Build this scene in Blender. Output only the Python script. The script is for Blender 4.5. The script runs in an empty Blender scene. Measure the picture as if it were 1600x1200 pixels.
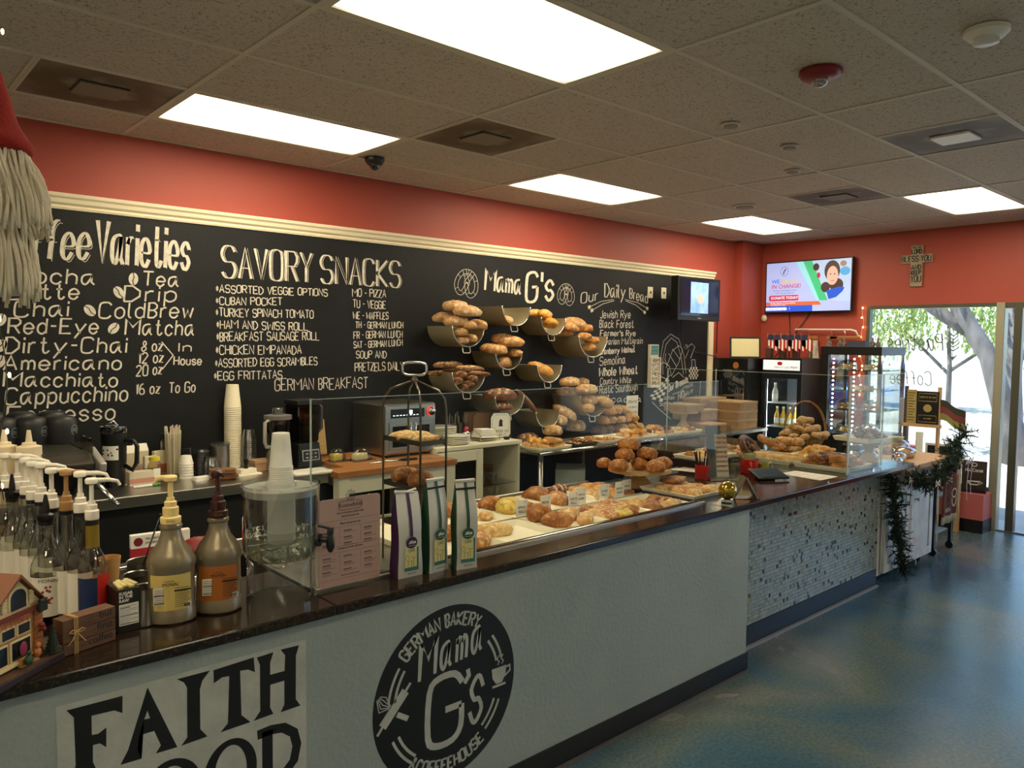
import bpy, bmesh, math, random
from mathutils import Vector, Matrix, noise, Euler
PI = math.pi
C = bpy.context.scene.collection
scn = bpy.context.scene

# ---------------------------------------------------------------- camera, world, sun, exposure
CEIL = 2.846
cam_d = bpy.data.cameras.new('camera'); cam = bpy.data.objects.new('camera', cam_d); C.objects.link(cam)
cam_d.sensor_width = 36.0; cam_d.lens = 36.0 * 1198.58 / 1600.0; cam_d.clip_start = 0.05; cam_d.clip_end = 200
_y, _p, _r = 0.8374, -0.0551, 0.0114
_f = Vector((math.cos(_p)*math.cos(_y), math.cos(_p)*math.sin(_y), math.sin(_p)))
_ri = Vector((math.sin(_y), -math.cos(_y), 0)); _u = _ri.cross(_f)
_r2 = math.cos(_r)*_ri + math.sin(_r)*_u; _u2 = -math.sin(_r)*_ri + math.cos(_r)*_u
_m = Matrix((( _r2.x, _u2.x, -_f.x), (_r2.y, _u2.y, -_f.y), (_r2.z, _u2.z, -_f.z))).to_4x4()
_m.translation = Vector((-1.3025, -4.771, 1.70))
cam.matrix_world = _m
scn.camera = cam
scn.view_settings.view_transform = 'Standard'; scn.view_settings.look = 'None'
scn.view_settings.gamma = 1.0; scn.view_settings.use_curve_mapping = False
scn.view_settings.exposure = 0.70

world = bpy.data.worlds.new('sky_world'); scn.world = world; world.use_nodes = True
wn = world.node_tree; wn.nodes.clear()
_sky = wn.nodes.new('ShaderNodeTexSky'); _sky.sky_type = 'HOSEK_WILKIE'; _sky.turbidity = 3.0
_sky.sun_direction = Vector((-0.35, 0.35, 0.87)).normalized(); _sky.ground_albedo = 0.4
_bg = wn.nodes.new('ShaderNodeBackground'); _bg.inputs['Strength'].default_value = 9.0
_wo = wn.nodes.new('ShaderNodeOutputWorld')
wn.links.new(_sky.outputs[0], _bg.inputs[0]); wn.links.new(_bg.outputs[0], _wo.inputs[0])
sun_d = bpy.data.lights.new('sun', 'SUN'); sun_d.energy = 7.0; sun_d.angle = 0.01; sun_d.color = (1, .97, .92)
sun = bpy.data.objects.new('sun', sun_d); C.objects.link(sun)
sun.rotation_euler = Vector((-0.35, 0.35, 0.87)).to_track_quat('Z', 'Y').to_euler()

LAMP = 11.0          # strength of the fluorescent diffusers
LAMP_COL = (1.0, .86, .60)

# ---------------------------------------------------------------- helpers
def lin(h):
    h = h.lstrip('#'); o = []
    for i in (0, 2, 4):
        c = int(h[i:i+2], 16)/255
        o.append(c/12.92 if c <= .04045 else ((c+.055)/1.055)**2.4)
    return (*o, 1.0)

MATS = {}
def mat(name, col, rough=.5, metal=0., var=None, scale=8., detail=4., bump=0., bscale=60., spec=.5, coat=0.,
        emit=0., trans=0., lo=.35, hi=.65, alpha=None, stretch=None, sss=0.):
    """procedural principled material; var = second colour mixed in by noise"""
    if name in MATS: return MATS[name]
    m = bpy.data.materials.new(name); m.use_nodes = True; MATS[name] = m
    nt = m.node_tree; b = nt.nodes['Principled BSDF']
    c = lin(col) if isinstance(col, str) else (*col[:3], 1)
    b.inputs['Base Color'].default_value = c
    b.inputs['Roughness'].default_value = rough; b.inputs['Metallic'].default_value = metal
    b.inputs['Specular IOR Level'].default_value = spec
    if coat: b.inputs['Coat Weight'].default_value = coat; b.inputs['Coat Roughness'].default_value = .08
    if trans: b.inputs['Transmission Weight'].default_value = trans
    if alpha is not None: b.inputs['Alpha'].default_value = alpha
    if sss: b.inputs['Subsurface Weight'].default_value = sss; b.inputs['Subsurface Radius'].default_value = (.02, .01, .005)
    if emit: b.inputs['Emission Color'].default_value = c; b.inputs['Emission Strength'].default_value = emit
    tc = nt.nodes.new('ShaderNodeTexCoord'); src = tc.outputs['Object']
    if stretch:
        mp = nt.nodes.new('ShaderNodeMapping'); mp.inputs['Scale'].default_value = stretch
        nt.links.new(src, mp.inputs['Vector']); src = mp.outputs['Vector']
    # a little variation of the gloss everywhere
    n0 = nt.nodes.new('ShaderNodeTexNoise'); n0.inputs['Scale'].default_value = scale; n0.inputs['Detail'].default_value = detail
    nt.links.new(src, n0.inputs['Vector'])
    if var:
        r = nt.nodes.new('ShaderNodeValToRGB'); r.color_ramp.elements[0].position = lo; r.color_ramp.elements[1].position = hi
        r.color_ramp.elements[0].color = c; r.color_ramp.elements[1].color = lin(var)
        nt.links.new(n0.outputs['Fac'], r.inputs['Fac']); nt.links.new(r.outputs['Color'], b.inputs['Base Color'])
    if bump:
        n = nt.nodes.new('ShaderNodeTexNoise'); n.inputs['Scale'].default_value = bscale; n.inputs['Detail'].default_value = 3
        nt.links.new(src, n.inputs['Vector'])
        bm = nt.nodes.new('ShaderNodeBump'); bm.inputs['Strength'].default_value = min(1, bump); bm.inputs['Distance'].default_value = .004
        nt.links.new(n.outputs['Fac'], bm.inputs['Height']); nt.links.new(bm.outputs['Normal'], b.inputs['Normal'])
    return m

def glass(name, tint='#ffffff', ior=1.45, rough=.02, gl=1.0):
    """thin pane: tinted see-through mixed with a fresnel reflection"""
    if name in MATS: return MATS[name]
    m = bpy.data.materials.new(name); m.use_nodes = True; MATS[name] = m
    nt = m.node_tree; nt.nodes.clear()
    o = nt.nodes.new('ShaderNodeOutputMaterial'); mx = nt.nodes.new('ShaderNodeMixShader')
    t = nt.nodes.new('ShaderNodeBsdfTransparent'); t.inputs[0].default_value = lin(tint)
    g = nt.nodes.new('ShaderNodeBsdfGlossy'); g.inputs['Roughness'].default_value = rough
    f = nt.nodes.new('ShaderNodeLayerWeight'); f.inputs['Blend'].default_value = .5
    pw = nt.nodes.new('ShaderNodeMath'); pw.operation = 'POWER'; pw.inputs[1].default_value = 4.; nt.links.new(f.outputs['Facing'], pw.inputs[0])
    f0 = ((ior-1)/(ior+1))**2; mr = nt.nodes.new('ShaderNodeMapRange'); mr.inputs[3].default_value = f0; mr.inputs[4].default_value = .9; nt.links.new(pw.outputs[0], mr.inputs[0])
    mm = nt.nodes.new('ShaderNodeMath'); mm.operation = 'MULTIPLY'; mm.inputs[1].default_value = gl
    nt.links.new(mr.outputs[0], mm.inputs[0]); mm.use_clamp = True; nt.links.new(mm.outputs[0], mx.inputs[0])
    nt.links.new(t.outputs[0], mx.inputs[1]); nt.links.new(g.outputs[0], mx.inputs[2]); nt.links.new(mx.outputs[0], o.inputs[0])
    return m

class MB:
    """collects shapes and links them as ONE mesh object"""
    def __init__(s): s.v = []; s.f = []; s.mi = []; s.M = Matrix.Identity(4); s.cur = 0
    def add(s, vs, fs):
        o = len(s.v); s.v += [tuple(s.M @ Vector(p)) for p in vs]
        for f in fs: s.f.append(tuple(i+o for i in f)); s.mi.append(s.cur)
        return s
    def box(s, c, d, rz=0, rx=0, ry=0, taper=1.0):
        x, y, z = d[0]/2, d[1]/2, d[2]/2; t = taper
        R = Euler((rx, ry, rz)).to_matrix()
        vs = [R @ Vector(p) + Vector(c) for p in ((-x,-y,-z),(x,-y,-z),(x,y,-z),(-x,y,-z),(-x*t,-y*t,z),(x*t,-y*t,z),(x*t,y*t,z),(-x*t,y*t,z))]
        return s.add(vs, [(0,3,2,1),(4,5,6,7),(0,1,5,4),(1,2,6,5),(2,3,7,6),(3,0,4,7)])
    def bx(s, x0, x1, y0, y1, z0, z1): return s.box(((x0+x1)/2,(y0+y1)/2,(z0+z1)/2), (abs(x1-x0),abs(y1-y0),abs(z1-z0)))
    def lathe(s, prof, c=(0,0,0), seg=20, ax=None, sx=1., sy=1., cap=True):
        """prof: list of (r, z)"""
        R = Vector((0,0,1)).rotation_difference(Vector(ax)).to_matrix() if ax else Matrix.Identity(3)
        vs = []; fs = []; n = len(prof)
        for r, z in prof:
            for k in range(seg):
                a = 2*PI*k/seg; vs.append(R @ Vector((r*sx*math.cos(a), r*sy*math.sin(a), z)) + Vector(c))
        for i in range(n-1):
            for k in range(seg):
                k2 = (k+1) % seg; fs.append((i*seg+k, i*seg+k2, (i+1)*seg+k2, (i+1)*seg+k))
        if cap:
            if prof[0][0] > 1e-5: fs.append(tuple(range(seg-1, -1, -1)))
            if prof[-1][0] > 1e-5: fs.append(tuple((n-1)*seg+k for k in range(seg)))
        return s.add(vs, fs)
    def cyl(s, p, q, r, seg=12, r2=None):
        p, q = Vector(p), Vector(q); d = q-p
        return s.lathe([(r, 0), (r if r2 is None else r2, d.length)], p, seg, tuple(d) if d.length else None)
    def tube(s, path, r, seg=6, closed=False, flat=1.0):
        P = [Vector(p) for p in path]; n = len(P); rr = r if isinstance(r, (list, tuple)) else [r]*n
        vs = []; fs = []; up = None
        for i in range(n):
            if closed: t = P[(i+1) % n]-P[i-1]
            else: t = P[min(i+1, n-1)]-P[max(i-1, 0)]
            if t.length < 1e-9: t = Vector((0,0,1))
            t.normalize()
            if up is None: up = t.orthogonal().normalized()
            else:
                up = up - t*up.dot(t)
                up = up.normalized() if up.length > 1e-6 else t.orthogonal().normalized()
            w = t.cross(up)
            for k in range(seg):
                a = 2*PI*k/seg; vs.append(P[i]+(up*math.cos(a)*flat+w*math.sin(a))*rr[i])
        m = n if closed else n-1
        for i in range(m):
            j = (i+1) % n
            for k in range(seg):
                k2 = (k+1) % seg; fs.append((i*seg+k, i*seg+k2, j*seg+k2, j*seg+k))
        if not closed:
            fs.append(tuple(range(seg-1, -1, -1))); fs.append(tuple((n-1)*seg+k for k in range(seg)))
        return s.add(vs, fs)
    def ball(s, c, r, seg=12, rings=8, fn=None):
        r = r if isinstance(r, (tuple, list)) else (r, r, r); vs = [Vector((0,0,-1))]; fs = []
        for i in range(1, rings):
            ph = -PI/2+PI*i/rings
            for k in range(seg): a = 2*PI*k/seg; vs.append(Vector((math.cos(ph)*math.cos(a), math.cos(ph)*math.sin(a), math.sin(ph))))
        vs.append(Vector((0,0,1))); N = len(vs)-1
        for k in range(seg):
            k2 = (k+1) % seg; fs.append((0, 1+k2, 1+k)); fs.append((N, N-seg+k, N-seg+k2))
            for i in range(rings-2): a = 1+i*seg; fs.append((a+k, a+k2, a+seg+k2, a+seg+k))
        out = []
        for p in vs:
            q = fn(p) if fn else p
            out.append(Vector((q.x*r[0]+c[0], q.y*r[1]+c[1], q.z*r[2]+c[2])))
        return s.add(out, fs)
    def prism(s, pts, h, axis='z', at=0.):
        """2-D outline extruded by h; axis is the extrusion axis, at its start"""
        n = len(pts)
        def P(a, b, k):
            return (a, b, k) if axis == 'z' else ((a, k, b) if axis == 'y' else (k, a, b))
        vs = [P(a, b, at) for a, b in pts]+[P(a, b, at+h) for a, b in pts]
        fs = [tuple(range(n-1, -1, -1)), tuple(range(n, 2*n))]+[(i, (i+1) % n, n+(i+1) % n, n+i) for i in range(n)]
        return s.add(vs, fs)
    def ribbon(s, pts, w, y=0., a=0., closed=False):
        """flat stroke in the local XZ plane (facing -Y); a = extra width on steep strokes"""
        n = len(pts)
        if n < 2: return s
        P = [Vector((p[0], p[1])) for p in pts]; L = []; R = []
        for i in range(n):
            if closed: t = P[(i+1) % n]-P[i-1]
            else: t = P[min(i+1, n-1)]-P[max(i-1, 0)]
            if t.length < 1e-9: t = Vector((1, 0))
            t.normalize(); q = Vector((-t.y, t.x)); k = 1.
            if 0 < i < n-1:
                t1 = (P[i]-P[i-1]); t2 = (P[i+1]-P[i])
                if t1.length > 1e-9 and t2.length > 1e-9:
                    k = min(1.6, 1/max(.35, math.cos(t1.angle(t2)/2)))
            ww = (w + a*abs(t.y)**1.5)/2*k
            L.append(P[i]+q*ww); R.append(P[i]-q*ww)
        vs = [(p.x, y, p.y) for p in L]+[(p.x, y, p.y) for p in R]
        fs = [(i, n+i, n+(i+1) % n, (i+1) % n) for i in range(n if closed else n-1)]
        return s.add(vs, fs)
    def build(s, name, mats, parent=None, smooth=None, bevel=0., kind=None, label=None, loc=None, subd=0, solid=0.):
        me = bpy.data.meshes.new(name); me.from_pydata(s.v, [], s.f)
        ms = mats if isinstance(mats, (list, tuple)) else [mats]
        for m in ms: me.materials.append(m)
        if len(ms) > 1: me.polygons.foreach_set('material_index', s.mi)
        me.update()
        if smooth:
            me.polygons.foreach_set('use_smooth', [True]*len(me.polygons))
            if smooth is not True: me.set_sharp_from_angle(angle=math.radians(smooth))
        o = bpy.data.objects.new(name, me); C.objects.link(o)
        if parent: o.parent = parent
        if loc: o.location = loc
        if solid:
            md = o.modifiers.new('thickness', 'SOLIDIFY'); md.thickness = solid; md.offset = 0
        if bevel:
            md = o.modifiers.new('bevel', 'BEVEL'); md.width = bevel; md.segments = 2; md.limit_method = 'ANGLE'
        if subd:
            md = o.modifiers.new('subdivision', 'SUBSURF'); md.levels = subd; md.render_levels = subd
        if kind: o['kind'] = kind
        if label: o['label'] = label
        return o

def thing(name, label, cat, loc=(0,0,0), rz=0., group=None):
    o = bpy.data.objects.new(name, None); C.objects.link(o); o.empty_display_size = .1
    o.location = loc; o.rotation_euler = (0, 0, rz); o['label'] = label; o['category'] = cat
    if group: o['group'] = group
    return o
def tag(o, label, cat, group=None):
    o['label'] = label; o['category'] = cat
    if group: o['group'] = group
    return o
def kids(o): return [c for c in C.objects if c.parent == o]
def dup(root, loc, rz=None, label=None, group=None, scale=None, kinds=None):
    def cp(o, par):
        c = o.copy(); C.objects.link(c); c.parent = par
        for k in TREE.get(o.name, []): cp(k, c)
        return c
    r = cp(root, None); r.location = loc
    if rz is not None: r.rotation_euler = (0, 0, rz) if isinstance(rz, (int, float)) else rz
    if label: r['label'] = label
    if group: r['group'] = group
    if scale: r.scale = (scale,)*3 if isinstance(scale, (int, float)) else scale
    return r
TREE = {}
def proto(root):
    """remember a thing's parts so that copies can be made without searching the scene"""
    def rec(o):
        ch = [c for c in C.objects if c.parent == o]; TREE[o.name] = ch
        for c in ch: rec(c)
    rec(root); return root
def rnd(seed): return random.Random(seed)

# ---------------------------------------------------------------- hand lettering (single-stroke letters, base 2, caps 8, x-height 6)
G = {
'A':'02 28 42|14 34','B':'02 08 28 37 36 25 05|25 34 33 22 02','C':'~47 38 18 07 03 12 32 43','D':'02 08 28 46 44 22 02','E':'42 02 08 48|05 35',
'F':'02 08 48|05 35','G':'~47 38 18 07 03 12 32 43 45|45 25','H':'02 08|42 48|05 45','I':'02 08','J':'~38 33 22 12 03','K':'02 08|48 05 42',
'L':'08 02 42','M':'02 08 35 68 62','N':'02 08 42 48','O':'~18 07 03 12 32 43 47 38 18','P':'02 08 38 47 46 35 05','Q':'~18 07 03 12 32 43 47 38 18|33 51',
'R':'02 08 38 47 46 35 05|25 42','S':'~47 38 18 07 06 15 35 44 43 32 12 03','T':'08 48|28 22','U':'~08 03 12 32 43 48','V':'08 22 48','W':'08 12 36 52 68',
'X':'02 48|08 42','Y':'08 25 48|25 22','Z':'08 48 02 42',
'a':'~36 16 05 03 12 23 36|36 33 42','b':'08 02|~04 16 26 35 33 22 12 03','c':'~35 26 16 05 03 12 22 33','d':'38 32|~35 26 16 05 03 12 22 33',
'e':'~04 34 35 26 16 05 03 12 22 33','f':'~38 28 17 15 12|05 25','g':'~36 16 05 04 13 23 35|~36 31 20 10 01','h':'08 02|~05 16 26 35 32',
'i':'06 02|07 08','j':'~16 11 00|17 18','k':'08 02|36 04 32','l':'~08 03 12','m':'06 02|~05 16 25 22|~25 36 45 42','n':'06 02|~05 16 26 35 32',
'o':'~16 05 03 12 22 33 35 26 16','p':'06 00|~05 16 26 35 33 22 12 03','q':'36 30|~35 26 16 05 03 12 22 33','r':'06 02|~05 16 26',
's':'~35 26 16 05 14 24 33 22 12 03','t':'~18 13 22 33|06 26','u':'~06 03 12 22 33|36 32','v':'06 22 46','w':'06 12 25 32 46','x':'06 32|36 02',
'y':'06 22|46 00','z':'06 36 02 32','-':'05 25','*':'04 26|06 24|13 17|05 25','\'':'08 06','.':'02 03','!':'08 04|02 03','&':'~42 17 18 28 27 04 03 12 22 44',
'0':'~18 07 03 12 32 43 47 38 18','1':'07 18 12','2':'~07 18 38 47 46 02|02 42','6':'~38 17 04 12 32 43 35 15 04','8':'~28 17 16 25 34 33 12 03 04 25 36 37 28','>':'08 35 02',
}
def glyph(ch, ang=False):
    out = []
    for st in G.get(ch, '').split('|'):
        if not st: continue
        sm = st[0] == '~'; pts = [(int(q[0]), int(q[1])) for q in st.lstrip('~').split()]
        if sm and not ang:
            P = pts; n = len(P); cl = P[0] == P[-1]; r = []
            for i in range(n-1):
                p0 = P[i-1] if i else (P[-2] if cl else P[0]); p1, p2 = P[i], P[i+1]; p3 = P[i+2] if i+2 < n else (P[1] if cl else P[-1])
                for k in range(3):
                    t = k/3
                    r.append(tuple(.5*(2*p1[d]+(p2[d]-p0[d])*t+(2*p0[d]-5*p1[d]+4*p2[d]-p3[d])*t*t+(3*p1[d]-p0[d]-3*p2[d]+p3[d])*t**3) for d in (0, 1)))
            r.append(P[-1]); pts = r
        out.append(pts)
    return out
def text_strokes(txt, ang=False, space=1.6, sp_w=3.2):
    x = 0.; out = []
    for ch in txt:
        if ch == ' ': x += sp_w; continue
        g = glyph(ch, ang)
        if not g: x += sp_w; continue
        w = max(p[0] for s in g for p in s)
        out.append((x, w, g)); x += w+space
    return out, x-space
def letter(mb, txt, x0, z0, x1, z1, h, w=.006, ang=False, slant=0., a=0., y=0., jit=0., seed=1, space=1.6):
    """lettering from (x0,z0) to (x1,z1) along its base, capitals h high, on the local XZ plane"""
    st, W = text_strokes(txt, ang, space); R = rnd(seed); L = math.hypot(x1-x0, z1-z0); sx = L/max(W, 1); sy = h/6
    ca, sa = (x1-x0)/L, (z1-z0)/L
    for gx, gw, g in st:
        jy = R.uniform(-1, 1)*jit; jr = R.uniform(-1, 1)*jit*.3
        for s in g:
            pts = []
            for px, py in s:
                u = (gx+px+(py-2)*slant*sy/sx*1. + jr*(py-5)*.3)*sx; v = (py-2+jy)*sy
                pts.append((x0+u*ca-v*sa*0, z0+u*sa+v))
            mb.ribbon(pts, w, y, a)
    return mb
def arc_text(mb, txt, cx, cz, r, a0, a1, h, w, inward=False, y=0., a=0., ang=True):
    """lettering along an arc, angles in degrees"""
    st, W = text_strokes(txt, ang)
    a0, a1 = math.radians(a0), math.radians(a1)
    for gx, gw, g in st:
        for s in g:
            pts = []
            for px, py in s:
                t = a0+(a1-a0)*(gx+px)/W; rr = r+(py-2)/6*h*(-1 if inward else 1)
                pts.append((cx+rr*math.cos(t), cz+rr*math.sin(t)))
            mb.ribbon(pts, w, y, a)
    return mb
def print_text(name, txt, m, parent, loc, size, rot=(PI/2, 0, 0), align='LEFT', ext=.0003, shear=0., bold=0., label=None, sx=1.):
    """printed lettering with the built-in typeface, converted to a mesh"""
    cu = bpy.data.curves.new('lettering', 'FONT'); cu.body = txt; cu.size = size; cu.align_x = align; cu.extrude = ext; cu.shear = shear; cu.offset = bold
    cu.resolution_u = 2
    t = bpy.data.objects.new('lettering_curve', cu); C.objects.link(t)
    dg = bpy.context.evaluated_depsgraph_get(); me = bpy.data.meshes.new_from_object(t.evaluated_get(dg))
    bpy.data.objects.remove(t); bpy.data.curves.remove(cu)
    me.materials.clear(); me.materials.append(m); me.name = name
    o = bpy.data.objects.new(name, me); C.objects.link(o); o.parent = parent; o.location = loc; o.rotation_euler = rot; o.scale = (sx, 1, 1)
    if label: o['label'] = label
    return o

# ---------------------------------------------------------------- materials
M_orange = mat('coral_paint', '#a94838', .55, bump=.25, bscale=90)
M_pink = mat('pink_paint', '#c96a68', .6, bump=.2, bscale=90)
M_black = mat('chalk_paint', '#0c0d10', .58, var='#121417', scale=3, spec=.35, bump=.6, bscale=140)
M_chalk = mat('chalk_white', '#e9e3d2', .8, var='#cfc8b8', scale=30)
M_cream = mat('cream_trim', '#efe3c4', .45)
M_grey = mat('grey_wall_paint', '#929d9d', .5, bump=.9, bscale=55, var='#99a3a2', scale=3)
M_blackp = mat('black_paint', '#0c0e10', .5)
M_blackpl = mat('black_plastic', '#101113', .35)
M_whitep = mat('faded_white_paint', '#b9bcb6', .7, var='#a9aca6', scale=10, bump=.6, bscale=70)
M_granite = mat('dark_granite', '#1a1410', .12, var='#3d2c1e', scale=90, detail=8, lo=.45, hi=.75)
M_steel = mat('brushed_steel', '#b9b6ae', .28, 1.0, stretch=(1, 1, 30), bump=.08, bscale=40)
M_chrome = mat('chrome', '#d8d8d8', .08, 1.0)
M_brass = mat('warm_steel', '#bdb18f', .38, .65)
M_white = mat('white_plastic', '#ece8dc', .4)
M_china = mat('white_china', '#eeeadd', .2)
M_paper = mat('paper', '#efece2', .7)
M_cream2 = mat('cream_laminate', '#e8e0c8', .4)
M_wood = mat('butcher_block', '#b5773f', .4, var='#9a6031', scale=4, stretch=(3, 40, 40))
M_woodd = mat('dark_wood', '#5d3f2b', .55, var='#3c281b', scale=5, stretch=(3, 30, 30))
M_woodl = mat('pale_wood', '#c9a673', .5, var='#b58e5b', scale=5, stretch=(4, 40, 40))
M_kraft = mat('kraft_board', '#a98766', .8, var='#9c7a59', scale=20)
M_red = mat('red_gloss', '#b3201c', .3)
M_glass = glass('clear_glass', '#f4f7f5')
M_acryl = glass('clear_acrylic', '#eef0ec', 1.6, .04, 1.6)
M_tubbg = glass('frosted_cup', '#dfe0dc', 1.9, .25, 2.0)
M_tile = mat('acoustic_tile', '#c8bcae', .9)
def _tile_nodes():
    nt = M_tile.node_tree; b = nt.nodes['Principled BSDF']
    tc = nt.nodes.new('ShaderNodeTexCoord')
    geo = nt.nodes.new('ShaderNodeNewGeometry')
    n = nt.nodes.new('ShaderNodeTexNoise'); n.inputs['Scale'].default_value = 75; n.inputs['Detail'].default_value = 2; n.inputs['Distortion'].default_value = 1.2
    nt.links.new(geo.outputs['Position'], n.inputs['Vector'])
    r = nt.nodes.new('ShaderNodeValToRGB'); r.color_ramp.elements[0].position = .36; r.color_ramp.elements[1].position = .44
    r.color_ramp.elements[0].color = lin('#958d7c'); r.color_ramp.elements[1].color = lin('#c8bcae')
    nt.links.new(n.outputs['Fac'], r.inputs['Fac']); nt.links.new(r.outputs['Color'], b.inputs['Base Color'])
    bm = nt.nodes.new('ShaderNodeBump'); bm.inputs['Strength'].default_value = .5; bm.inputs['Distance'].default_value = .003
    nt.links.new(r.outputs['Color'], bm.inputs['Height']); nt.links.new(bm.outputs['Normal'], b.inputs['Normal'])
_tile_nodes()
M_tee = mat('cream_grid', '#cfc6b4', .6)
def floor_mat():
    m = mat('stained_concrete', '#2c4450', .16, coat=.0); nt = m.node_tree; b = nt.nodes['Principled BSDF']
    geo = nt.nodes.new('ShaderNodeNewGeometry')
    a = nt.nodes.new('ShaderNodeTexNoise'); a.inputs['Scale'].default_value = .9; a.inputs['Detail'].default_value = 6; a.inputs['Distortion'].default_value = .6
    c = nt.nodes.new('ShaderNodeTexNoise'); c.inputs['Scale'].default_value = 60; c.inputs['Detail'].default_value = 4
    r = nt.nodes.new('ShaderNodeValToRGB'); e = r.color_ramp.elements
    e[0].position = .30; e[0].color = lin('#24485f'); e[1].position = .72; e[1].color = lin('#7b7a72')
    x = e.new(.46); x.color = lin('#436070'); x = e.new(.58); x.color = lin('#5a6865')
    nt.links.new(geo.outputs['Position'], a.inputs['Vector']); nt.links.new(geo.outputs['Position'], c.inputs['Vector'])
    nt.links.new(a.outputs['Fac'], r.inputs['Fac'])
    mx = nt.nodes.new('ShaderNodeMix'); mx.data_type = 'RGBA'; mx.blend_type = 'OVERLAY'; mx.inputs[0].default_value = .55
    nt.links.new(r.outputs['Color'], mx.inputs[6]); nt.links.new(c.outputs['Fac'], mx.inputs[7]); nt.links.new(mx.outputs[2], b.inputs['Base Color'])
    rr = nt.nodes.new('ShaderNodeMapRange'); rr.inputs[3].default_value = .14; rr.inputs[4].default_value = .34
    nt.links.new(a.outputs['Fac'], rr.inputs[0]); nt.links.new(rr.outputs[0], b.inputs['Roughness'])
    bm = nt.nodes.new('ShaderNodeBump'); bm.inputs['Strength'].default_value = .25; bm.inputs['Distance'].default_value = .002
    nt.links.new(c.outputs['Fac'], bm.inputs['Height']); nt.links.new(bm.outputs['Normal'], b.inputs['Normal'])
    return m
M_floor = floor_mat()

# ================================================================ THE SETTING
XW, XL, YF = 6.76, -3.4, -8.6         # far wall, left wall, wall behind the camera; the chalkboard wall is at Y = 0
def struct(name, mb, m, parent=None, **k):
    o = mb.build(name, m, parent, **k)
    if parent is None: o['kind'] = 'structure'
    return o
# floor with sawn control joints: slabs of polished concrete
fl = bpy.data.objects.new('floor', None); C.objects.link(fl); fl['kind'] = 'structure'
for i, (x0, x1) in enumerate(((XL, .2), (.2, 3.9), (3.9, XW+.1))):
    for j, (y0, y1) in enumerate(((YF, -4.15), (-4.15, .0))):
        MB().bx(x0+.002, x1-.002, y0+.002, y1-.002, -.1, 0).build('floor_slab', M_floor, fl, bevel=.002)
MB().bx(XL, XW, YF, 0, -.12, -.101).build('joint_filler', mat('joint_dark', '#15191c', .8), fl)
# walls
struct('wall_back', MB().bx(XL, XW+.1, 0, .12, 0, CEIL+.1), M_orange)
struct('trim_1', MB().bx(6.33, XW, -.10, -.0005, 0, CEIL), M_orange)           # boxed-in corner post
M_cw = mat('cream_wall_paint', '#d9d3c4', .6)
struct('wall_left', MB().bx(XL-.12, XL, YF, .12, 0, CEIL+.1), M_cw)
# far wall: solid by the corner, knee wall under the window, lintel above window and door
KN = .355; WT = 2.11; WY0, WY1 = -1.30, -2.52; DY0, DY1 = -2.66, -3.62
w = MB().bx(XW, XW+.12, WY0, .12, 0, CEIL+.1).bx(XW, XW+.12, DY1, WY0, WT, CEIL+.1).bx(XW, XW+.12, YF, DY1, WT, CEIL+.1).bx(XW, XW+.12, YF, DY1-.001, 0, .355).bx(XW, XW+.12, YF, -8.4, .355, WT)
w.bx(XW, XW+.12, -5.28, -5.2, .355, WT).bx(XW, XW+.12, -6.93, -6.85, .355, WT).bx(XW, XW+.12, DY1-.06, DY1, .355, WT)
struct('wall_far', w, M_orange)
kn = struct('wall_window', MB().bx(XW-.26, XW+.12, WY1, WY0, 0, KN), M_pink, bevel=.004)
MB().bx(XW-.262, XW-.25, WY1-.002, WY0, 0, .12).bx(XW-.262, XW, WY1-.004, WY1, 0, .12).build('baseboard', M_blackpl, kn)
struct('wall_front', MB().bx(XL, XW+.12, YF-.12, YF, 0, CEIL+.1), M_cw)
M_alu = mat('bronze_aluminium', '#5b5a4c', .4, .5)
M_alul = mat('light_aluminium', '#a9a692', .4, .4)
n = 2
for y0, y1 in ((-5.2, DY1-.06), (-6.85, -5.28), (-8.4, -6.93)):      # the shop front goes on along the same wall
    wd = bpy.data.objects.new('window_%d' % n, None); C.objects.link(wd); wd['kind'] = 'structure'; n += 1
    f = MB()
    for a, b in ((y0, y0+.05), (y1-.05, y1)): f.bx(XW+.01, XW+.08, a, b, .355, WT)
    f.bx(XW+.01, XW+.08, y0+.05, y1-.05, .355, .405).bx(XW+.01, XW+.08, y0+.05, y1-.05, WT-.05, WT)
    f.build('window_frame', M_alu, wd)
    MB().bx(XW+.04, XW+.046, y0+.05, y1-.05, .405, WT-.05).build('pane', M_glass, wd)
# window by the door
wd = bpy.data.objects.new('window_1', None); C.objects.link(wd); wd['kind'] = 'structure'
f = MB().bx(XW+.0, XW+.07, WY0-.035, WY0, KN, WT).bx(XW, XW+.07, WY1+.035, WY0-.035, WT-.035, WT).bx(XW, XW+.07, WY1+.035, WY0-.035, KN, KN+.03)
f.build('window_frame', M_alu, wd)
MB().bx(XW-.02, XW+.09, WY1-.035, WY1+.035, 0, WT).build('mullion', M_alul, wd, bevel=.004)
MB().bx(XW+.03, XW+.036, WY1+.035, WY0-.035, KN+.03, WT-.035).build('pane', M_glass, wd)
# back-to-front lettering on the pane, read from outside
M_win = mat('window_lettering', '#6d7176', .7)
lt = MB()
def mirror_text(mb, txt, y0, y1, z, h, w):
    st, W = text_strokes(txt)
    for gx, gw, g in st:
        for s in g:
            pts = [(-(y0+(y1-y0)*(gx+px+(py-2)*.15)/W), z+(py-2)/6*h) for px, py in s]
            mb.ribbon(pts, w, 0)
mirror_text(lt, 'Pastries', -2.03, -1.52, 1.66, .16, .012)
mirror_text(lt, 'Coffee', -1.94, -1.55, 1.32, .13, .008)
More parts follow.
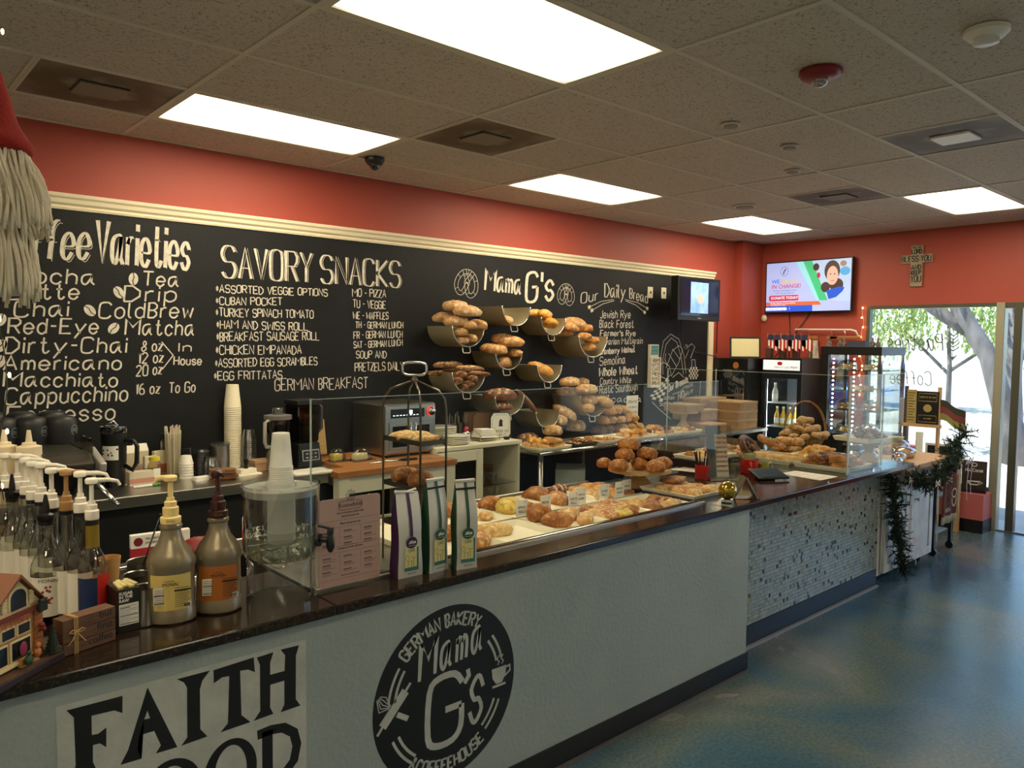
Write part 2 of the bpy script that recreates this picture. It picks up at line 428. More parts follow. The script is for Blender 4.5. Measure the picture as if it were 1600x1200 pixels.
# wheat ear emblem
for k in range(5):
    z = 1.66+k*.035; q = .05-.004*k
    for sgn in (-1, 1): lt.ribbon([(2.12, z), (2.12+sgn*q, z+.035), (2.12+sgn*q*.9, z+.05)], .01)
lt.ribbon([(2.12, 1.56), (2.12, 1.90)], .006); lt.prism([(2.07, 1.63), (2.12, 1.57), (2.17, 1.63), (2.12, 1.60)], .001, 'y')
o = lt.build('lettering', M_win, wd); o.rotation_euler = (0, 0, -PI/2); o.location = (XW+.028, 0, 0)
# door: frame, leaf standing ajar outwards
dr = bpy.data.objects.new('door_1', None); C.objects.link(dr); dr['kind'] = 'structure'
MB().bx(XW, XW+.08, DY0-.03, DY0+.035, 0, WT).bx(XW, XW+.08, DY1, DY1+.05, 0, WT).bx(XW, XW+.08, DY1+.05, DY0-.03, WT-.05, WT).bx(XW, XW+.08, WY1-.035, DY0+.035, WT-.05, WT).build('door_frame', M_alu, dr, bevel=.003)
MB().bx(XW+.03, XW+.035, WY1-.035, DY0+.035, .1, WT-.05).build('side_pane', M_glass, dr)
MB().bx(XW, XW+.1, DY1, WY1-.035, -.01, .012).build('threshold', mat('threshold_alu', '#9c978c', .4, .8), dr)
lf = MB(); W2 = .86
for a, b, c, d in ((0, .06, 0, 2.02), (W2-.06, W2, 0, 2.02), (.06, W2-.06, 0, .2), (.06, W2-.06, 1.94, 2.02)): lf.bx(a, b, -.02, .02, c+.015, d+.015)
o = lf.build('door_leaf', M_alul, dr, bevel=.003); o.location = (XW+.07, DY1+.06, 0); o.rotation_euler = (0, 0, math.radians(22))
MB().bx(.06, W2-.06, -.004, .004, .215, 1.955).build('pane', M_glass, o)
MB().tube([(W2-.09, -.03, .95), (W2-.09, -.06, .97), (W2-.09, -.06, 1.3), (W2-.09, -.03, 1.32)], .012).build('door_handle', M_chrome, o)

# ceiling: tee grid and separate acoustic panels
YA = -.47; U = .6096
ce = bpy.data.objects.new('ceiling', None); C.objects.link(ce); ce['kind'] = 'structure'
MB().bx(XL, XW, YF, 0, CEIL+.06, CEIL+.1).build('ceiling_deck', M_tee, ce)
taken = {}   # (column, row) -> kind ; columns are 1.22 m from X=0, rows .61 m from YA
lights = [(0, 0), (2, 0), (4, 0), (0, 3), (4, 3), (-2, 0), (-2, 3), (2, 6), (-2, 6), (0, 9), (4, 9), (4, 6)]
lights = [(0, 0), (2, 0), (4, 0), (0, 3), (4, 3), (-2, 3), (2, 7), (-2, 7), (0, 10), (4, 10)]
vents = [(-1, 0, 1), (1, 1, 0), (2, 4, 1), (3, 2, 1)]      # column, row, which half
for c, r in lights: taken[(c, r)] = 'L'
for c, r, h in vents: taken[(c, r)] = ('V', h)
grid = MB(); tiles = {}
ti = {}
def tile_mesh(w, d):
    k = (round(w, 3), round(d, 3))
    if k not in ti:
        o = MB().bx(0, w, 0, d, 0, .015).build('ceiling_tile', M_tile, ce); ti[k] = o.data; o.data.name = 'ceiling_tile'; bpy.data.objects.remove(o)
    return ti[k]
def add_tile(x0, x1, y0, y1):
    o = bpy.data.objects.new('ceiling_tile', tile_mesh(x1-x0-.012, y1-y0-.012)); C.objects.link(o); o.parent = ce; o.location = (x0+.006, y0+.006, CEIL+.004)
cols = [(max(XL, i*2*U), min(XW, (i+1)*2*U), i) for i in range(-3, 6)]
rows = [(YA, 0., -1)]+[(max(YF, YA-(j+1)*U), YA-j*U, j) for j in range(0, 14)]
for x0, x1, ci in cols:
    if x1 <= x0: continue
    for y0, y1, rj in rows:
        if y1-y0 < .02: continue
        t = taken.get((ci, rj))
        if t == 'L': continue
        if t:
            hx = x0+t[1]*U
            add_tile(x0 if t[1] else x0+U, x0+U if t[1] else x1, y0, y1)
            continue
        add_tile(x0, x1, y0, y1)
for y0, y1, rj in rows: grid.bx(XL, XW, y0-.012, y0+.012, CEIL-.002, CEIL+.03)
for x0, x1, ci in cols: grid.bx(x0-.012, x0+.012, YF, 0, CEIL-.0015, CEIL+.03)
for c, r, h in vents: grid.bx(c*2*U+U-.012, c*2*U+U+.012, YA-(r+1)*U, YA-r*U, CEIL-.001, CEIL+.03)
grid.bx(XL, XW, -.02, 0, CEIL-.002, CEIL+.03).bx(XW-.02, XW, YF, 0, CEIL-.001, CEIL+.03)
grid.build('ceiling_grid', M_tee, ce)
# baseboards
struct('baseboard_far', MB().bx(XW-.012, XW-.0005, WY0, -.1, 0, .1), M_blackpl)

# ---- troffers
M_diff = bpy.data.materials.new('fluorescent_diffuser'); M_diff.use_nodes = True
_nt = M_diff.node_tree; _b = _nt.nodes['Principled BSDF']; _b.inputs['Base Color'].default_value = (.9, .88, .8, 1)
_b.inputs['Emission Color'].default_value = (*LAMP_COL, 1)
# a tube pair lights the middle of the panel more than its rim
_tc = _nt.nodes.new('ShaderNodeTexCoord'); _sp = _nt.nodes.new('ShaderNodeSeparateXYZ'); _nt.links.new(_tc.outputs['Generated'], _sp.inputs[0])
def _edge(out, p):
    a = _nt.nodes.new('ShaderNodeMath'); a.operation = 'SUBTRACT'; a.inputs[1].default_value = .5; _nt.links.new(out, a.inputs[0])
    b = _nt.nodes.new('ShaderNodeMath'); b.operation = 'ABSOLUTE'; _nt.links.new(a.outputs[0], b.inputs[0])
    c = _nt.nodes.new('ShaderNodeMapRange'); c.inputs[1].default_value = .5-p; c.inputs[2].default_value = .5; c.inputs[3].default_value = 1; c.inputs[4].default_value = .22
    _nt.links.new(b.outputs[0], c.inputs[0]); return c.outputs[0]
_mu = _nt.nodes.new('ShaderNodeMath'); _mu.operation = 'MULTIPLY'
_nt.links.new(_edge(_sp.outputs[0], .10), _mu.inputs[0]); _nt.links.new(_edge(_sp.outputs[1], .16), _mu.inputs[1])
_m2 = _nt.nodes.new('ShaderNodeMath'); _m2.operation = 'MULTIPLY'; _m2.inputs[1].default_value = LAMP
_nt.links.new(_mu.outputs[0], _m2.inputs[0]); _nt.links.new(_m2.outputs[0], _b.inputs['Emission Strength'])
where = {(0, 0): 'fluorescent ceiling panel beside the dark dome camera, above the chalked snack list',
 (2, 0): 'small-looking fluorescent panel next to the board wall, third along it above the bread bins',
 (4, 0): 'farthest fluorescent panel along the board wall, near the corner post',
 (0, 3): 'largest-looking fluorescent ceiling panel, cut by the top edge of the photo',
 (4, 3): 'fluorescent panel above the hanging cross, cut by the right edge of the photo'}
pl = None
for c, r in lights:
    x0, y1 = c*2*U, YA-r*U
    t = thing('ceiling_light', where.get((c, r), 'fluorescent ceiling panel behind the viewer, out of the picture'), 'ceiling light', (x0+U, y1-U/2, CEIL), 0, 'recessed fluorescent ceiling panels')
    f = MB(); a, b = U-.012, U/2-.012
    for s in (-1, 1):
        f.box((0, s*(b-.012), .006), (2*a, .024, .016)); f.box((s*(a-.012), 0, .006), (.024, 2*b-.048, .016))
    f.build('frame', M_tee, t)
    MB().bx(-a+.024, a-.024, -b+.024, b-.024, .004, .010).build('diffuser', M_diff, t)
    MB().bx(-a, a, -b, b, .03, .06).build('housing', M_white, t)
# ---- vents (sooty perforated diffusers)
def vent_mat():
    m = mat('sooty_perforated_metal', '#857c6b', .6); nt = m.node_tree; b = nt.nodes['Principled BSDF']
    tc = nt.nodes.new('ShaderNodeTexCoord'); mp = nt.nodes.new('ShaderNodeMapping'); mp.inputs['Location'].default_value = (0, 0, 0)
    nt.links.new(tc.outputs['Object'], mp.inputs['Vector'])
    ln = nt.nodes.new('ShaderNodeVectorMath'); ln.operation = 'LENGTH'; nt.links.new(mp.outputs[0], ln.inputs[0])
    nz = nt.nodes.new('ShaderNodeTexNoise'); nz.inputs['Scale'].default_value = 6; nt.links.new(tc.outputs['Object'], nz.inputs['Vector'])
    ad = nt.nodes.new('ShaderNodeMath'); ad.operation = 'MULTIPLY_ADD'; ad.inputs[1].default_value = .25; nt.links.new(nz.outputs['Fac'], ad.inputs[0]); nt.links.new(ln.outputs['Value'], ad.inputs[2])
    r = nt.nodes.new('ShaderNodeValToRGB'); e = r.color_ramp.elements; e[0].position = .22; e[0].color = lin('#8d8474'); e[1].position = .5; e[1].color = lin('#857c6b')
    x = e.new(.30); x.color = lin('#54442c'); x = e.new(.38); x.color = lin('#5d4e38')
    nt.links.new(ad.outputs[0], r.inputs['Fac'])
    v = nt.nodes.new('ShaderNodeTexVoronoi'); v.inputs['Scale'].default_value = 110; v.inputs['Randomness'].default_value = 0; nt.links.new(tc.outputs['Object'], v.inputs['Vector'])
    g = nt.nodes.new('ShaderNodeMath'); g.operation = 'GREATER_THAN'; g.inputs[1].default_value = .28; nt.links.new(v.outputs['Distance'], g.inputs[0])
    mx = nt.nodes.new('ShaderNodeMix'); mx.data_type = 'RGBA'; mx.inputs[6].default_value = lin('#2a241a'); nt.links.new(g.outputs[0], mx.inputs[0]); nt.links.new(r.outputs['Color'], mx.inputs[7])
    nt.links.new(mx.outputs[2], b.inputs['Base Color']); return m
M_vent = vent_mat()
vl = ['sooty square air vent at the upper left, before the long ceiling panel', 'sooty square air vent between two ceiling panels, right of the dome camera',
      'air vent with a bright white centre plate near the right edge', 'small-looking sooty air vent above the wide television']
for k, (c, r, h) in enumerate(vents):
    x0 = c*2*U+h*U; y1 = YA-r*U
    t = thing('air_vent', vl[k], 'air vent', (x0+U/2, y1-U/2, CEIL), 0, 'perforated ceiling air vents')
    MB().bx(-.297, .297, -.297, .297, .002, .012).build('perforated_plate', M_vent, t)
    if k == 2: MB().bx(-.10, .10, -.10, .10, -.012, .001).build('centre_plate', M_white, t, label='bright white centre plate', bevel=.003)
    else:
        p = MB().bx(-.10, .10, -.10, .10, -.008, .001).build('centre_plate', mat('dirty_plate', '#7c7263', .6), t)
        q = MB()
        for s in (-1, 1): q.bx(-.104, .104, s*.102-.003, s*.102+.003, -.003, .001).bx(s*.102-.003, s*.102+.003, -.099, .099, -.003, .001)
        q.build('plate_gap', M_blackpl, t)
    q = MB()
    for s in (-1, 1): q.bx(-.3, .3, s*.296-.006, s*.296+.006, -.003, .002).bx(s*.296-.006, s*.296+.006, -.29, .29, -.003, .002)
    q.build('rim', M_tee, t)
# ---- ceiling fixtures
t = thing('dome_camera', 'small black dome security camera on the ceiling beside a light panel', 'camera', (1.33, -.53, CEIL))
MB().lathe([(.062, 0), (.062, -.018), (.05, -.038), (.04, -.045)], seg=24).build('housing', M_blackpl, t, smooth=40)
MB().ball((0, 0, -.042), (.034, .034, .036)).build('dome', mat('dome_black', '#050505', .06, coat=1), t, smooth=True)
t = thing('fire_strobe', 'round red fire alarm strobe on a ceiling tile', 'alarm', (1.84, -3.19, CEIL))
MB().lathe([(.085, 0), (.088, -.012), (.075, -.03), (.05, -.036)], seg=28).build('housing', mat('alarm_red', '#7e1420', .35), t, smooth=50)
MB().ball((0, 0, -.038), (.035, .035, .03)).build('lens', glass('strobe_lens', '#dddddd', 1.9, .1, 2.5), t, smooth=True)
MB().cyl((-.02, 0, -.045), (.02, 0, -.045), .007).build('flash_tube', M_chrome, t)
t = thing('smoke_detector', 'round cream smoke detector on the ceiling at the upper right', 'smoke detector', (1.86, -3.8, CEIL))
MB().lathe([(.075, 0), (.075, -.015), (.06, -.03), (.045, -.035)], seg=28).build('base', M_white, t, smooth=40)
MB().lathe([(.042, -.034), (.042, -.05), (.03, -.055)], seg=24).build('sensor_chamber', mat('detector_cap', '#d8d8d4', .3), t, smooth=40)
for k, (x, y, r, lb) in enumerate(((2.26, -2.50, .052, 'nearest of three small round ceiling caps in a line'), (2.89, -2.49, .052, 'middle of three small round ceiling caps in a line'),
        (3.49, -2.19, .052, 'farthest of three small round ceiling caps in a line'), (4.43, -1.27, .10, 'larger round flat speaker cover on the ceiling near the far corner'))):
    t = thing('ceiling_cover' if k < 3 else 'ceiling_speaker', lb, 'ceiling cap' if k < 3 else 'speaker', (x, y, CEIL), 0, 'round ceiling caps' if k < 3 else None)
    MB().lathe([(r, .0), (r, -.006), (r*.9, -.01)], seg=24).build('rim', mat('cap_white', '#c9c3b6', .5), t, smooth=40)
    MB().lathe([(r*.72, -.009), (r*.68, -.016)], seg=24).build('cover', mat('cap_grey', '#8f897c', .6), t, smooth=40)

# ---------------------------------------------------------------- outdoors
og = struct('ground', MB().bx(XW+.12, 60, -40, 40, -.15, -.02), mat('pale_concrete', '#b9b4a8', .85, var='#a8a399', scale=2))
og['kind'] = 'structure'
MB().bx(-30, XW+.12, -45, YF-.12, -.15, -.02).build('ground', mat('pale_concrete', '#b9b4a8'), None, kind='structure')
def tree(name, label, base, path, rad, crown, seed, col, leaf_n=420):
    R = rnd(seed); t = thing(name, label, 'tree', base)
    m = MB(); m.tube(path, rad, 10)
    for bp, br in crown['branches']: m.tube(bp, br, 7)
    m.build('trunk', mat('bark', '#807976', .9, var='#5a5552', scale=7, bump=1, bscale=14, stretch=(1, 1, .3)), t, smooth=True)
    lv = MB()
    for c, s in crown['blobs']:
        for k in range(leaf_n):
            p = Vector((R.gauss(0, 1), R.gauss(0, 1), R.gauss(0, .7))).normalized()*s*R.random()**.4+Vector(c)
            q = .05+.07*R.random(); a = Euler((R.uniform(0, 6), R.uniform(0, 6), 0)).to_matrix()
            lv.add([p+a@Vector(v)*q for v in ((-1, 0, 0), (0, -.4, .1), (1, 0, 0), (0, .4, .1))], [(0, 1, 2, 3)])
    lv.build('foliage', mat(col[0], col[1], .7, var=col[2], scale=3), t, kind='stuff')
    return t
GRN = ('leaf_green', '#5f7f38', '#8d9c3e')
tree('leaning_tree', 'leaning rough-barked tree close outside the window with two limbs', (11.6, -1.32, -.05),
     [(.2, -.15, 0), (.1, .0, .6), (0, .12, 1.05), (0, .28, 1.6), (0, .62, 2.15), (0, .92, 2.75), (0, 1.1, 4)], [.26, .18, .15, .135, .13, .11, .08],
     {'branches': [([(0, .5, 1.95), (0, .95, 2.25), (0, 1.35, 2.55), (0, 1.9, 3.1)], [.11, .10, .09, .06])], 'blobs': [((0, 1.9, 3.9), 1.0), ((0, -.3, 4.3), 1.1)]}, 3, GRN)
tree('broad_tree', 'light green broad tree seen through the window beyond the car park', (21, 2.6, -.05),
     [(0, 0, 0), (0, 0, 1.2), (.1, .1, 2.3)], [.07, .06, .045],
     {'branches': [([(0, 0, 1.0), (.3, 1, 1.9), (.3, 1.6, 2.4)], [.05, .04, .03]), ([(0, 0, 1.1), (.2, -1, 1.9), (.1, -1.8, 2.3)], [.05, .04, .03])],
      'blobs': [((0, 1.7, 2.3), 1.1), ((0, -1.3, 2.2), 1.1), ((0, .2, 2.9), 1.3), ((0, 3.0, 2.6), 1.0)]}, 5, ('leaf_pale', '#8fa765', '#b3bd6a'), 1300)
tree('small_tree', 'slim tree seen through the open door', (13.0, (13.000, -1.046, 0.905)[1], -.05), [(0, 0, 0), (.0, .05, 1.2), (0, .1, 2.6)], [.15, .12, .08],
     {'branches': [([(0, .05, 1.4), (0, -.5, 2.4)], [.05, .03])], 'blobs': [((0, .1, 3.3), 1.0)]}, 8, GRN, 500)
R = rnd(4); OUT = []
for k in range(9):
    x, y, s = 38+R.uniform(-2, 2), -11.5+k*1.9+R.uniform(-.3, .3), R.uniform(.5, .8)
    lv = MB()
    for q in range(260):
        p = Vector((R.gauss(0, 1), R.gauss(0, 1), abs(R.gauss(0, .6)))).normalized()*s*R.random()**.3; p.z = abs(p.z)*.9; a = Euler((R.uniform(0, 6), R.uniform(0, 6), 0)).to_matrix(); z = .09
        lv.add([p+a@Vector(v)*z for v in ((-1, 0, 0), (0, -.4, .1), (1, 0, 0), (0, .4, .1))], [(0, 1, 2, 3)])
    redd = k in (4, 5, 2)
    o = lv.build('hedge_shrub', mat('red_flower', '#a8564a', .7) if redd else mat('shrub_green', '#71863a', .7, var='#b0a830', scale=4), None, loc=(x, y, -.02))
    OUT.append((o, ('red flowering' if redd else 'yellow green')+' shrub far past the car park'))
    tag(o, '', 'shrub', 'red flowering shrubs across the car park' if redd else 'green shrubs across the car park')
b = thing('parked_car', 'blue parked car glimpsed at the right edge through the door', 'car', (17, -5.6, -.02), math.radians(80))
MB().prism([(-2.1, .3), (2.1, .3), (2.15, .75), (1.5, .85), (.9, 1.35), (-1.0, 1.4), (-1.7, .9), (-2.15, .8)], 1.7, 'y', -.85).build('body', mat('car_blue', '#2a5fae', .25, coat=1), b, bevel=.05)
for sx in (-1.3, 1.3):
    for sy in (-.85, .85): MB().cyl((sx, sy-.1, .31), (sx, sy+.1, .31), .31, 18).build('wheel', M_blackpl, b)
MB().prism([(1.35, .88), (.88, 1.28), (-.95, 1.32), (-1.55, .92)], 1.72, 'y', -.86).build('windows', mat('car_glass', '#1d2830', .1), b)

# ================================================================ CHALKBOARD WALL
board = thing('chalkboard', 'black painted chalkboard wall with white hand lettered menus under a cream moulding', 'chalkboard', (0, 0, 0))
MB().bx(XL+.001, 5.83, -.005, -.0006, .0, 2.392).build('board_panel', M_black, board)
m = MB(); prof = [(0, 0), (-.012, 0), (-.016, .012), (-.012, .022), (-.026, .034), (-.030, .055), (-.04, .066), (-.042, .084), (0, .084)]
vs = [(x, y, 2.39+z) for x in (XL+.001, 5.92) for y, z in prof]; n = len(prof)
m.add(vs, [(i, (i+1) % n, n+(i+1) % n, n+i) for i in range(n)]+[tuple(range(n)), tuple(range(2*n-1, n-1, -1))])
m.build('moulding', M_cream, board)
MB().bx(5.83, 5.92, -.022, -.0006, .0, 2.388).bx(5.845, 5.905, -.027, -.022, .0, 2.388).build('side_moulding', M_cream, board)
def line(txt, x0, z0, x1, z1, h, w=.006, **k):
    mb = letter(MB(), txt, x0, z0, x1, z1, h, w, **k)
    return mb.build('lettering', k.get('m', M_chalk) if 'm' in k else M_chalk, board, loc=(0, -.0062, 0))
def line2(txt, x0, z0, x1, z1, h, w=.006, **k):
    return line(txt, x0, z0, x1, z1, h, w, **k)
# -- coffee list
mb = letter(MB(), 'Coffee', -0.630, 2.095, -0.187, 2.134, 0.204, w=.009, a=.012, slant=.12)
mb.build('lettering', M_chalk, board, loc=(0, -.0062, 0))
letter(MB(), 'Varieties', -0.145, 2.116, 0.357, 2.113, 0.234, w=.009, a=.013, slant=.05).build('lettering', M_chalk, board, loc=(0, -.0062, 0))
# thin shadow line beside the two headings
sh = MB(); letter(sh, 'Varieties', -0.139, 2.110, 0.365, 2.106, 0.235, w=.002, slant=.05); letter(sh, 'Coffee', -0.620, 2.083, -0.174, 2.121, 0.204, w=.003, slant=.12)
sh.build('lettering', M_chalk, board, loc=(0, -.0058, 0))
for t, a in (('Mocha', (-0.566, 1.981, -0.157, 1.991, 0.080)), ('Latte', (-0.573, 1.890, -0.238, 1.909, 0.080)), ('Chai', (-0.541, 1.801, -0.293, 1.812, 0.081)), ('Red-Eye', (-0.571, 1.713, -0.145, 1.720, 0.080)),
        ('Dirty-Chai', (-0.585, 1.609, -0.000, 1.612, 0.084)), ('Americano', (-0.595, 1.522, -0.029, 1.516, 0.074)), ('Macchiato', (-0.597, 1.435, -0.051, 1.418, 0.074)),
        ('Cappucchino', (-0.590, 1.340, 0.002, 1.335, 0.084)), ('Espresso', (-0.587, 1.242, -0.067, 1.231, 0.085)), ('Tea', (0.095, 2.002, 0.296, 2.006, 0.081)), ('Drip', (-0.006, 1.905, 0.280, 1.917, 0.088)),
        ('ColdBrew', (-0.137, 1.806, 0.377, 1.825, 0.086)), ('Matcha', (-0.002, 1.715, 0.383, 1.716, 0.088))):
    line(t, *a, w=.0095, slant=.1, seed=len(t))
for t, a in (('8 oz', (0.086, 1.619, 0.200, 1.623, 0.060)), ('12 oz', (0.068, 1.548, 0.203, 1.555, 0.060)), ('20 oz', (0.053, 1.474, 0.195, 1.486, 0.060)), ('In', (0.295, 1.619, 0.367, 1.619, 0.050)),
        ('House', (0.265, 1.539, 0.427, 1.537, 0.050)), ('16 oz  To Go', (0.051, 1.370, 0.387, 1.373, 0.060))):
    line(t, *a, w=.0075, slant=.06)
mb = MB(); mb.ribbon([(p[0], p[2]) for p in ((0.197, 0.000, 1.676), (0.262, 0.000, 1.596), (0.199, 0.000, 1.513))], .006); mb.build('lettering', M_chalk, board, loc=(0, -.0062, 0))
for k, (p, an) in enumerate((((0.047, 0.000, 2.036), 85), ((-0.032, 0.000, 1.955), -60), ((-0.182, 0.000, 1.847), -50), ((-0.062, 0.000, 1.750), 50), ((-0.604, 0.000, 1.783), 60), ((-0.604, 0.000, 1.649), 60), ((-0.611, 0.000, 1.566), 60))):
    mb = MB(); a = math.radians(an); pts = []
    for q in range(14):
        t = 2*PI*q/14; u, v = .036*math.cos(t), .026*math.sin(t); pts.append((p[0]+u*math.cos(a)-v*math.sin(a), p[2]+u*math.sin(a)+v*math.cos(a)))
    mb.add([(x, 0, z) for x, z in pts], [tuple(range(13, -1, -1))]); mb.cur = 1
    mb.ribbon([(p[0]+u*math.cos(a)-v*math.sin(a), p[2]+u*math.sin(a)+v*math.cos(a)) for u, v in ((-.036, -.004), (-.012, .003), (.012, -.003), (.036, .004))], .005, -.0004)
    mb.build('coffee_bean_drawing', [M_chalk, M_black], board, loc=(0, -.0062, 0))
# -- savoury list
for t, a in (('SAVORY', (0.562, 2.080, 1.164, 2.084, 0.193)), ('SNACKS', (1.235, 2.084, 1.871, 2.089, 0.186))):
    mb = MB(); letter(mb, t, *a, w=.006, a=.012, space=1.3)
    x0, z0, x1, z1, h = a
    letter(mb, t, x0+.016, z0-.002, x1+.016, z1-.002, h, w=.003, space=1.3)
    mb.build('lettering', M_chalk, board, loc=(0, -.0062, 0))
for k, (t, a) in enumerate((('*ASSORTED VEGGIE OPTIONS', (0.522, 1.983, 1.283, 1.996, 0.047)), ('*CUBAN POCKET', (0.521, 1.908, 0.953, 1.921, 0.047)), ('*TURKEY SPINACH TOMATO', (0.520, 1.837, 1.177, 1.844, 0.051)),
        ('*HAM AND SWISS ROLL', (0.524, 1.762, 1.135, 1.761, 0.051)), ('*BREAKFAST SAUSAGE ROLL', (0.523, 1.683, 1.220, 1.698, 0.055)), ('*CHICKEN EMPANADA', (0.518, 1.599, 1.088, 1.602, 0.056)),
        ('*ASSORTED EGG SCRAMBLES', (0.513, 1.520, 1.205, 1.528, 0.052)), ('*EGG FRITTATAS', (0.505, 1.441, 0.951, 1.442, 0.052)), ('GERMAN BREAKFAST', (0.901, 1.363, 1.601, 1.358, 0.076)),
        ('MO - PIZZA', (1.477, 2.005, 1.750, 2.009, 0.054)), ('TU - VEGGIE', (1.482, 1.925, 1.750, 1.926, 0.054)), ('WE - WAFFLES', (1.482, 1.848, 1.772, 1.852, 0.049)), ('TH - GERMAN LUNCH', (1.502, 1.782, 1.900, 1.790, 0.045)),
        ('FR - GERMAN LUNCH', (1.487, 1.709, 1.895, 1.723, 0.049)), ('SAT - GERMAN LUNCH', (1.487, 1.642, 1.895, 1.662, 0.045)), ('SOUP AND', (1.507, 1.569, 1.757, 1.573, 0.050)), ('PRETZELS DAILY', (1.497, 1.479, 1.902, 1.482, 0.059)))):
    line(t, *a, w=.0062, ang=True, jit=.35, seed=k+5, space=1.2)
# -- shop name above the bins
line('Mama', 2.686, 2.114, 3.072, 2.097, 0.169, w=.015, a=.006, slant=.08)
line('G\'s', 3.139, 2.036, 3.459, 2.072, 0.242, w=.022, a=.010, slant=.05)
def pretzel_pts(cx, cz, w, h, n=46, rot=0.):
    """classic knot: two loops on top, the ends crossing to the bottom"""
    raw = [(-.35, -.95), (-.1, -.45), (.25, .0), (.55, .45), (.5, .85), (.2, .95), (0, .62), (-.2, .95)]
    raw = [(.42, -.85), (.12, -.3), (-.1, .05), (.0, .25), (-.25, .85), (-.62, .95), (-.95, .5), (-.9, -.1), (-.55, -.65), (0, -.85), (.55, -.65), (.9, -.1), (.95, .5), (.62, .95), (.25, .85), (0, .25), (.1, .05), (-.12, -.3), (-.42, -.85)]
    out = []
    for i in range(len(raw)-1):
        p0 = raw[max(i-1, 0)]; p1, p2 = raw[i], raw[i+1]; p3 = raw[min(i+2, len(raw)-1)]
        for k in range(3):
            t = k/3; out.append(tuple(.5*(2*p1[d]+(p2[d]-p0[d])*t+(2*p0[d]-5*p1[d]+4*p2[d]-p3[d])*t*t+(3*p1[d]-p0[d]-3*p2[d]+p3[d])*t**3) for d in (0, 1)))
    out.append(raw[-1]); c, s = math.cos(rot), math.sin(rot)
    return [(cx+w*(x*c-z*s), cz-h*(x*s+z*c)) for x, z in out]
for (px, pz, w_, h_, ro) in (((2.501, 0.000, 2.164)[0], (2.501, 0.000, 2.164)[2], .105, .10, .2), ((3.626, 0.000, 2.130)[0], (3.626, 0.000, 2.130)[2], .095, .085, .1)):
    mb = MB(); P_ = pretzel_pts(px, pz, w_, h_, rot=ro); L = []; Rr = []
    for i, p in enumerate(P_):
        q = P_[min(i+1, len(P_)-1)]; o_ = P_[max(i-1, 0)]; t = Vector((q[0]-o_[0], q[1]-o_[1])).normalized()*.017
        L.append((p[0]-t.y, p[1]+t.x)); Rr.append((p[0]+t.y, p[1]-t.x))
    mb.ribbon(L, .004).ribbon(Rr, .004)
    for i in range(2, len(P_)-2, 5): mb.ribbon([L[i], Rr[i]], .003)
    mb.build('pretzel_drawing', M_chalk, board, loc=(0, -.0062, 0))
# -- bread list
line('Our', 3.819, 2.053, 4.044, 2.092, 0.092, w=.006, a=.006, slant=.05)
line('Daily', 4.141, 2.126, 4.437, 2.128, 0.124, w=.005, a=.009)
line('Bread', 4.504, 2.131, 4.781, 2.094, 0.098, w=.005, a=.007)
mb = MB()
for a, b, c in (((958, 468), (938, 471), (921, 481)), ((960, 470), (942, 474), (925, 484)), ((976, 468), (996, 473), (1010, 484)), ((975, 471), (993, 477), (1007, 488))): pass
for A in ([(4.269, 0.000, 2.108), (4.088, 0.000, 2.082), (3.949, 0.000, 2.030)], [(4.278, 0.000, 2.097), (4.116, 0.000, 2.060), (3.984, 0.000, 2.002)], [(4.437, 0.000, 2.116), (4.631, 0.000, 2.093), (4.762, 0.000, 2.049)], [(4.447, 0.000, 2.104), (4.603, 0.000, 2.067), (4.724, 0.000, 2.010)]):
    mb.ribbon([(p[0], p[2]) for p in A], .005); e = A[-1]; mb.ribbon([(A[-1][0], A[-1][2]), (A[-1][0]+(A[-1][0]-A[-2][0])*.25, A[-1][2]+(A[-1][2]-A[-2][2])*.25)], .03)
mb.build('ear_drawing', M_chalk, board, loc=(0, -.0062, 0))
for k, (t, a, w_, b_, an) in enumerate((('Jewish Rye', (4.083, 1.928, 4.519, 1.941, 0.071), .008, 0, 0), ('Black Forest', (4.077, 1.839, 4.571, 1.849, 0.071), .008, 0, 0), ('Farmer\'s Rye', (4.088, 1.762, 4.602, 1.769, 0.053), .007, .004, 0),
        ('Bavarian Multigrain', (4.081, 1.679, 4.714, 1.695, 0.059), .0065, 0, 0), ('Cranberry Walnut', (4.083, 1.590, 4.598, 1.613, 0.054), .009, .003, 0), ('Semolina', (4.086, 1.488, 4.456, 1.502, 0.078), .008, 0, 0),
        ('Whole Wheat', (4.080, 1.387, 4.644, 1.400, 0.078), .009, .006, 0), ('Country White', (4.100, 1.308, 4.548, 1.314, 0.060), .008, 0, 0), ('Rustic Sourdough', (4.093, 1.225, 4.649, 1.236, 0.072), .0075, 0, 0),
        ('Focaccia', (4.086, 1.147, 4.713, 1.119, 0.054), .007, .004, 0))):
    line(t, *a, w=w_, a=b_, slant=.06, seed=k)
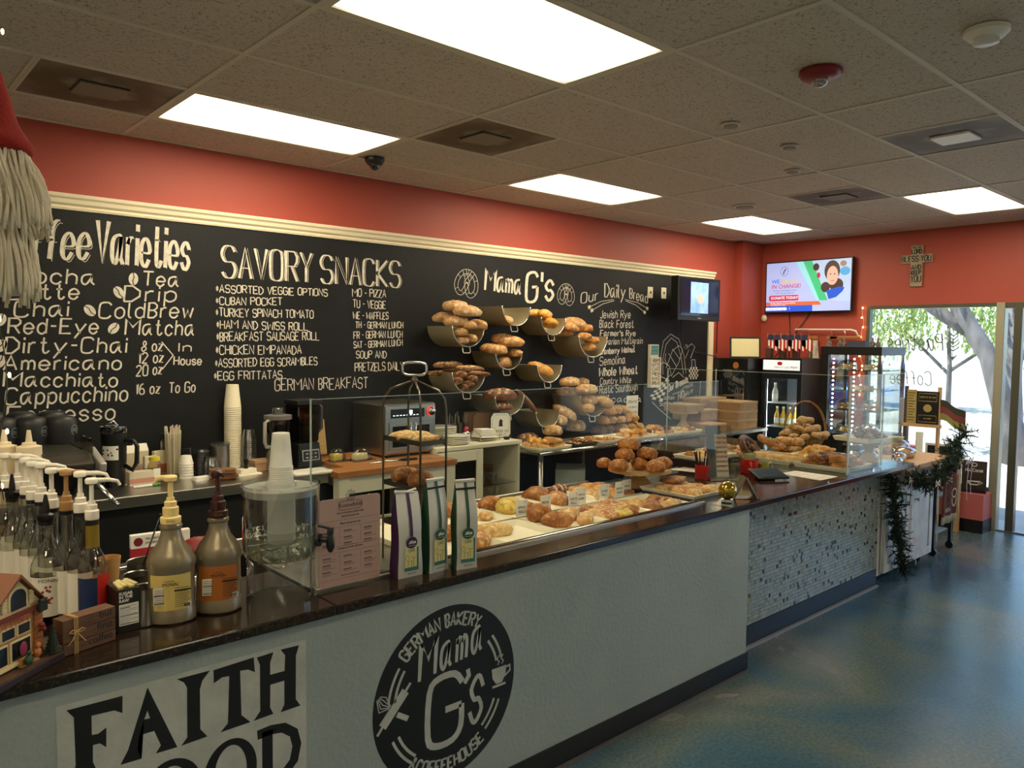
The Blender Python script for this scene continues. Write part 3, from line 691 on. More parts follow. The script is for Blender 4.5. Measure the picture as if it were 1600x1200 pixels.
# -- drawn bread basket with a checked cloth
def B2(pts, w=.004, closed=False): return dict(pts=[(p[0], p[2]) for p in pts], w=w, closed=closed)
mb = MB()
for q in ([(5.024, 0.000, 1.353), (5.007, 0.000, 1.548), (5.053, 0.000, 1.723), (5.168, 0.000, 1.796), (5.313, 0.000, 1.745), (5.409, 0.000, 1.572), (5.450, 0.000, 1.391)], [(5.055, 0.000, 1.385), (5.049, 0.000, 1.548), (5.097, 0.000, 1.691), (5.181, 0.000, 1.757), (5.281, 0.000, 1.712), (5.365, 0.000, 1.546), (5.406, 0.000, 1.378)],
          [(5.106, 0.000, 1.449), (5.207, 0.000, 1.626), (5.315, 0.000, 1.679), (5.384, 0.000, 1.639), (5.322, 0.000, 1.506), (5.196, 0.000, 1.362)], [(5.406, 0.000, 1.660), (5.450, 0.000, 1.693), (5.487, 0.000, 1.626), (5.433, 0.000, 1.546)], [(5.429, 0.000, 1.646), (5.541, 0.000, 1.701), (5.600, 0.000, 1.667), (5.524, 0.000, 1.545)],
          [(4.998, 0.000, 1.483), (5.061, 0.000, 1.509), (5.159, 0.000, 1.468), (5.195, 0.000, 1.382), (5.110, 0.000, 1.338), (5.013, 0.000, 1.366)], [(5.218, 0.000, 1.349), (5.326, 0.000, 1.400), (5.418, 0.000, 1.344)], [(5.143, 0.000, 1.600), (5.279, 0.000, 1.467)], [(5.207, 0.000, 1.646), (5.343, 0.000, 1.533)],
          [(4.886, 0.000, 1.112), (5.015, 0.000, 1.028), (5.212, 0.000, 0.918)], [(5.722, 0.000, 1.303), (5.707, 0.000, 1.096), (5.595, 0.000, 0.964), (5.368, 0.000, 0.895)], [(5.224, 0.000, 1.176), (5.357, 0.000, 1.198), (5.445, 0.000, 1.256)],
          [(5.100, 0.000, 1.600), (5.081, 0.000, 1.535), (5.126, 0.000, 1.482)], [(5.552, 0.000, 1.443), (5.548, 0.000, 1.531), (5.606, 0.000, 1.531), (5.621, 0.000, 1.442)]):
    mb.ribbon([(p[0], p[2]) for p in q], .006)
mb.build('basket_drawing', M_chalk, board, loc=(0, -.0062, 0))
mb = MB(); A0, A1, A2, A3 = [Vector((p[0], p[2])) for p in ((5.026, 0.000, 1.301), (5.185, 0.000, 1.363), (5.054, 0.000, 1.104), (4.823, 0.000, 1.153))]
def quadp(a, b, c, d, u, v): return a*(1-u)*(1-v)+b*u*(1-v)+c*u*v+d*(1-u)*v
for i in range(4):
    for j in range(8):
        mb.cur = (i+j) % 2
        q = [quadp(A0, A1, A2, A3, u, v) for u, v in ((i/4, j/8), ((i+1)/4, j/8), ((i+1)/4, (j+1)/8), (i/4, (j+1)/8))]
        mb.add([(p.x, 0, p.y) for p in q], [(0, 3, 2, 1)])
c_ = (5.589, 0.000, 1.388)
for i in range(7):
    for j in range(7):
        x, z = c_[0]+(i-3.5)*.024, c_[2]+(j-3.5)*.026
        if math.hypot(x-c_[0]+.012, z-c_[2]+.013) < .08:
            mb.cur = (i+j) % 2; mb.add([(x, 0, z), (x+.024, 0, z), (x+.024, 0, z+.026), (x, 0, z+.026)], [(0, 1, 2, 3)])
mb.build('checked_cloth_drawing', [M_chalk, M_black], board, loc=(0, -.0062, 0))
line('Our Breads', 5.147, 1.206, 5.489, 1.295, 0.066, w=.011, a=.005)
line('contain', 5.085, 1.129, 5.259, 1.122, 0.039, w=.005); line('NO', 5.326, 1.112, 5.426, 1.142, 0.067, w=.012, ang=True)
line('Sugar. eggs.', 5.013, 1.067, 5.396, 1.062, 0.046, w=.006); line('milk', 5.457, 1.222, 5.583, 1.252, 0.047, w=.005); line('oils or', 5.438, 1.141, 5.585, 1.190, 0.047, w=.005); line('fats', 5.544, 1.069, 5.658, 1.119, 0.048, w=.005)
# switch plates
for k, (p, lb) in enumerate((((4.818, 0.000, 2.202), 'cream light switch plate on the chalkboard right of the word Bread'), ((5.036, 0.000, 2.207), 'cream socket plate half hidden by the small wall television'))):
    t = thing('switch_plate', lb, 'switch plate', (p[0], -.005, p[2]), 0)
    MB().bx(-.04, .04, -.006, 0, -.055, .055).build('plate', M_cream2, t, bevel=.003); MB().bx(-.006, .006, -.012, -.006, -.012, .012).build('toggle', M_blackpl, t)
# tall narrow paper holder with a teal screen card, hung on the board
t = thing('menu_holder', 'cream wooden holder with a teal card on top and brown painted words', 'wall sign', ((4.871, 0.000, 1.260)[0], -.006, (4.871, 0.000, 1.260)[2]))
MB().bx(-.07, .09, -.05, 0, 0, .30).build('lower_pocket', M_cream2, t, bevel=.004); MB().bx(-.07, .07, -.03, 0, .30, .43).build('upper_card', M_cream2, t, bevel=.003)
MB().bx(-.055, .055, -.033, -.031, .325, .415).build('teal_card', mat('teal_card', '#3f9a9c', .4), t)
mb = MB()
for k, s_ in enumerate(('ADAMS', 'KITTE', 'CAFE', 'FRESH', 'BAKE', 'BREAD')): letter(mb, s_, -.055, .255-k*.045, .07, .255-k*.045, .032, .006, ang=True)
mb.build('lettering', mat('ink_brown', '#3a2c1e', .8), t, loc=(0, -.0515, 0))
mb = MB(); letter(mb, 'OUR RYE', -.05, .375, .05, .375, .022, .004, ang=True); letter(mb, 'TODAY', -.045, .335, .045, .335, .022, .004, ang=True); mb.build('lettering', M_whitep, t, loc=(0, -.0335, 0))

# ================================================================ FRONT COUNTER
YC, YT, ZT = -2.69, -2.53, .90       # painted face, mosaic face, top
fc = thing('counter_base', 'long grey counter front with round black logo, lettered panel and mosaic tiles', 'counter', (0, 0, 0))
MB().bx(-2.6, 2.232, YC, YC+.09, 0, .868).build('painted_front', M_grey, fc)
MB().bx(-2.6, 2.236, YC-.008, YC-.0005, 0, .10).bx(2.2325, 2.240, YC-.008, YC+.08, 0, .10).build('kick_board', M_blackpl, fc)
MB().bx(-2.6, 2.24, YC-.024, YC-.0085, 0, .012).build('floor_strip', mat('grey_rubber', '#59595a', .5), fc)
MB().bx(2.15, 4.20, YT+.004, YT+.10, 0, .868).build('tile_backing', mat('grout', '#b0b4b0', .8), fc)
MB().bx(2.236, 4.20, YT-.004, YT+.0035, .0, .125).build('kick_board', mat('navy_kick', '#171b24', .35), fc)
MB().bx(2.236, 4.20, YT-.022, YT-.0045, 0, .014).build('floor_strip', mat('pale_rubber', '#8c9098', .5), fc)
MB().bx(4.12, 4.20, YT+.10, -1.2, 0, .868).bx(4.38, 4.44, -2.0, -1.1, 0, .8675).build('end_panel', M_grey, fc)
# mosaic: about 1,900 little glass tiles, one part of joined geometry
R = rnd(11); m = MB(); cs = ['#8f9996', '#868f8c', '#99a29f', '#111419', '#232d55', '#6b1c22', '#75757a', '#8a8d4a', '#56655f', '#7f8d8a', '#2a3138']
tm = [mat('mosaic_%s' % n_, c, .12, coat=.3) for n_, c in zip(('pale', 'pale_b', 'pale_c', 'black', 'blue', 'red', 'smoke', 'olive', 'moss', 'sea', 'slate'), cs)]
tw, th = .0335, .0222
row = 0; z = .127
tw, th = .0220, .0222
while z < .868-th*.3:
    x = 2.238-(row % 2)*tw*.5
    while x < 4.20:
        q = R.random(); m.cur = 0 if q < .42 else 1 if q < .66 else 2 if q < .91 else R.choice((3, 3, 3, 4, 5, 6, 6, 7, 8, 8, 9, 9, 10, 10))
        m.bx(max(x, 2.236)+.0014, min(x+tw, 4.2)-.0014, YT-.001-R.random()*.0012, YT+.004, z+.0014, min(z+th, .867)-.0014)
        x += tw
    z += th; row += 1
m.build('mosaic_tiles', tm, fc, kind='stuff')
# round logo
LX, LZ, LR = .291, .476, .307
mb = MB(); mb.add([(LX+LR*math.cos(2*PI*k/72), 0, LZ+LR*math.sin(2*PI*k/72)) for k in range(72)], [tuple(range(72))]); lg = mb.build('logo_disc', M_blackp, fc, loc=(0, YC-.0006, 0))
mb = MB()
arc_text(mb, 'GERMAN BAKERY', LX, LZ, .235, 138, 58, .045, .008, ang=False)
arc_text(mb, '&COFFEEHOUSE', LX, LZ, .275, 232, 306, .042, .008, inward=True, ang=False)
letter(mb, 'Mama', LX-.125, LZ+.075, LX+.145, LZ+.115, .125, .013, slant=.06, space=2.3)
letter(mb, 'G', LX-.09, LZ-.175, LX+.055, LZ-.175, .235, .024, slant=.04)
letter(mb, 's', LX+.09, LZ-.14, LX+.145, LZ-.14, .235, .017, slant=.1)
mb.ribbon([(LX+.085, LZ+.06), (LX+.09, LZ+.035), (LX+.07, LZ+.012)], .018)
for a0, a1 in ((145, 172), (38, 14), (203, 232), (338, 312)):
    for r_ in (.225, .25):
        e_ = 0 if r_ > .23 else 3
        mb.ribbon([(LX+r_*math.cos(math.radians(a0+(a1-a0)*k/10)), LZ+r_*math.sin(math.radians(a0+(a1-a0)*k/10))) for k in range(11)], .010)
# cup with steam
cx, cz = LX+.235, LZ-.005
mb.add([(cx-.038, 0, cz+.03), (cx+.032, 0, cz+.03), (cx+.03, 0, cz-.005), (cx+.012, 0, cz-.03), (cx-.016, 0, cz-.03), (cx-.034, 0, cz-.005)], [(0, 5, 4, 3, 2, 1)])
mb.ribbon([(cx+.03, cz+.022), (cx+.05, cz+.025), (cx+.052, cz+.005), (cx+.026, cz-.01)], .007).ribbon([(cx-.034, cz-.038), (cx+.03, cz-.038)], .009)
for s_ in (-.01, .01): mb.ribbon([(cx+s_, cz+.04), (cx+s_+.008, cz+.05), (cx+s_-.003, cz+.062), (cx+s_+.007, cz+.075)], .005)
# rolling pin and whisk
cx, cz = LX-.225, LZ+.01; mb.ribbon([(cx-.045, cz-.045), (cx+.045, cz+.05)], .034).ribbon([(cx-.065, cz-.068), (cx-.045, cz-.045)], .010).ribbon([(cx+.045, cz+.05), (cx+.065, cz+.072)], .010)
mb.ribbon([(cx+.012, cz-.02), (cx+.055, cz-.048)], .018)
for q in (-.022, -.011, 0, .011, .022): mb.ribbon([(cx-.01, cz+.01), (cx-.045+q*.6, cz+.03+q), (cx-.06+q*.3, cz+.055+q*.2)], .0035)
mb.build('logo_lettering', M_whitep, fc, loc=(0, YC-.0012, 0))
# FAITH / FOOD panel
MB().bx(-.904, -.247, YC-.0011, YC-.0006, -.02+.22, .803).build('painted_panel', M_whitep, fc)
FA = {'F': [(-0.882, -2.690, 0.788), (-0.755, -2.690, 0.786), (-0.756, -2.690, 0.741), (-0.775, -2.690, 0.754), (-0.827, -2.690, 0.757), (-0.827, -2.690, 0.708), (-0.813, -2.690, 0.706), (-0.794, -2.690, 0.716), (-0.795, -2.690, 0.665), (-0.809, -2.690, 0.680), (-0.825, -2.690, 0.681), (-0.826, -2.690, 0.638), (-0.816, -2.690, 0.610), (-0.872, -2.690, 0.619), (-0.864, -2.690, 0.644), (-0.866, -2.690, 0.765)],
 'I': [(-0.621, -2.690, 0.790), (-0.533, -2.690, 0.789), (-0.554, -2.690, 0.767), (-0.561, -2.690, 0.744), (-0.561, -2.690, 0.633), (-0.542, -2.690, 0.606), (-0.612, -2.690, 0.604), (-0.596, -2.690, 0.622), (-0.595, -2.690, 0.759), (-0.603, -2.690, 0.776)],
 'T': [(-0.524, -2.690, 0.787), (-0.409, -2.690, 0.792), (-0.406, -2.690, 0.748), (-0.426, -2.690, 0.761), (-0.449, -2.690, 0.764), (-0.446, -2.690, 0.635), (-0.420, -2.690, 0.606), (-0.506, -2.690, 0.605), (-0.485, -2.690, 0.624), (-0.480, -2.690, 0.758), (-0.500, -2.690, 0.760), (-0.523, -2.690, 0.750)],
 'H': [(-0.400, -2.690, 0.789), (-0.350, -2.690, 0.791), (-0.360, -2.690, 0.763), (-0.360, -2.690, 0.727), (-0.316, -2.690, 0.726), (-0.314, -2.690, 0.772), (-0.328, -2.690, 0.793), (-0.270, -2.690, 0.791), (-0.280, -2.690, 0.762), (-0.281, -2.690, 0.630), (-0.266, -2.690, 0.606), (-0.329, -2.690, 0.605), (-0.317, -2.690, 0.626), (-0.317, -2.690, 0.697), (-0.360, -2.690, 0.697), (-0.361, -2.690, 0.630), (-0.351, -2.690, 0.608), (-0.411, -2.690, 0.606), (-0.391, -2.690, 0.629), (-0.391, -2.690, 0.764)]}
def poly_face(mb, pts):
    bm = bmesh.new(); vs = [bm.verts.new((p[0], 0, p[1])) for p in pts]; f = bm.faces.new(vs)
    if f.normal.y > 0 or True: bm.normal_update()
    if f.normal.y > 0: f.normal_flip()
    bmesh.ops.triangulate(bm, faces=[f]); bm.verts.index_update()
    mb.add([tuple(v.co) for v in bm.verts], [tuple(v.index for v in f.verts) for f in bm.faces]); bm.free()
for k_, P_ in FA.items():
    mb = MB(); poly_face(mb, [(p[0], p[2]) for p in P_]); mb.build('painted_letter', M_blackp, fc, loc=(0, YC-.0016, 0))
A_ = [(p[0], p[2]) for p in ((-0.695, -2.690, 0.790), (-0.622, -2.690, 0.604), (-0.677, -2.690, 0.606), (-0.664, -2.690, 0.624), (-0.680, -2.690, 0.668), (-0.717, -2.690, 0.669), (-0.722, -2.690, 0.631), (-0.712, -2.690, 0.605), (-0.763, -2.690, 0.607), (-0.744, -2.690, 0.640))]
H_ = [(p[0], p[2]) for p in ((-0.696, -2.690, 0.728), (-0.690, -2.690, 0.706), (-0.704, -2.690, 0.707))]
mb = MB(); # A with its counter cut out, as two halves meeting at the apex line
mb.add([(x, 0, z) for x, z in (A_[0], H_[0], H_[1], H_[2])]+[(x, 0, z) for x, z in A_[1:]], [])
# indices: 0 apex 1 H0 2 H1 3 H2 ; 4.. = A1..A9
for f in ((0, 1, 12), (1, 3, 12), (3, 10, 12), (3, 9, 10), (3, 8, 9), (12, 10, 11), (0, 4, 1), (1, 4, 2), (2, 4, 7), (4, 6, 7), (4, 5, 6), (2, 7, 8), (2, 8, 3)): mb.f.append(f); mb.mi.append(0)
mb.build('painted_letter', M_blackp, fc, loc=(0, YC-.0016, 0))
def ringO(cx, cz, rx, rz, w):
    mb = MB(); n = 40; vs = []
    for k in range(n):
        a = 2*PI*k/n; vs.append((cx+rx*math.cos(a), 0, cz+rz*math.sin(a)))
    for k in range(n):
        a = 2*PI*k/n; vs.append((cx+(rx-w)*math.cos(a), 0, cz+(rz-w*.6)*math.sin(a)))
    mb.add(vs, [(k, (k+1) % n, n+(k+1) % n, n+k) for k in range(n)]); mb.build('painted_letter', M_blackp, fc, loc=(0, YC-.0016, 0))
ringO(-.640, .480, .082, .096, .032); ringO(-.478, .480, .076, .096, .030)
mb = MB(); letter(mb, 'F', -.865, .40, -.765, .40, .165, .030, a=.008); mb.build('painted_letter', M_blackp, fc, loc=(0, YC-.0016, 0))
mb = MB(); mb.ribbon([(-.400, .560), (-.36, .563), (-.32, .556), (-.288, .53), (-.278, .49), (-.288, .445), (-.32, .415), (-.36, .405), (-.385, .405)], .028).ribbon([(-.370, .563), (-.370, .40)], .032); mb.build('painted_letter', M_blackp, fc, loc=(0, YC-.0016, 0))

# granite tops, one slab per run
def slab(label, x0, x1, y0, y1):
    o = MB().bx(x0, x1, y0, y1, ZT-.032, ZT).build('countertop', M_granite, None, bevel=.005); return tag(o, label, 'countertop')
o = MB().prism([(-2.6, -2.735), (-.17, -2.735), (-.17, -2.28), (-.62, -2.28), (-.62, -1.62), (-2.6, -1.62)], .032, 'z', ZT-.032).build('countertop', M_granite, None, bevel=.005)
tag(o, 'dark granite slab under the pump bottles, water dispenser and village ornament', 'countertop')
slab('narrow dark granite ledge before the glass, carrying three coffee bags', -.1695, 1.985, -2.735, -2.54)
slab('dark granite slab of the pay area with gold ball, tablet and red mug', 1.986, 3.345, -2.735, -1.95)
o = MB().prism([(3.3455, -2.735), (4.27, -2.735), (4.27, -2.07), (4.46, -2.07), (4.46, -1.0), (3.3455, -1.0)], .032, 'z', ZT-.032).build('countertop', M_granite, None, bevel=.005)
tag(o, 'dark granite slab below the pastry case with glass panes', 'countertop')
# steel tray well with its rails
wl = thing('tray_well', 'steel lined display well holding two rows of white pastry trays', 'display well', (0, 0, 0))
MB().bx(-.1, 1.98, -2.535, -1.78, .855, .862).build('well_floor', M_steel, wl)
MB().bx(-.1, 1.98, -2.538, -2.522, .862, .904).build('front_rail', M_chrome, wl, bevel=.003)
MB().bx(-.1, 1.98, -1.80, -1.78, .862, .90).build('back_rail', M_steel, wl, bevel=.003)
MB().bx(-.1, 1.98, -2.50, -1.80, .10, .854).build('cabinet_body', mat('dark_cabinet', '#1b1a19', .5), wl)
for k in range(4): MB().bx(-.09+k*.52, .41+k*.52, -1.799, -1.785, .13, .83).build('cabinet_door', M_steel, wl, bevel=.004)
# lower prep counter behind the bottles
pc = thing('prep_counter', 'low steel prep counter with black pans behind the syrup bottles', 'prep counter', (0, 0, 0))
MB().bx(-.615, -.18, -2.27, -1.60, .80, .83).build('worktop', M_steel, pc, bevel=.004)
MB().bx(-.61, -.185, -2.26, -1.62, .1, .7995).build('body', mat('dark_cabinet', '#1b1a19', .5), pc)
for k, x in enumerate((-.60, -.39)):
    p = MB(); p.bx(x, x+.22, -1.98, -1.95, .83, .838).bx(x, x+.22, -1.69, -1.66, .83, .838).bx(x, x+.02, -1.95, -1.69, .83, .838).bx(x+.2, x+.22, -1.95, -1.69, .83, .838); q = p.build('pan_rim', M_chrome, pc, bevel=.003)
    MB().bx(x+.02, x+.2, -1.95, -1.69, .8302, .832).build('pan_well', M_blackpl, pc)

# glass guards
M_glass2 = glass('quiet_glass', '#f4f7f5', 1.35, .02, .6)
def pane(name, label, parts, grp=None):
    t = thing(name, label, 'glass guard', (0, 0, 0), 0, grp)
    for nm, a, m in parts: MB().bx(*a).build(nm, m, t)
    return t
M_edge = mat('glass_edge', '#b9c9c3', .15, alpha=.8)
pane('glass_guard', 'long upright glass guard between the coffee bags and the pastry trays', (
    ('pane', (-.172, 2.08, -2.585, -2.579, .902, 1.512), M_glass2), ('bottom_track', (-.172, 1.985, -2.592, -2.572, .9, .908), M_steel),
    ('top_edge', (-.172, 2.08, -2.585, -2.579, 1.5121, 1.514), M_edge), ('side_edge', (-.175, -.1721, -2.586, -2.578, .905, 1.514), M_edge)))
pane('glass_case', 'tall open-topped glass corner guard around the pastry trays at the counter end', (
    ('front_pane', (3.392, 3.398, -2.66, -1.30, .902, 1.512), M_glass2), ('side_pane', (3.398, 4.22, -2.666, -2.66, .902, 1.512), M_glass2),
    ('top_edge', (3.392, 3.398, -2.66, -1.30, 1.5121, 1.515), M_edge), ('side_top_edge', (3.398, 4.22, -2.666, -2.66, 1.5121, 1.515), M_edge),
    ('corner_edge', (3.388, 3.3985, -2.669, -2.6602, .902, 1.515), M_edge), ('end_edge', (3.389, 3.399, -1.2999, -1.295, .902, 1.515), M_edge),
    ('middle_edge', (3.90, 3.915, -2.6595, -2.652, .905, 1.512), M_edge)))

# ================================================================ BREAD AND PASTRY
AUTO = {}
ORD = ['leftmost', 'second from left', 'third from left', 'fourth from left', 'fifth from left', 'sixth from left', 'seventh from left', 'eighth from left', 'ninth from left', 'tenth from left', 'eleventh from left', 'twelfth from left']
ORDR = ['rightmost', 'second from right', 'third from right', 'fourth from right', 'fifth from right', 'sixth from right', 'seventh from right', 'eighth from right', 'ninth from right', 'tenth from right', 'eleventh from right', 'twelfth from right']
def auto(o, base, cat, group):
    """things of one pile: their labels get their order in the picture at the end"""
    o['category'] = cat; o['group'] = group; AUTO.setdefault(base, []).append(o); return o
def crust(name, a, b, c, sc=14):
    m = mat(name, a, .5, var=b, scale=sc, detail=5, lo=.40, hi=.62, bump=.6, bscale=60); nt = m.node_tree; bs = nt.nodes['Principled BSDF']
    # paler on top where it is floured
    n = nt.nodes.new('ShaderNodeTexNoise'); n.inputs['Scale'].default_value = sc*2.6; n.inputs['Detail'].default_value = 3
    tc = nt.nodes.new('ShaderNodeTexCoord'); nt.links.new(tc.outputs['Object'], n.inputs['Vector'])
    r = nt.nodes.new('ShaderNodeValToRGB'); r.color_ramp.elements[0].position = .52; r.color_ramp.elements[1].position = .68
    nt.links.new(n.outputs['Fac'], r.inputs['Fac'])
    mx = nt.nodes.new('ShaderNodeMix'); mx.data_type = 'RGBA'; mx.inputs[7].default_value = lin(c)
    old = bs.inputs['Base Color'].links[0].from_socket
    nt.links.new(r.outputs['Color'], mx.inputs[0]); nt.links.new(old, mx.inputs[6]); nt.links.new(mx.outputs[2], bs.inputs['Base Color'])
    return m
K_tan = crust('crust_tan', '#b27a3e', '#c9965a', '#e0bd8a')
K_floury = crust('crust_floury', '#b98a55', '#cfa772', '#e9d5ae', 10)
K_dark = crust('crust_dark', '#5d3a22', '#7c4f2c', '#a27a50')
K_rye = crust('crust_rye', '#6b3a26', '#7f4a33', '#9b6a4e')
K_gold = crust('crust_golden', '#cf8a2e', '#dfa244', '#ecc272')
K_seed = crust('crust_seeded', '#a9713a', '#c99a60', '#e6cfa0', 40)
K_brown = crust('pastry_brown', '#8c4f1c', '#b5742f', '#d69b55', 22)
K_choc = crust('pastry_dark', '#4a2413', '#6d3a1d', '#a9713c', 22)
K_pale = crust('pastry_pale', '#c9924c', '#e0b878', '#f0dcae', 20)
K_egg = crust('pastry_egg', '#d9b04a', '#ecd07a', '#7a8a3a', 26)
K_straw = crust('pastry_red', '#b56a30', '#d8a25e', '#efd9b0', 30)
K_crumb = mat('bread_crumb', '#e2c08a', .8, var='#cf9f63', scale=40)
MESH = {}
def loaf_mesh(kind, m, seed=0):
    key = (kind, m.name, seed)
    if key in MESH: return MESH[key]
    R = rnd(seed*7+len(kind)); mb = MB(); off = Vector((R.uniform(0, 9), R.uniform(0, 9), R.uniform(0, 9)))
    P = {'oval': ((.12, .062, .05), 3, .10, .9), 'baguette': ((.20, .042, .036), 5, .07, .8), 'round': ((.085, .085, .058), 2, .10, .9), 'roll': ((.05, .042, .034), 1, .14, .9),
         'sub': ((.085, .036, .03), 3, .1, .85), 'bun': ((.06, .048, .038), 0, .12, .9), 'lump': ((.05, .045, .032), 0, .32, .9), 'pinch': ((.035, .03, .022), 0, .4, .9),
         'seeded': ((.09, .06, .05), 0, .22, .9), 'strip': ((.075, .022, .016), 3, .2, .8), 'square': ((.05, .05, .028), 0, .12, .6), 'slab': ((.10, .06, .016), 0, .2, .5), 'cookie': ((.04, .04, .012), 0, .22, .8)}[kind]
    r, ns, amp, pw = P
    def fn(p):
        q = Vector((math.copysign(abs(p.x)**pw, p.x), math.copysign(abs(p.y)**pw, p.y), p.z))
        if pw < .7: q = Vector((math.copysign(abs(p.x)**pw, p.x), math.copysign(abs(p.y)**pw, p.y), math.copysign(abs(p.z)**.8, p.z)))
        d = 1+amp*noise.noise(p*1.7+off)+amp*.5*noise.noise(p*4.3+off)
        q = q*d
        if q.z < -.55: q.z = -.55+(q.z+.55)*.2
        for k in range(ns):
            c = (k-(ns-1)/2)*(1.5/max(ns, 1)); u = q.x-c-.35*q.y
            if q.z > .1 and abs(u) < .10: q = q*(1-.10*(1-abs(u)/.10))
        return q
    big = kind in ('oval', 'baguette', 'round', 'sub')
    mb.ball((0, 0, r[2]*.55), r, 26 if big else 16, 16 if big else 10, fn)
    for i, f in enumerate(mb.f):
        c = sum((Vector(mb.v[j]) for j in f), Vector())/len(f); x, y, z = c.x/r[0], c.y/r[1], c.z/r[2]-.55
        for k in range(ns):
            cc = (k-(ns-1)/2)*(1.5/max(ns, 1))
            if z > .35 and abs(x-cc-.35*y) < .075: mb.mi[i] = 1
    o = mb.build(kind, [m, K_crumb], None, smooth=True); me = o.data; bpy.data.objects.remove(o)
    MESH[key] = me; return me
def croissant_mesh(m, seed=0, curl=2.2, n=20, R0=.045, rad=.026):
    key = ('croissant', m.name, seed)
    if key in MESH: return MESH[key]
    path = []; rr = []
    for i in range(n*2+1):
        t = i/(n*2); a = -curl/2+curl*t; path.append((R0*1.3*math.sin(a), R0*math.cos(a)-R0*.7, rad*.9))
        rr.append(rad*(math.sin(PI*t)**.6*.95+.12)*(1+.13*abs(math.sin(t*PI*7))))
    o = MB().tube(path, rr, 12).build('croissant', m, None, smooth=True); me = o.data; bpy.data.objects.remove(o); MESH[key] = me; return me
def pretzel_mesh(m, s=.07, r=.014):
    key = ('pretzel', m.name, s)
    if key in MESH: return MESH[key]
    P = pretzel_pts(0, 0, s, s*.85); path = []
    for i, (x, y) in enumerate(P):
        t = i/(len(P)-1); z = r+(r*1.2 if .12 < t < .3 else 0)+(r*.6 if .7 < t < .88 else 0); path.append((x, y, z))
    rr = [r*(.65+.5*math.sin(PI*i/(len(P)-1))) for i in range(len(P))]
    o = MB().tube(path, rr, 9).build('pretzel', m, None, smooth=True); me = o.data; bpy.data.objects.remove(o); MESH[key] = me; return me
def put(me, name, loc, rot=(0, 0, 0), s=1.):
    o = bpy.data.objects.new(name, me); C.objects.link(o); o.location = loc; o.rotation_euler = rot; o.scale = (s,)*3 if not isinstance(s, tuple) else s
    return o
def bread(name, kind, m, loc, rot=(0, 0, 0), s=1., base=None, cat='bread', group=None, label=None, seed=0):
    me = croissant_mesh(m, seed) if kind == 'croissant' else pretzel_mesh(m) if kind == 'pretzel' else loaf_mesh(kind, m, seed)
    o = put(me, name, loc, rot, s)
    if base: auto(o, base, cat, group or base)
    else: tag(o, label, cat, group)
    return o
def danish(loc, rz, s, base, group, m=K_pale, fill=K_straw, cat='pastry'):
    t = thing('danish', '', cat, loc, rz, group); auto(t, base, cat, group); t.scale = (s,)*3
    o = bpy.data.objects.new('pastry_shell', loaf_mesh('square', m, 1)); C.objects.link(o); o.parent = t
    f = bpy.data.objects.new('filling', loaf_mesh('pinch', fill, 2)); C.objects.link(f); f.parent = t; f.location = (0, 0, .022); f.scale = (1.0, .8, .7)
    return t

# ---- steel wall bins : (x left, x right, z top, front)
BINS = [(2.12, 2.424, 1.81, .31, 'upper left'), (2.604, 2.903, 1.975, .306, 'top row, holding one pale roll'), (3.058, 3.342, 1.90, .272, 'top row, holding golden loaves'), (3.44, 3.80, 1.755, .336, 'upper right'),
        (2.558, 2.84, 1.622, .284, 'centre'), (2.128, 2.441, 1.47, .303, 'lower left'), (3.014, 3.297, 1.51, .28, 'right of centre, with a curved golden loaf'), (2.543, 2.845, 1.277, .306, 'lower centre, over the framed paper'),
        (2.999, 3.274, 1.132, .287, 'lowest, just above the loaves on the table'), (3.473, 3.835, 1.243, .333, 'lower right, heaped with pale oval loaves')]
for x0, x1, zt, d, lb in BINS:
    t = thing('bread_bin', 'half round steel bread bin on the chalkboard, '+lb, 'bread bin', ((x0+x1)/2, -.006, zt), 0, 'steel bread bins on the wall')
    r = (x1-x0)/2; n = 20; mb = MB(); pts = []
    for k in range(n+1): a = PI+PI*k/n; pts.append((r*math.cos(a), r*math.sin(a)*1.0))
    ins = [(x*(1-.004/r), z*(1-.004/r)) for x, z in pts]
    vs = [(x, 0, z) for x, z in pts]+[(x, -d, z) for x, z in pts]+[(x, 0, z) for x, z in ins]+[(x, -d, z) for x, z in ins]; N = n+1
    fs = [(i, i+1, N+i+1, N+i) for i in range(n)]+[(2*N+i+1, 2*N+i, 3*N+i, 3*N+i+1) for i in range(n)]+[(N+i, N+i+1, 3*N+i+1, 3*N+i) for i in range(n)]+[(i, N+i, 3*N+i, 2*N+i) for i in (0,)]+[(n, 2*N+n, 3*N+n, N+n)]
    mb.add(vs, fs).build('trough', M_brass, t, smooth=40)
    MB().prism(ins, .003, 'y', -.004).build('back_plate', M_brass, t)
    MB().tube([(x, -d, z) for x, z in pts], .0035, 6).build('rolled_rim', M_chrome, t, smooth=True)
    MB().tube([(-.035, -d+.03, -r+.004), (-.035, -d+.02, -r-.035), (-.028, -d+.02, -r-.045), (.028, -d+.02, -r-.045), (.035, -d+.02, -r-.035), (.035, -d+.03, -r+.004)], .0045, 6).build('hook', M_white, t, smooth=True)
PH = PI/2
B1 = 'floury tan loaf heaped in the upper left bin'; B4 = 'tan loaf heaped in the upper right bin'; B5 = 'crusty brown loaf in the centre bin'
B6 = 'dark brown loaf in the lower left bin'; B10 = 'pale oval loaf in the lower right bin'; B3 = 'golden loaf in the top row bin'; B8 = 'reddish rye loaf in the lower centre bin'
BT = 'pale round loaf on the steel table under the lowest bin'
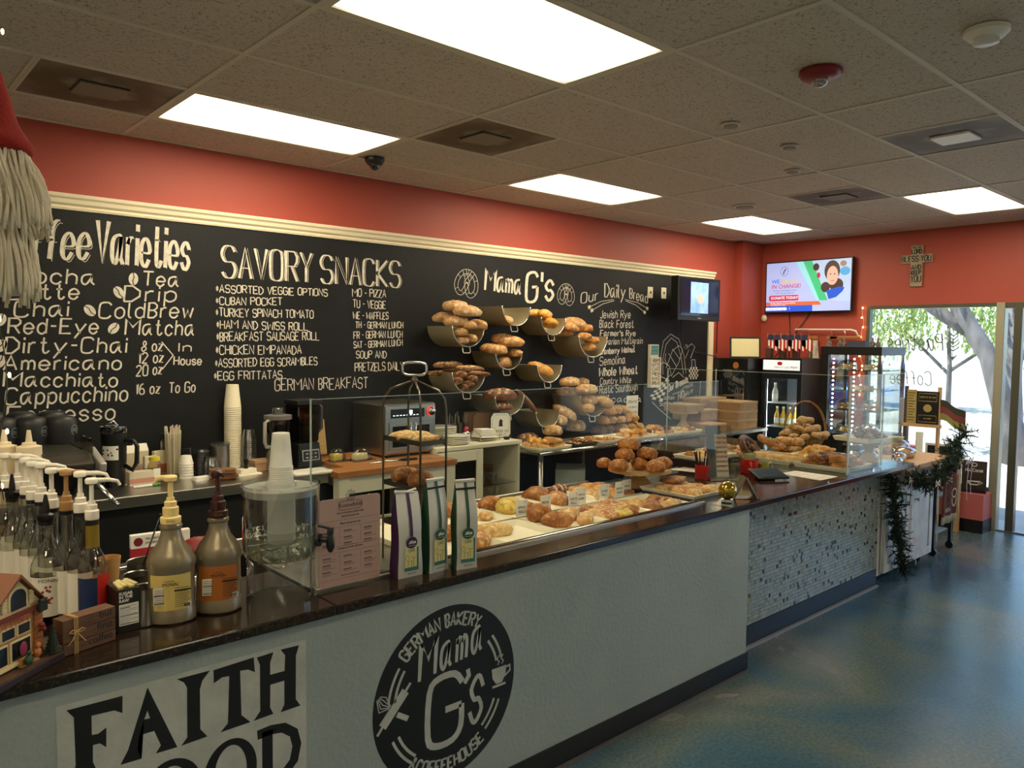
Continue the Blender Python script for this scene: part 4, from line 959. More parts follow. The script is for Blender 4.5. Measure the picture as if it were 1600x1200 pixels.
for base, kind, m, lst in (
 (B1, 'oval', K_floury, [((2.224, -0.220, 1.957), .1, .0, 1.), ((2.270, -0.300, 1.919), -.1, .1, 1.), ((2.184, -0.140, 1.871), .15, 0, .95), ((2.200, -0.260, 1.841), .05, 0, .95), ((2.413, -0.240, 1.823), 1.45, .2, .95),
      ((2.278, -0.300, 1.814), 1.5, .1, .75), ((2.223, -0.270, 1.766), 1.5, 0, .75), ((2.315, -0.270, 1.720), 1.5, 0, .75), ((2.236, -0.270, 1.705), 1.5, 0, .7)]),
 (B4, 'oval', K_tan, [((3.476, -0.220, 1.825), .2, 0, .9), ((3.654, -0.220, 1.824), 1.3, 0, .8), ((3.453, -0.160, 1.781), .1, 0, .9), ((3.566, -0.280, 1.750), 1.5, 0, .75), ((3.673, -0.280, 1.718), 1.4, 0, .75), ((3.617, -0.280, 1.657), 1.5, 0, .75)]),
 (B5, 'oval', K_tan, [((2.726, -0.180, 1.719), .1, .1, .95), ((2.737, -0.260, 1.699), -.5, .2, .95), ((2.577, -0.200, 1.648), .1, 0, .8), ((2.589, -0.270, 1.634), .1, 0, .9), ((2.786, -0.260, 1.608), 1.4, 0, .75)]),
 (B6, 'baguette', K_dark, [((2.156, -0.220, 1.528), .15, .05, .8), ((2.286, -0.240, 1.498), -.3, -.1, .85), ((2.157, -0.140, 1.463), .1, 0, .7), ((2.349, -0.300, 1.461), -.9, -.5, .6)]),
 (B6, 'oval', K_dark, [((2.189, -0.280, 1.406), 1.4, 0, .6), ((2.329, -0.280, 1.417), 1.5, 0, .65), ((2.298, -0.280, 1.379), 1.5, 0, .6), ((2.243, -0.280, 1.357), 1.5, 0, .55), ((2.234, -0.260, 1.447), 1.5, 0, .7)]),
 (B3, 'oval', K_gold, [((3.119, -0.140, 1.935), .1, 0, .8), ((3.165, -0.200, 1.930), .5, .3, .9), ((3.161, -0.250, 1.861), 1.4, .5, .9)]),
 (B8, 'oval', K_rye, [((2.635, -0.260, 1.283), -.35, .1, 1.15), ((2.678, -0.220, 1.229), 1.2, 0, .75), ((2.653, -0.280, 1.189), .1, 0, .8)]),
 (B10, 'oval', K_floury, [((3.442, -0.240, 1.361), .05, 0, .95), ((3.732, -0.120, 1.348), .3, 0, .8), ((3.587, -0.300, 1.299), -.1, .15, .98), ((3.480, -0.160, 1.273), .05, 0, .9), ((3.644, -0.280, 1.202), .1, .1, .9), ((3.804, -0.280, 1.178), 1.4, .6, 1.1), ((3.608, -0.300, 1.138), .6, .2, .9)])):
    for i, (p, rz, rx, s) in enumerate(lst):
        p = (p[0], p[1], p[2]-.03*s)
        bread('bread_loaf', kind, m, p, (rx, 0, rz), s, base, 'bread', base.replace('loaf', 'loaves'), seed=i % 3)
bread('bread_roll', 'oval', K_floury, (2.76, -.17, 1.852), (0, 0, .15), .72, label='single pale seeded loaf in the top row bin', seed=1)
bread('seeded_loaf', 'seeded', K_seed, (3.55, -.17, 1.80), (0, 0, .2), 1.5, label='big bumpy seeded loaf topping the upper right bin', seed=1)
bread('seeded_loaf', 'seeded', K_seed, (2.70, -.22, 1.50), (0, 0, .6), 1.15, label='knobbly seeded loaf low in the centre bin', seed=2)
bread('curved_loaf', 'oval', K_gold, (3.13, -.19, 1.455), (.25, .35, -.7), .95, label='curved golden loaf leaning in the bin right of centre', seed=2)
bread('rye_baguette', 'baguette', K_rye, (3.004, -0.160, 1.200), (0, .75, -.15), .75, label='slashed brown baguette leaning in the lowest bin', seed=2)

# ================================================================ STEEL TABLE BELOW THE BINS
TZ = .88
st = thing('steel_table', 'stainless steel table along the chalkboard, loaded with loaves and pastry trays', 'table', (0, 0, 0))
MB().bx(2.655, 4.86, -.70, -.03, TZ-.03, TZ).build('table_top', M_steel, st, bevel=.008)
MB().cyl((2.655, -.70, TZ-.014), (4.86, -.70, TZ-.014), .014, 10).build('rolled_front_edge', M_chrome, st, smooth=True)
for x in (2.72, 3.78, 4.80):
    for y in (-.64, -.09): MB().cyl((x, y, 0), (x, y, TZ-.031), .021, 12).build('leg', M_steel, st, smooth=True)
MB().bx(2.70, 4.82, -.66, -.06, .22, .24).build('under_shelf', M_steel, st)
def tray(name, label, loc, w, d, h=.022, rz=0., m=None, cat='tray', base=None, group=None, flare=.012):
    """shallow tray with slanted sides; origin at the middle of its underside"""
    m = m or M_china; mb = MB(); a, b = w/2, d/2; f = flare
    def ring(x, y, z): return [(-x, -y, z), (x, -y, z), (x, y, z), (-x, y, z)]
    mb.add(ring(a-f, b-f, 0)+ring(a, b, h)+ring(a-.007, b-.007, h)+ring(a-f-.004, b-f-.004, .004),
           [(0, 3, 2, 1)]+[(i, (i+1) % 4, 4+(i+1) % 4, 4+i) for i in range(4)]+[(4+i, 4+(i+1) % 4, 8+(i+1) % 4, 8+i) for i in range(4)]+[(8+i, 8+(i+1) % 4, 12+(i+1) % 4, 12+i) for i in range(4)]+[(12, 13, 14, 15)])
    o = mb.build(name, m, None, bevel=.0025, loc=loc); o.rotation_euler = (0, 0, rz)
    if base: auto(o, base, cat, group)
    else: tag(o, label, cat, group)
    return o
M_tray = mat('white_melamine', '#f4ecd4', .3)
M_btray = mat('black_tray', '#17181a', .35)
TB = 'pastry tray on the steel table'
tx = [(2.86, .36, M_tray), (3.20, .28, M_btray), (3.56, .34, M_tray), (3.95, .34, M_tray), (4.32, .33, M_tray), (4.66, .28, M_tray)]
for i, (x, w, m) in enumerate(tx): tray('pastry_tray', None, (x, -.52, TZ), w, .30, .022, 0, m, base=TB, group='trays on the steel table')
def scatter(base, group, kinds, cx, cy, z, w, d, n, seed, s=1., cat='pastry', layers=1, name='pastry'):
    R = rnd(seed); k = 0; cols_ = max(1, round(math.sqrt(n/layers*w/d))); per = math.ceil(n/layers); rows_ = max(1, math.ceil(per/cols_))
    for L in range(layers):
        for i in range(per):
            if k >= n: return
            cxi = (i % cols_+.5)/cols_-.5; cyi = (i//cols_+.5)/rows_-.5; sh = 1-.25*L
            x = cx+cxi*w*sh+R.uniform(-.008, .008); y = cy+cyi*d*sh+R.uniform(-.008, .008); kd, m = kinds[(k+seed) % len(kinds)]; k += 1
            if kd == 'danish': danish((x, y, z+L*.03), R.uniform(0, 3), s, base, group, m)
            else: bread(name, kd, m, (x, y, z+L*.032), (R.uniform(-.12, .12), R.uniform(-.12, .12), R.uniform(0, 3.1)), s*R.uniform(.9, 1.1), base, cat, group, seed=k % 3)
zt = TZ+.0045
scatter('nut topped bar in the first tray on the steel table', 'nut bars on the steel table', [('lump', K_gold), ('square', K_seed)], 2.86, -.53, zt, .32, .26, 10, 1, .9, layers=2, name='nut_bar')
scatter('dark glazed pastry on the black tray', 'dark pastries on the black tray', [('strip', K_choc), ('sub', K_choc)], 3.20, -.52, zt, .24, .24, 5, 2, .9, name='glazed_pastry')
scatter('brown pastry in the third tray of the steel table', 'brown pastries on the steel table', [('sub', K_brown), ('strip', K_brown)], 3.54, -.56, zt, .28, .2, 5, 3, .85, name='glazed_pastry')
scatter('yellow crumble piece in the middle steel table tray', 'crumble pieces on the steel table', [('lump', K_gold), ('lump', K_pale)], 3.95, -.52, zt, .30, .25, 10, 4, .8, layers=2, name='crumble_piece')
scatter('fruit pastry in the fifth steel table tray', 'fruit pastries on the steel table', [('danish', K_brown), ('lump', K_choc), ('lump', K_gold)], 4.32, -.52, zt, .28, .25, 8, 5, .9, layers=2)
scatter('flaky pastry in the last steel table tray', 'flaky pastries on the steel table', [('lump', K_pale), ('lump', K_brown)], 4.66, -.52, zt, .22, .24, 5, 6, .85)
# loaves standing on the table against the wall
for i, (p, k, m, s, rz) in enumerate((((3.410, -0.200, 1.119), 'oval', K_floury, 1.0, -.5), ((3.329, -0.220, 1.048), 'round', K_floury, .95, .2), ((3.629, -0.140, 0.972), 'round', K_floury, 1.05, .2), ((3.189, -0.300, 0.978), 'round', K_floury, .95, .6))):
    bread('bread_loaf', k, m, (p[0], p[1], max(TZ, p[2]-.045)), (0, .5 if i == 0 else 0, rz), s, BT, 'bread', 'loaves under the lowest bin', seed=i % 3)
bread('sliced_loaf', 'oval', K_rye, (2.98, -.22, TZ+.0), (0, 0, .1), 1.0, label='sliced brown loaf lying on the steel table left of round loaves', seed=1)
R = rnd(21)
for L, n_, x0 in ((0, 6, 3.90), (1, 5, 3.95), (2, 3, 4.02)):
    for i in range(n_):
        bread('pan_loaf', 'seeded', K_seed if L else (K_dark if i < 3 else K_seed), (x0+i*.105, -.17+R.uniform(-.01, .01), TZ+L*.085), (0, 0, PH+R.uniform(-.1, .1)), .95, 'small seeded loaf stacked three high beside the table sign', 'bread', 'stacked seeded loaves at the wall', seed=i % 3)
# paper sign in a stand
p = (4.442, -0.120, 0.943)
t = thing('table_sign', 'upright white paper sign in a clear stand among the stacked loaves', 'sign', (p[0], -.115, TZ))
MB().bx(-.085, .085, -.002, .002, .0, .32).build('sheet', M_paper, t); MB().bx(-.09, .09, -.05, .04, 0, .004).build('foot', M_acryl, t)
mb = MB()
for k, s_ in enumerate(('ORGANIC', 'Ancient', 'Grain Mix', 'available')): letter(mb, s_, -.07, .25-k*.05, .07, .25-k*.05, .022, .004)
mb.build('lettering', mat('ink_grey', '#6a6a6e', .8), t, loc=(0, -.0028, 0))
# cake stand and kraft boxes to the right
def cake_stand(label, loc, r, h, m, rz=0):
    t = thing('cake_stand', label, 'cake stand', loc)
    MB().lathe([(r, h-.018), (r*1.0, h), (0, h)], seg=36).build('plate', m, t, smooth=40)
    MB().lathe([(r*.45, 0), (r*.42, .02), (r*.22, .05), (r*.2, h*.55), (r*.35, h-.019)], seg=24).build('foot', m, t, smooth=40)
    return t
cake_stand('round wooden cake stand carrying a flat kraft box by the drawn basket', (4.98, -.32, TZ), .14, .16, M_woodl)
def kbox(label, x0, x1, y0, y1, z0, z1, grp='kraft cake boxes at the wall'):
    t = thing('kraft_box', label, 'box', ((x0+x1)/2, (y0+y1)/2, z0), 0, grp)
    a, b, h = (x1-x0)/2, (y1-y0)/2, z1-z0
    MB().bx(-a, a, -b, b, 0, h-.018).build('tray', M_kraft, t, bevel=.002); MB().bx(-a-.003, a+.003, -b-.003, b+.003, h-.0175, h).build('lid', mat('kraft_lid', '#b3916f', .8), t, bevel=.002)
kbox('kraft box on the wooden cake stand', 4.85, 5.13, -.45, -.18, TZ+.161, TZ+.23)
# second table holding the boxes
t2 = thing('box_table', 'dark side table by the corner stacked with kraft boxes', 'table', (0, 0, 0))
MB().bx(4.88, 5.88, -.72, -.03, TZ-.06, TZ-.03).build('table_top', M_steel, t2, bevel=.004)
for x in (4.92, 5.84):
    for y in (-.68, -.08): MB().bx(x-.02, x+.02, y-.02, y+.02, 0, TZ-.0605).build('leg', M_blackpl, t2)
MB().bx(4.94, 5.82, -.66, -.1, .25, .27).build('under_shelf', M_steel, t2)
Z2 = TZ-.03
for a in (('flat kraft box beneath the cake stand side', 5.02, 5.30, -.60, -.25, Z2, Z2+.075), ('kraft box on the left stack behind the flat box', 5.16, 5.46, -.40, -.06, Z2+.076, Z2+.19),
          ('lowest kraft box in the right stack', 5.48, 5.84, -.62, -.26, Z2, Z2+.09), ('second kraft box up in the right stack', 5.48, 5.84, -.62, -.26, Z2+.091, Z2+.18),
          ('third kraft box up in the right stack', 5.50, 5.84, -.62, -.26, Z2+.181, Z2+.27), ('topmost kraft box of the right stack', 5.36, 5.84, -.25, -.03, Z2+.20, Z2+.29), ('kraft box under the rear of the right stack', 5.47, 5.84, -.25, -.03, Z2, Z2+.199)): kbox(*a)
# crates and cartons under the steel table
t = thing('coffee_carton', 'green and white carton lying under the steel table', 'box', (3.20, -.45, .2405), .5)
MB().bx(-.16, .16, -.12, .12, 0, .22).build('carton', mat('carton_white', '#b9beb5', .6), t, bevel=.004); MB().prism([(-.12, .0), (.10, .0), (.02, .2), (-.06, .2)], .001, 'y', -.122).build('green_band', mat('carton_green', '#1f4a2c', .5), t)
t = thing('coffee_carton', 'upper green and white carton tilted on the one below it', 'box', (3.28, -.42, .475), .75)
MB().bx(-.17, .17, -.12, .12, 0, .20).build('carton', mat('carton_white', '#b9beb5', .6), t, bevel=.004); MB().prism([(-.16, .0), (.06, .0), (.14, .2), (-.02, .2)], .001, 'y', -.122).build('green_band', mat('carton_green', '#1f4a2c', .5), t)
t = thing('storage_crate', 'pale crate on the shelf beneath the steel table', 'crate', (3.95, -.4, .2405), .1)
MB().bx(-.2, .2, -.15, .15, 0, .2).build('tub', mat('crate_blue', '#5a6a80', .5), t, bevel=.006); MB().bx(-.205, .205, -.155, .155, .2005, .215).build('lid', M_white, t, bevel=.004)
t = thing('storage_crate', 'dark red crate beside the pale crate under the table', 'crate', (4.45, -.4, .2405), -.05)
MB().bx(-.2, .2, -.15, .15, 0, .16).build('tub', mat('crate_red', '#5d1d22', .5), t, bevel=.006); MB().bx(-.205, .205, -.155, .155, .1605, .175).build('lid', M_white, t, bevel=.004)

# ================================================================ BACK COUNTER, LEFT
sc = thing('steel_counter', 'steel back counter along the chalkboard with the coffee machine and cups', 'counter', (0, 0, 0))
MB().bx(XL+.01, 1.08, -.64, -.03, .872, .90).build('worktop', M_steel, sc, bevel=.005)
MB().bx(XL+.01, .94, -.645, -.6405, .842, .898).build('front_lip', M_steel, sc, bevel=.002)
MB().bx(XL+.01, .94, -.60, -.03, .0, .871).build('dark_base', mat('near_black', '#0d0c0b', .7), sc)
def mug_dome(label, x, y, z, r=.075, h=.15, grp='black cups on the coffee machine'):
    t = thing('takeaway_cup', label, 'cup', (x, y, z), 0, grp)
    MB().lathe([(r*.94, 0), (r, .01), (r, h*.72), (r*.95, h*.88), (r*.78, h*.97), (r*.5, h), (0, h)], seg=28).build('cup', mat('charcoal_plastic', '#26272a', .45), t, smooth=50)
    MB().lathe([(r+.0008, h*.35), (r+.0008, h*.352)], seg=28).build('ring', M_blackpl, t)
    mb = MB(); mb.ribbon([(.022*math.cos(2*PI*k/20), .022*math.sin(2*PI*k/20)) for k in range(20)], .002, closed=True); letter(mb, 'GS', -.012, -.006, .012, -.006, .012, .0018)
    mb.build('emblem', M_whitep, t, loc=(r*.70, -r*.73, h*.5)).rotation_euler = (0, 0, math.radians(44))
em = thing('coffee_machine', 'wide silver and charcoal espresso machine on the steel counter', 'coffee machine', (0, 0, 0))
pr_ = [(-.12, .925), (-.60, .925), (-1.14, 1.13), (-1.16, 1.16), (-1.08, 1.195), (-.5, 1.195), (-.12, 1.15)]
MB().prism(pr_, 1.05, 'x', -1.49).build('body', mat('graphite_metal', '#5a564f', .35, .7), em, bevel=.01)
MB().prism([(-.10, .9), (-.62, .9), (-1.20, 1.125), (-1.21, 1.165), (-1.02, 1.215), (-.92, 1.20), (-.72, 1.0), (-.10, 1.0)], .03, 'x', -.4385).build('side_panel', mat('silver_panel', '#b5b3ae', .35, .5), em, bevel=.008, label='silver side panel')
MB().bx(-1.45, -.45, -.50, -.10, .9, .925).build('drip_tray', M_blackpl, em)
g = MB(); g.prism([(-1.12, 1.20), (-1.12, 1.24), (-1.09, 1.26), (-.80, 1.26), (-.80, 1.20)], .004, 'x', -.445); g.bx(-1.4, -.4455, -1.122, -1.118, 1.20, 1.25); g.build('cup_guard', M_acryl, em)
MB().tube([(-.47, -1.10, 1.12), (-.45, -1.20, 1.08), (-.40, -1.32, 1.0)], .008).tube([(-.47, -1.085, 1.12), (-.44, -1.185, 1.08), (-.39, -1.305, 1.0)], .004).build('steam_wand', M_chrome, em, smooth=True)
for k, q in enumerate(((98, 692), (51, 695), (4, 698), (-42, 701), (80, 684), (33, 687), (-14, 690))):
    P_ = ((-0.468, -0.689, 1.200), (-0.589, -0.681, 1.200), (-0.705, -0.674, 1.200), (-0.814, -0.669, 1.200), (-0.448, -0.400, 1.200), (-0.575, -0.369, 1.200), (-0.697, -0.339, 1.200))[k]
    mug_dome(('front row' if k < 4 else 'back row')+' black cup on the coffee machine, '+ORDR[k if k < 4 else k-4], P_[0], P_[1]+.03, 1.1965, .066, .13)
for k, (x, y) in enumerate(((-.245, -.30), (-.235, -.18))):
    t = thing('stacked_bowl', 'dark stacked bowls right of the coffee machine, '+('front' if k == 0 else 'rear')+' stack', 'bowl', (x, y, .90), 0, 'dark bowls by the machine')
    for j in range(3): MB().lathe([(.03, j*.03), (.045, j*.03+.02), (.047, j*.03+.028)], seg=18, cap=True).build('bowl', mat('dark_glaze', '#2b2725', .25), t, smooth=50)
# insulated tumbler
p = (-0.151, -0.315, 0.900)
t = thing('travel_tumbler', 'black insulated tumbler with handle, clear lid and white sticker', 'tumbler', (p[0], p[1], .9))
MB().lathe([(.044, 0), (.046, .01), (.048, .10), (.060, .13), (.063, .285), (.063, .29)], seg=28).build('body', mat('matt_black', '#0e1013', .4), t, smooth=40)
MB().lathe([(.066, .2905), (.068, .30), (.066, .325), (.02, .33)], seg=28).build('lid', glass('smoky_lid', '#9c9a92', 1.9, .1, 2.5), t, smooth=40)
MB().tube([(.02, 0, .33), (.0, 0, .352), (-.03, 0, .335)], .006).build('lid_loop', M_chrome, t, smooth=True)
h = MB().tube([(.062, 0, .25), (.11, 0, .245), (.125, 0, .22), (.122, 0, .13), (.10, 0, .09), (.055, 0, .115)], .012, 8).build('handle', mat('matt_black', '#0e1013', .4), t, smooth=True); h.rotation_euler = (0, 0, -.75)
def curved_label(mb, r, a0, a1, z0, z1, n=8, sx=1., sy=1.):
    vs = []
    for k in range(n+1):
        a = math.radians(a0+(a1-a0)*k/n); vs += [(r*sx*math.cos(a), r*sy*math.sin(a), z0), (r*sx*math.cos(a), r*sy*math.sin(a), z1)]
    return mb.add(vs, [(2*k, 2*k+2, 2*k+3, 2*k+1) for k in range(n)])
curved_label(MB(), .0628, -165, -85, .15, .225).build('sticker', M_paper, t)
mb = MB(); R = rnd(2)
for k in range(9): a = math.radians(-160+70*R.random()); z = .16+.05*R.random(); mb.ball((.063*math.cos(a), .063*math.sin(a), z), (.003+.006*R.random(), .003, .005), 6, 4)
mb.build('sticker_print', M_blackpl, t)
# tea cartons, honey, box
def carton(name, label, px, w, d, h, col, rz=0, top=None, grp=None, band=None):
    t = thing(name, label, 'carton', (px[0], px[1], .9), rz, grp)
    MB().bx(-w/2, w/2, -d/2, d/2, 0, h).build('box', mat('carton_'+col.strip('#'), col, .6), t, bevel=.002)
    if top: MB().prism([(-d/2, h+.0005), (d/2, h+.0005), (0, h+top)], w, 'x', -w/2).build('gable_top', mat('carton_top', '#efe9d4', .5), t)
    if band: MB().bx(-w/2-.0006, w/2+.0006, -d/2-.0008, -d/2+.01, h*.15, h*.5).build('printed_band', mat('band_'+band.strip('#'), band, .5), t)
    return t
carton('tea_carton', 'gabled paper carton with pale top behind the tumbler handle', (-0.016, -0.128, 0.900), .075, .06, .15, '#d9cfae', 0, .04, band='#c9a78d')
carton('tea_carton', 'second gabled paper carton, right of the tumbler handle', (0.048, -0.073, 0.900), .075, .06, .15, '#e0d7b8', .1, .04, band='#d6b99b')
carton('green_box', 'small green topped box just right of the coffee machine', (-0.132, 0.042, 0.900), .06, .05, .28, '#7c9a49', 0)
t = carton('tea_box', 'small tea box with green label and pink print', (-0.030, -0.341, 0.900), .13, .05, .075, '#d8cdb4', .1, band='#c98f7a')
carton('fruit_box', 'cream box printed with orange fruit behind the honey jar', (0.144, -0.149, 0.900), .10, .03, .15, '#eadfba', .15, band='#c86f3c')
carton('fruit_tea_box', 'cream and green box left of the honey jar', (0.067, -0.194, 0.900), .07, .03, .13, '#ece3c4', .1, band='#9bb36a')
p = (0.055, -0.311, 0.900); t = thing('honey_jar', 'dark honey jar with yellow lid and paper tag', 'jar', (p[0], p[1], .9))
MB().lathe([(.034, 0), (.036, .01), (.036, .09), (.026, .115), (.026, .12)], seg=20).build('glass_jar', glass('jar_glass', '#e6d9c0', 1.6, .05, 1.5), t, smooth=50)
MB().lathe([(.033, .002), (.034, .045)], seg=20).build('honey', mat('honey_dark', '#54200f', .15), t, smooth=50)
MB().lathe([(.029, .1205), (.029, .14)], seg=20).build('lid', mat('lid_yellow', '#d8c63f', .4), t, smooth=40)
MB().bx(-.018, .018, -.039, -.0375, .03, .08).build('tag', M_paper, t)
p = (-0.076, -0.376, 0.900); t = thing('marker_pen', 'green capped white marker lying before the tumbler', 'pen', (p[0]+.05, p[1]-.06, .907), .15)
MB().cyl((-.07, 0, 0), (.03, 0, 0), .007, 10).build('barrel', M_white, t, smooth=40); MB().cyl((.0305, 0, 0), (.075, 0, 0), .0075, 10).build('cap', mat('pen_green', '#3a8a3f', .4), t, smooth=40)
p = (-0.081, -0.301, 0.900); t = thing('marker_pen', 'red capped marker lying behind the green capped one', 'pen', (p[0]+.03, p[1]-.02, .907), .1)
MB().cyl((-.05, 0, 0), (.03, 0, 0), .007, 10).build('barrel', M_white, t, smooth=40); MB().cyl((.0305, 0, 0), (.07, 0, 0), .0075, 10).build('cap', mat('pen_red', '#b5302c', .4), t, smooth=40)
# straws in a glass
p = (0.186, -0.183, 0.900); t = thing('straw_glass', 'tall glass mug packed with pale wrapped straws', 'glass', (p[0], p[1], .9))
MB().lathe([(.05, 0), (.06, .25)], seg=24, cap=False).build('glass', glass('jar_glass2', '#eeeeea', 1.5, .05, 1.5), t, smooth=50); MB().lathe([(.049, 0), (.05, .012)], seg=24).build('glass_base', M_tubbg, t, smooth=50)
MB().tube([(.055, 0, .15), (.10, 0, .16), (.105, 0, .06), (.055, 0, .04)], .007, 8).build('handle', mat('mug_dark', '#20242a', .3), t, smooth=True).rotation_euler = (0, 0, -.5)
R = rnd(5)
for k in range(34):
    a = R.uniform(0, 6.28); q = .042*R.random()**.5; m_ = ('#efe8cf', '#e3dcc0', '#d9c8a8', '#e6d2bd')[k % 4]
    s = MB().cyl((q*math.cos(a), q*math.sin(a), .014), (q*1.25*math.cos(a), q*1.25*math.sin(a), .25+R.uniform(.0, .05)), .0042, 6)
    o = s.build('straw', mat('straw_'+m_.strip('#'), m_, .5), t)
def cup_stack(label, p, n, r, hc, step, m, ribs=True, z=.9, grp=None, up=False):
    """nested cups, mouth down unless up"""
    t = thing('cup_stack', label, 'cup stack', (p[0], p[1], z), 0, grp)
    for k in range(n):
        z0 = k*step; c = MB()
        c.lathe([(r, z0), (r+.002, z0+.004), (r, z0+.008)]+([(r*.72, z0+hc), (r*.66, z0+hc)] if k == n-1 else [(r*.985, z0+step)]), seg=20, cap=(k == n-1))
        c.build('cup', m, t, smooth=40)
    return t
cup_stack('short stack of small white cups on the steel counter', (0.230, -0.297, 0.900), 6, .038, .05, .016, M_white)
cup_stack('tall stack of white paper cups against the chalkboard', (.585, -.09, 0), 30, .050, .145, .0128, mat('paper_cup', '#ece3c6', .55))
cup_stack('stack of clear plastic cups beside the tall white stack', (.66, -.16, 0), 14, .044, .07, .013, M_tubbg)
cup_stack('low stack of clear lids in front of tin cups', (0.365, -0.324, 0.900), 4, .045, .05, .02, M_tubbg)
cup_stack('stack of black cup lids left of the silver tins', (0.332, -0.243, 0.900), 12, .047, .02, .012, M_blackpl)
p = (0.460, -0.204, 0.900); t = thing('tin_can', 'silver tin canister behind the cup sleeves', 'tin', (p[0], p[1], .9)); MB().lathe([(.055, 0), (.055, .16)], seg=24).build('can', M_steel, t, smooth=40)
MB().lathe([(.057, .1605), (.057, .175)], seg=24).build('lid', M_tubbg, t, smooth=40)
t = thing('napkin_pad', 'small white pads lying before the black lids', 'paper pad', ((0.278, -0.413, 0.900)[0], (0.278, -0.413, 0.900)[1], .9), .1); MB().bx(-.05, .05, -.03, .03, 0, .012).build('pad', M_paper, t); MB().bx(-.045, .04, -.028, .028, .0125, .02).build('upper_pad', M_paper, t)
R = rnd(8); p = (0.385, -0.446, 0.900)
for k in range(7):
    t = bpy.data.objects.new('x', None); bpy.data.objects.remove(t)
    o = MB().prism([(-.07, -.05), (.05, -.055), (.075, .0), (.06, .05), (-.06, .055)], .007, 'z').build('cup_sleeve', mat('sleeve_brown', '#8a5f38', .8, var='#6d4a2c', scale=12), None, loc=(p[0]+R.uniform(-.012, .012), p[1]+R.uniform(-.01, .01), .9+k*.0078)); o.rotation_euler = (0, 0, R.uniform(-.3, .3))
    auto(o, 'flat brown cup sleeve in the pile on the steel counter', 'cup sleeve', 'brown cup sleeves')
p = (0.546, -0.384, 0.900); t = thing('rubber_stamp', 'rubber stamp with black knob on a white block', 'stamp', (p[0], p[1], .9), .1)
MB().bx(-.075, .075, -.05, .05, 0, .006).build('pad', M_paper, t); MB().bx(-.05, .05, -.03, .03, .0065, .035).build('block', M_cream2, t, bevel=.003)
MB().lathe([(.012, .0355), (.007, .05), (.015, .075), (.013, .09), (0, .095)], seg=14).build('knob', M_blackpl, t, smooth=60)
t = kbox('small kraft box behind the rubber stamp', .62, .80, -.34, -.24, .90, .965, None)
# grinder and blender
p = (.765, -.34); t = thing('mini_blender', 'small grey blender with clear jar left of the big blender', 'blender', (p[0], p[1], .9))
MB().lathe([(.075, 0), (.078, .02), (.07, .10), (.055, .125)], seg=26).build('base', M_steel, t, smooth=40)
MB().lathe([(.052, .126), (.07, .17), (.078, .30), (.078, .31)], seg=26).build('jar', glass('smoke_jar', '#8f8a80', 1.7, .08, 1.5), t, smooth=40)
MB().lathe([(.083, .3105), (.083, .335), (.05, .34)], seg=26).build('lid', mat('grey_plastic', '#6d6a65', .4), t, smooth=40)
MB().lathe([(.035, .3405), (.035, .375), (.03, .38)], seg=16).build('cap', M_tubbg, t, smooth=40)
MB().tube([(-.07, 0, .31), (-.11, 0, .30), (-.115, 0, .18), (-.10, 0, .15), (-.05, 0, .145)], .011, 8).build('handle', mat('pale_grey_plastic', '#a19d94', .4), t, smooth=True).rotation_euler = (0, 0, .4)
p = (1.0-.02, -.32); t = thing('blender', 'tall black blender with square base and smoky jar', 'blender', (.96, -.28, .9), .05)
MB().box((0, 0, .075), (.17, .19, .15), taper=.85).build('motor_base', M_blackpl, t, bevel=.008)
MB().box((0, -.097, .075), (.12, .004, .07), rx=-.12).build('control_plate', M_steel, t, bevel=.003); MB().box((0, -.1005, .075), (.105, .003, .055), rx=-.12).build('control_face', M_blackpl, t)
mb = MB()
for i in range(3):
    for j in range(2): mb.box((-.03+i*.03, -.1035, .062+j*.024), (.016, .002, .008), rx=-.12)
mb.build('button_marks', M_whitep, t)
MB().box((0, 0, .27), (.145, .145, .235), taper=1.15).build('jar', glass('smoke_jar2', '#6b6a66', 1.6, .06, 1.2), t, bevel=.012)
MB().box((0, 0, .405), (.175, .175, .03)).build('lid', M_blackpl, t, bevel=.006)
MB().tube([(.085, 0, .385), (.13, 0, .37), (.13, 0, .23), (.075, 0, .18)], .013, 8, flat=1.3).build('handle', mat('handle_clear', '#4b4a46', .2), t, smooth=True)
MB().cyl((0, 0, .155), (0, 0, .37), .009).build('blade_shaft', M_blackpl, t)
t = thing('curved_dish', 'white curved plastic dish hanging over the counter end', 'dish', (.84, -.60, .9), 0)
mb = MB(); vs = []; N = 14
for k in range(N+1):
    a = PI*.05+PI*.6*k/N; vs += [(.22*math.cos(a+.9), -.10+.10*math.sin(a+.9), .035), (.17*math.cos(a+.9), -.06+.09*math.sin(a+.9), .012)]
mb.box((.0, .0, .012), (.24, .15, .02)); mb.build('dish', M_china, t, bevel=.009)

# ================================================================ BUTCHER BLOCK TABLE
BZ = .915
bt = thing('butcher_table', 'cream framed table with thick wooden butcher block top', 'table', (0, 0, 0))
for k in range(8):
    y0 = -.76+k*.088; MB().bx(.945 if y0 < -.66 else 1.085, 1.83, y0+.0008, y0+.0872, BZ-.035, BZ).build('wood_stave', M_wood, bt, bevel=.0015)
MB().bx(.97, 1.81, -.73, -.705, BZ-.14, BZ-.036).bx(1.09, 1.115, -.70, -.09, BZ-.14, BZ-.036).bx(1.785, 1.81, -.70, -.09, BZ-.14, BZ-.036).build('apron', M_cream2, bt)
for x in (.99, 1.79):
    for y in (-.71, -.09):
        MB().bx(x-.035, x+.035, y-.035, y+.035, 0, BZ-.0365).build('leg', M_cream2, bt, bevel=.003)
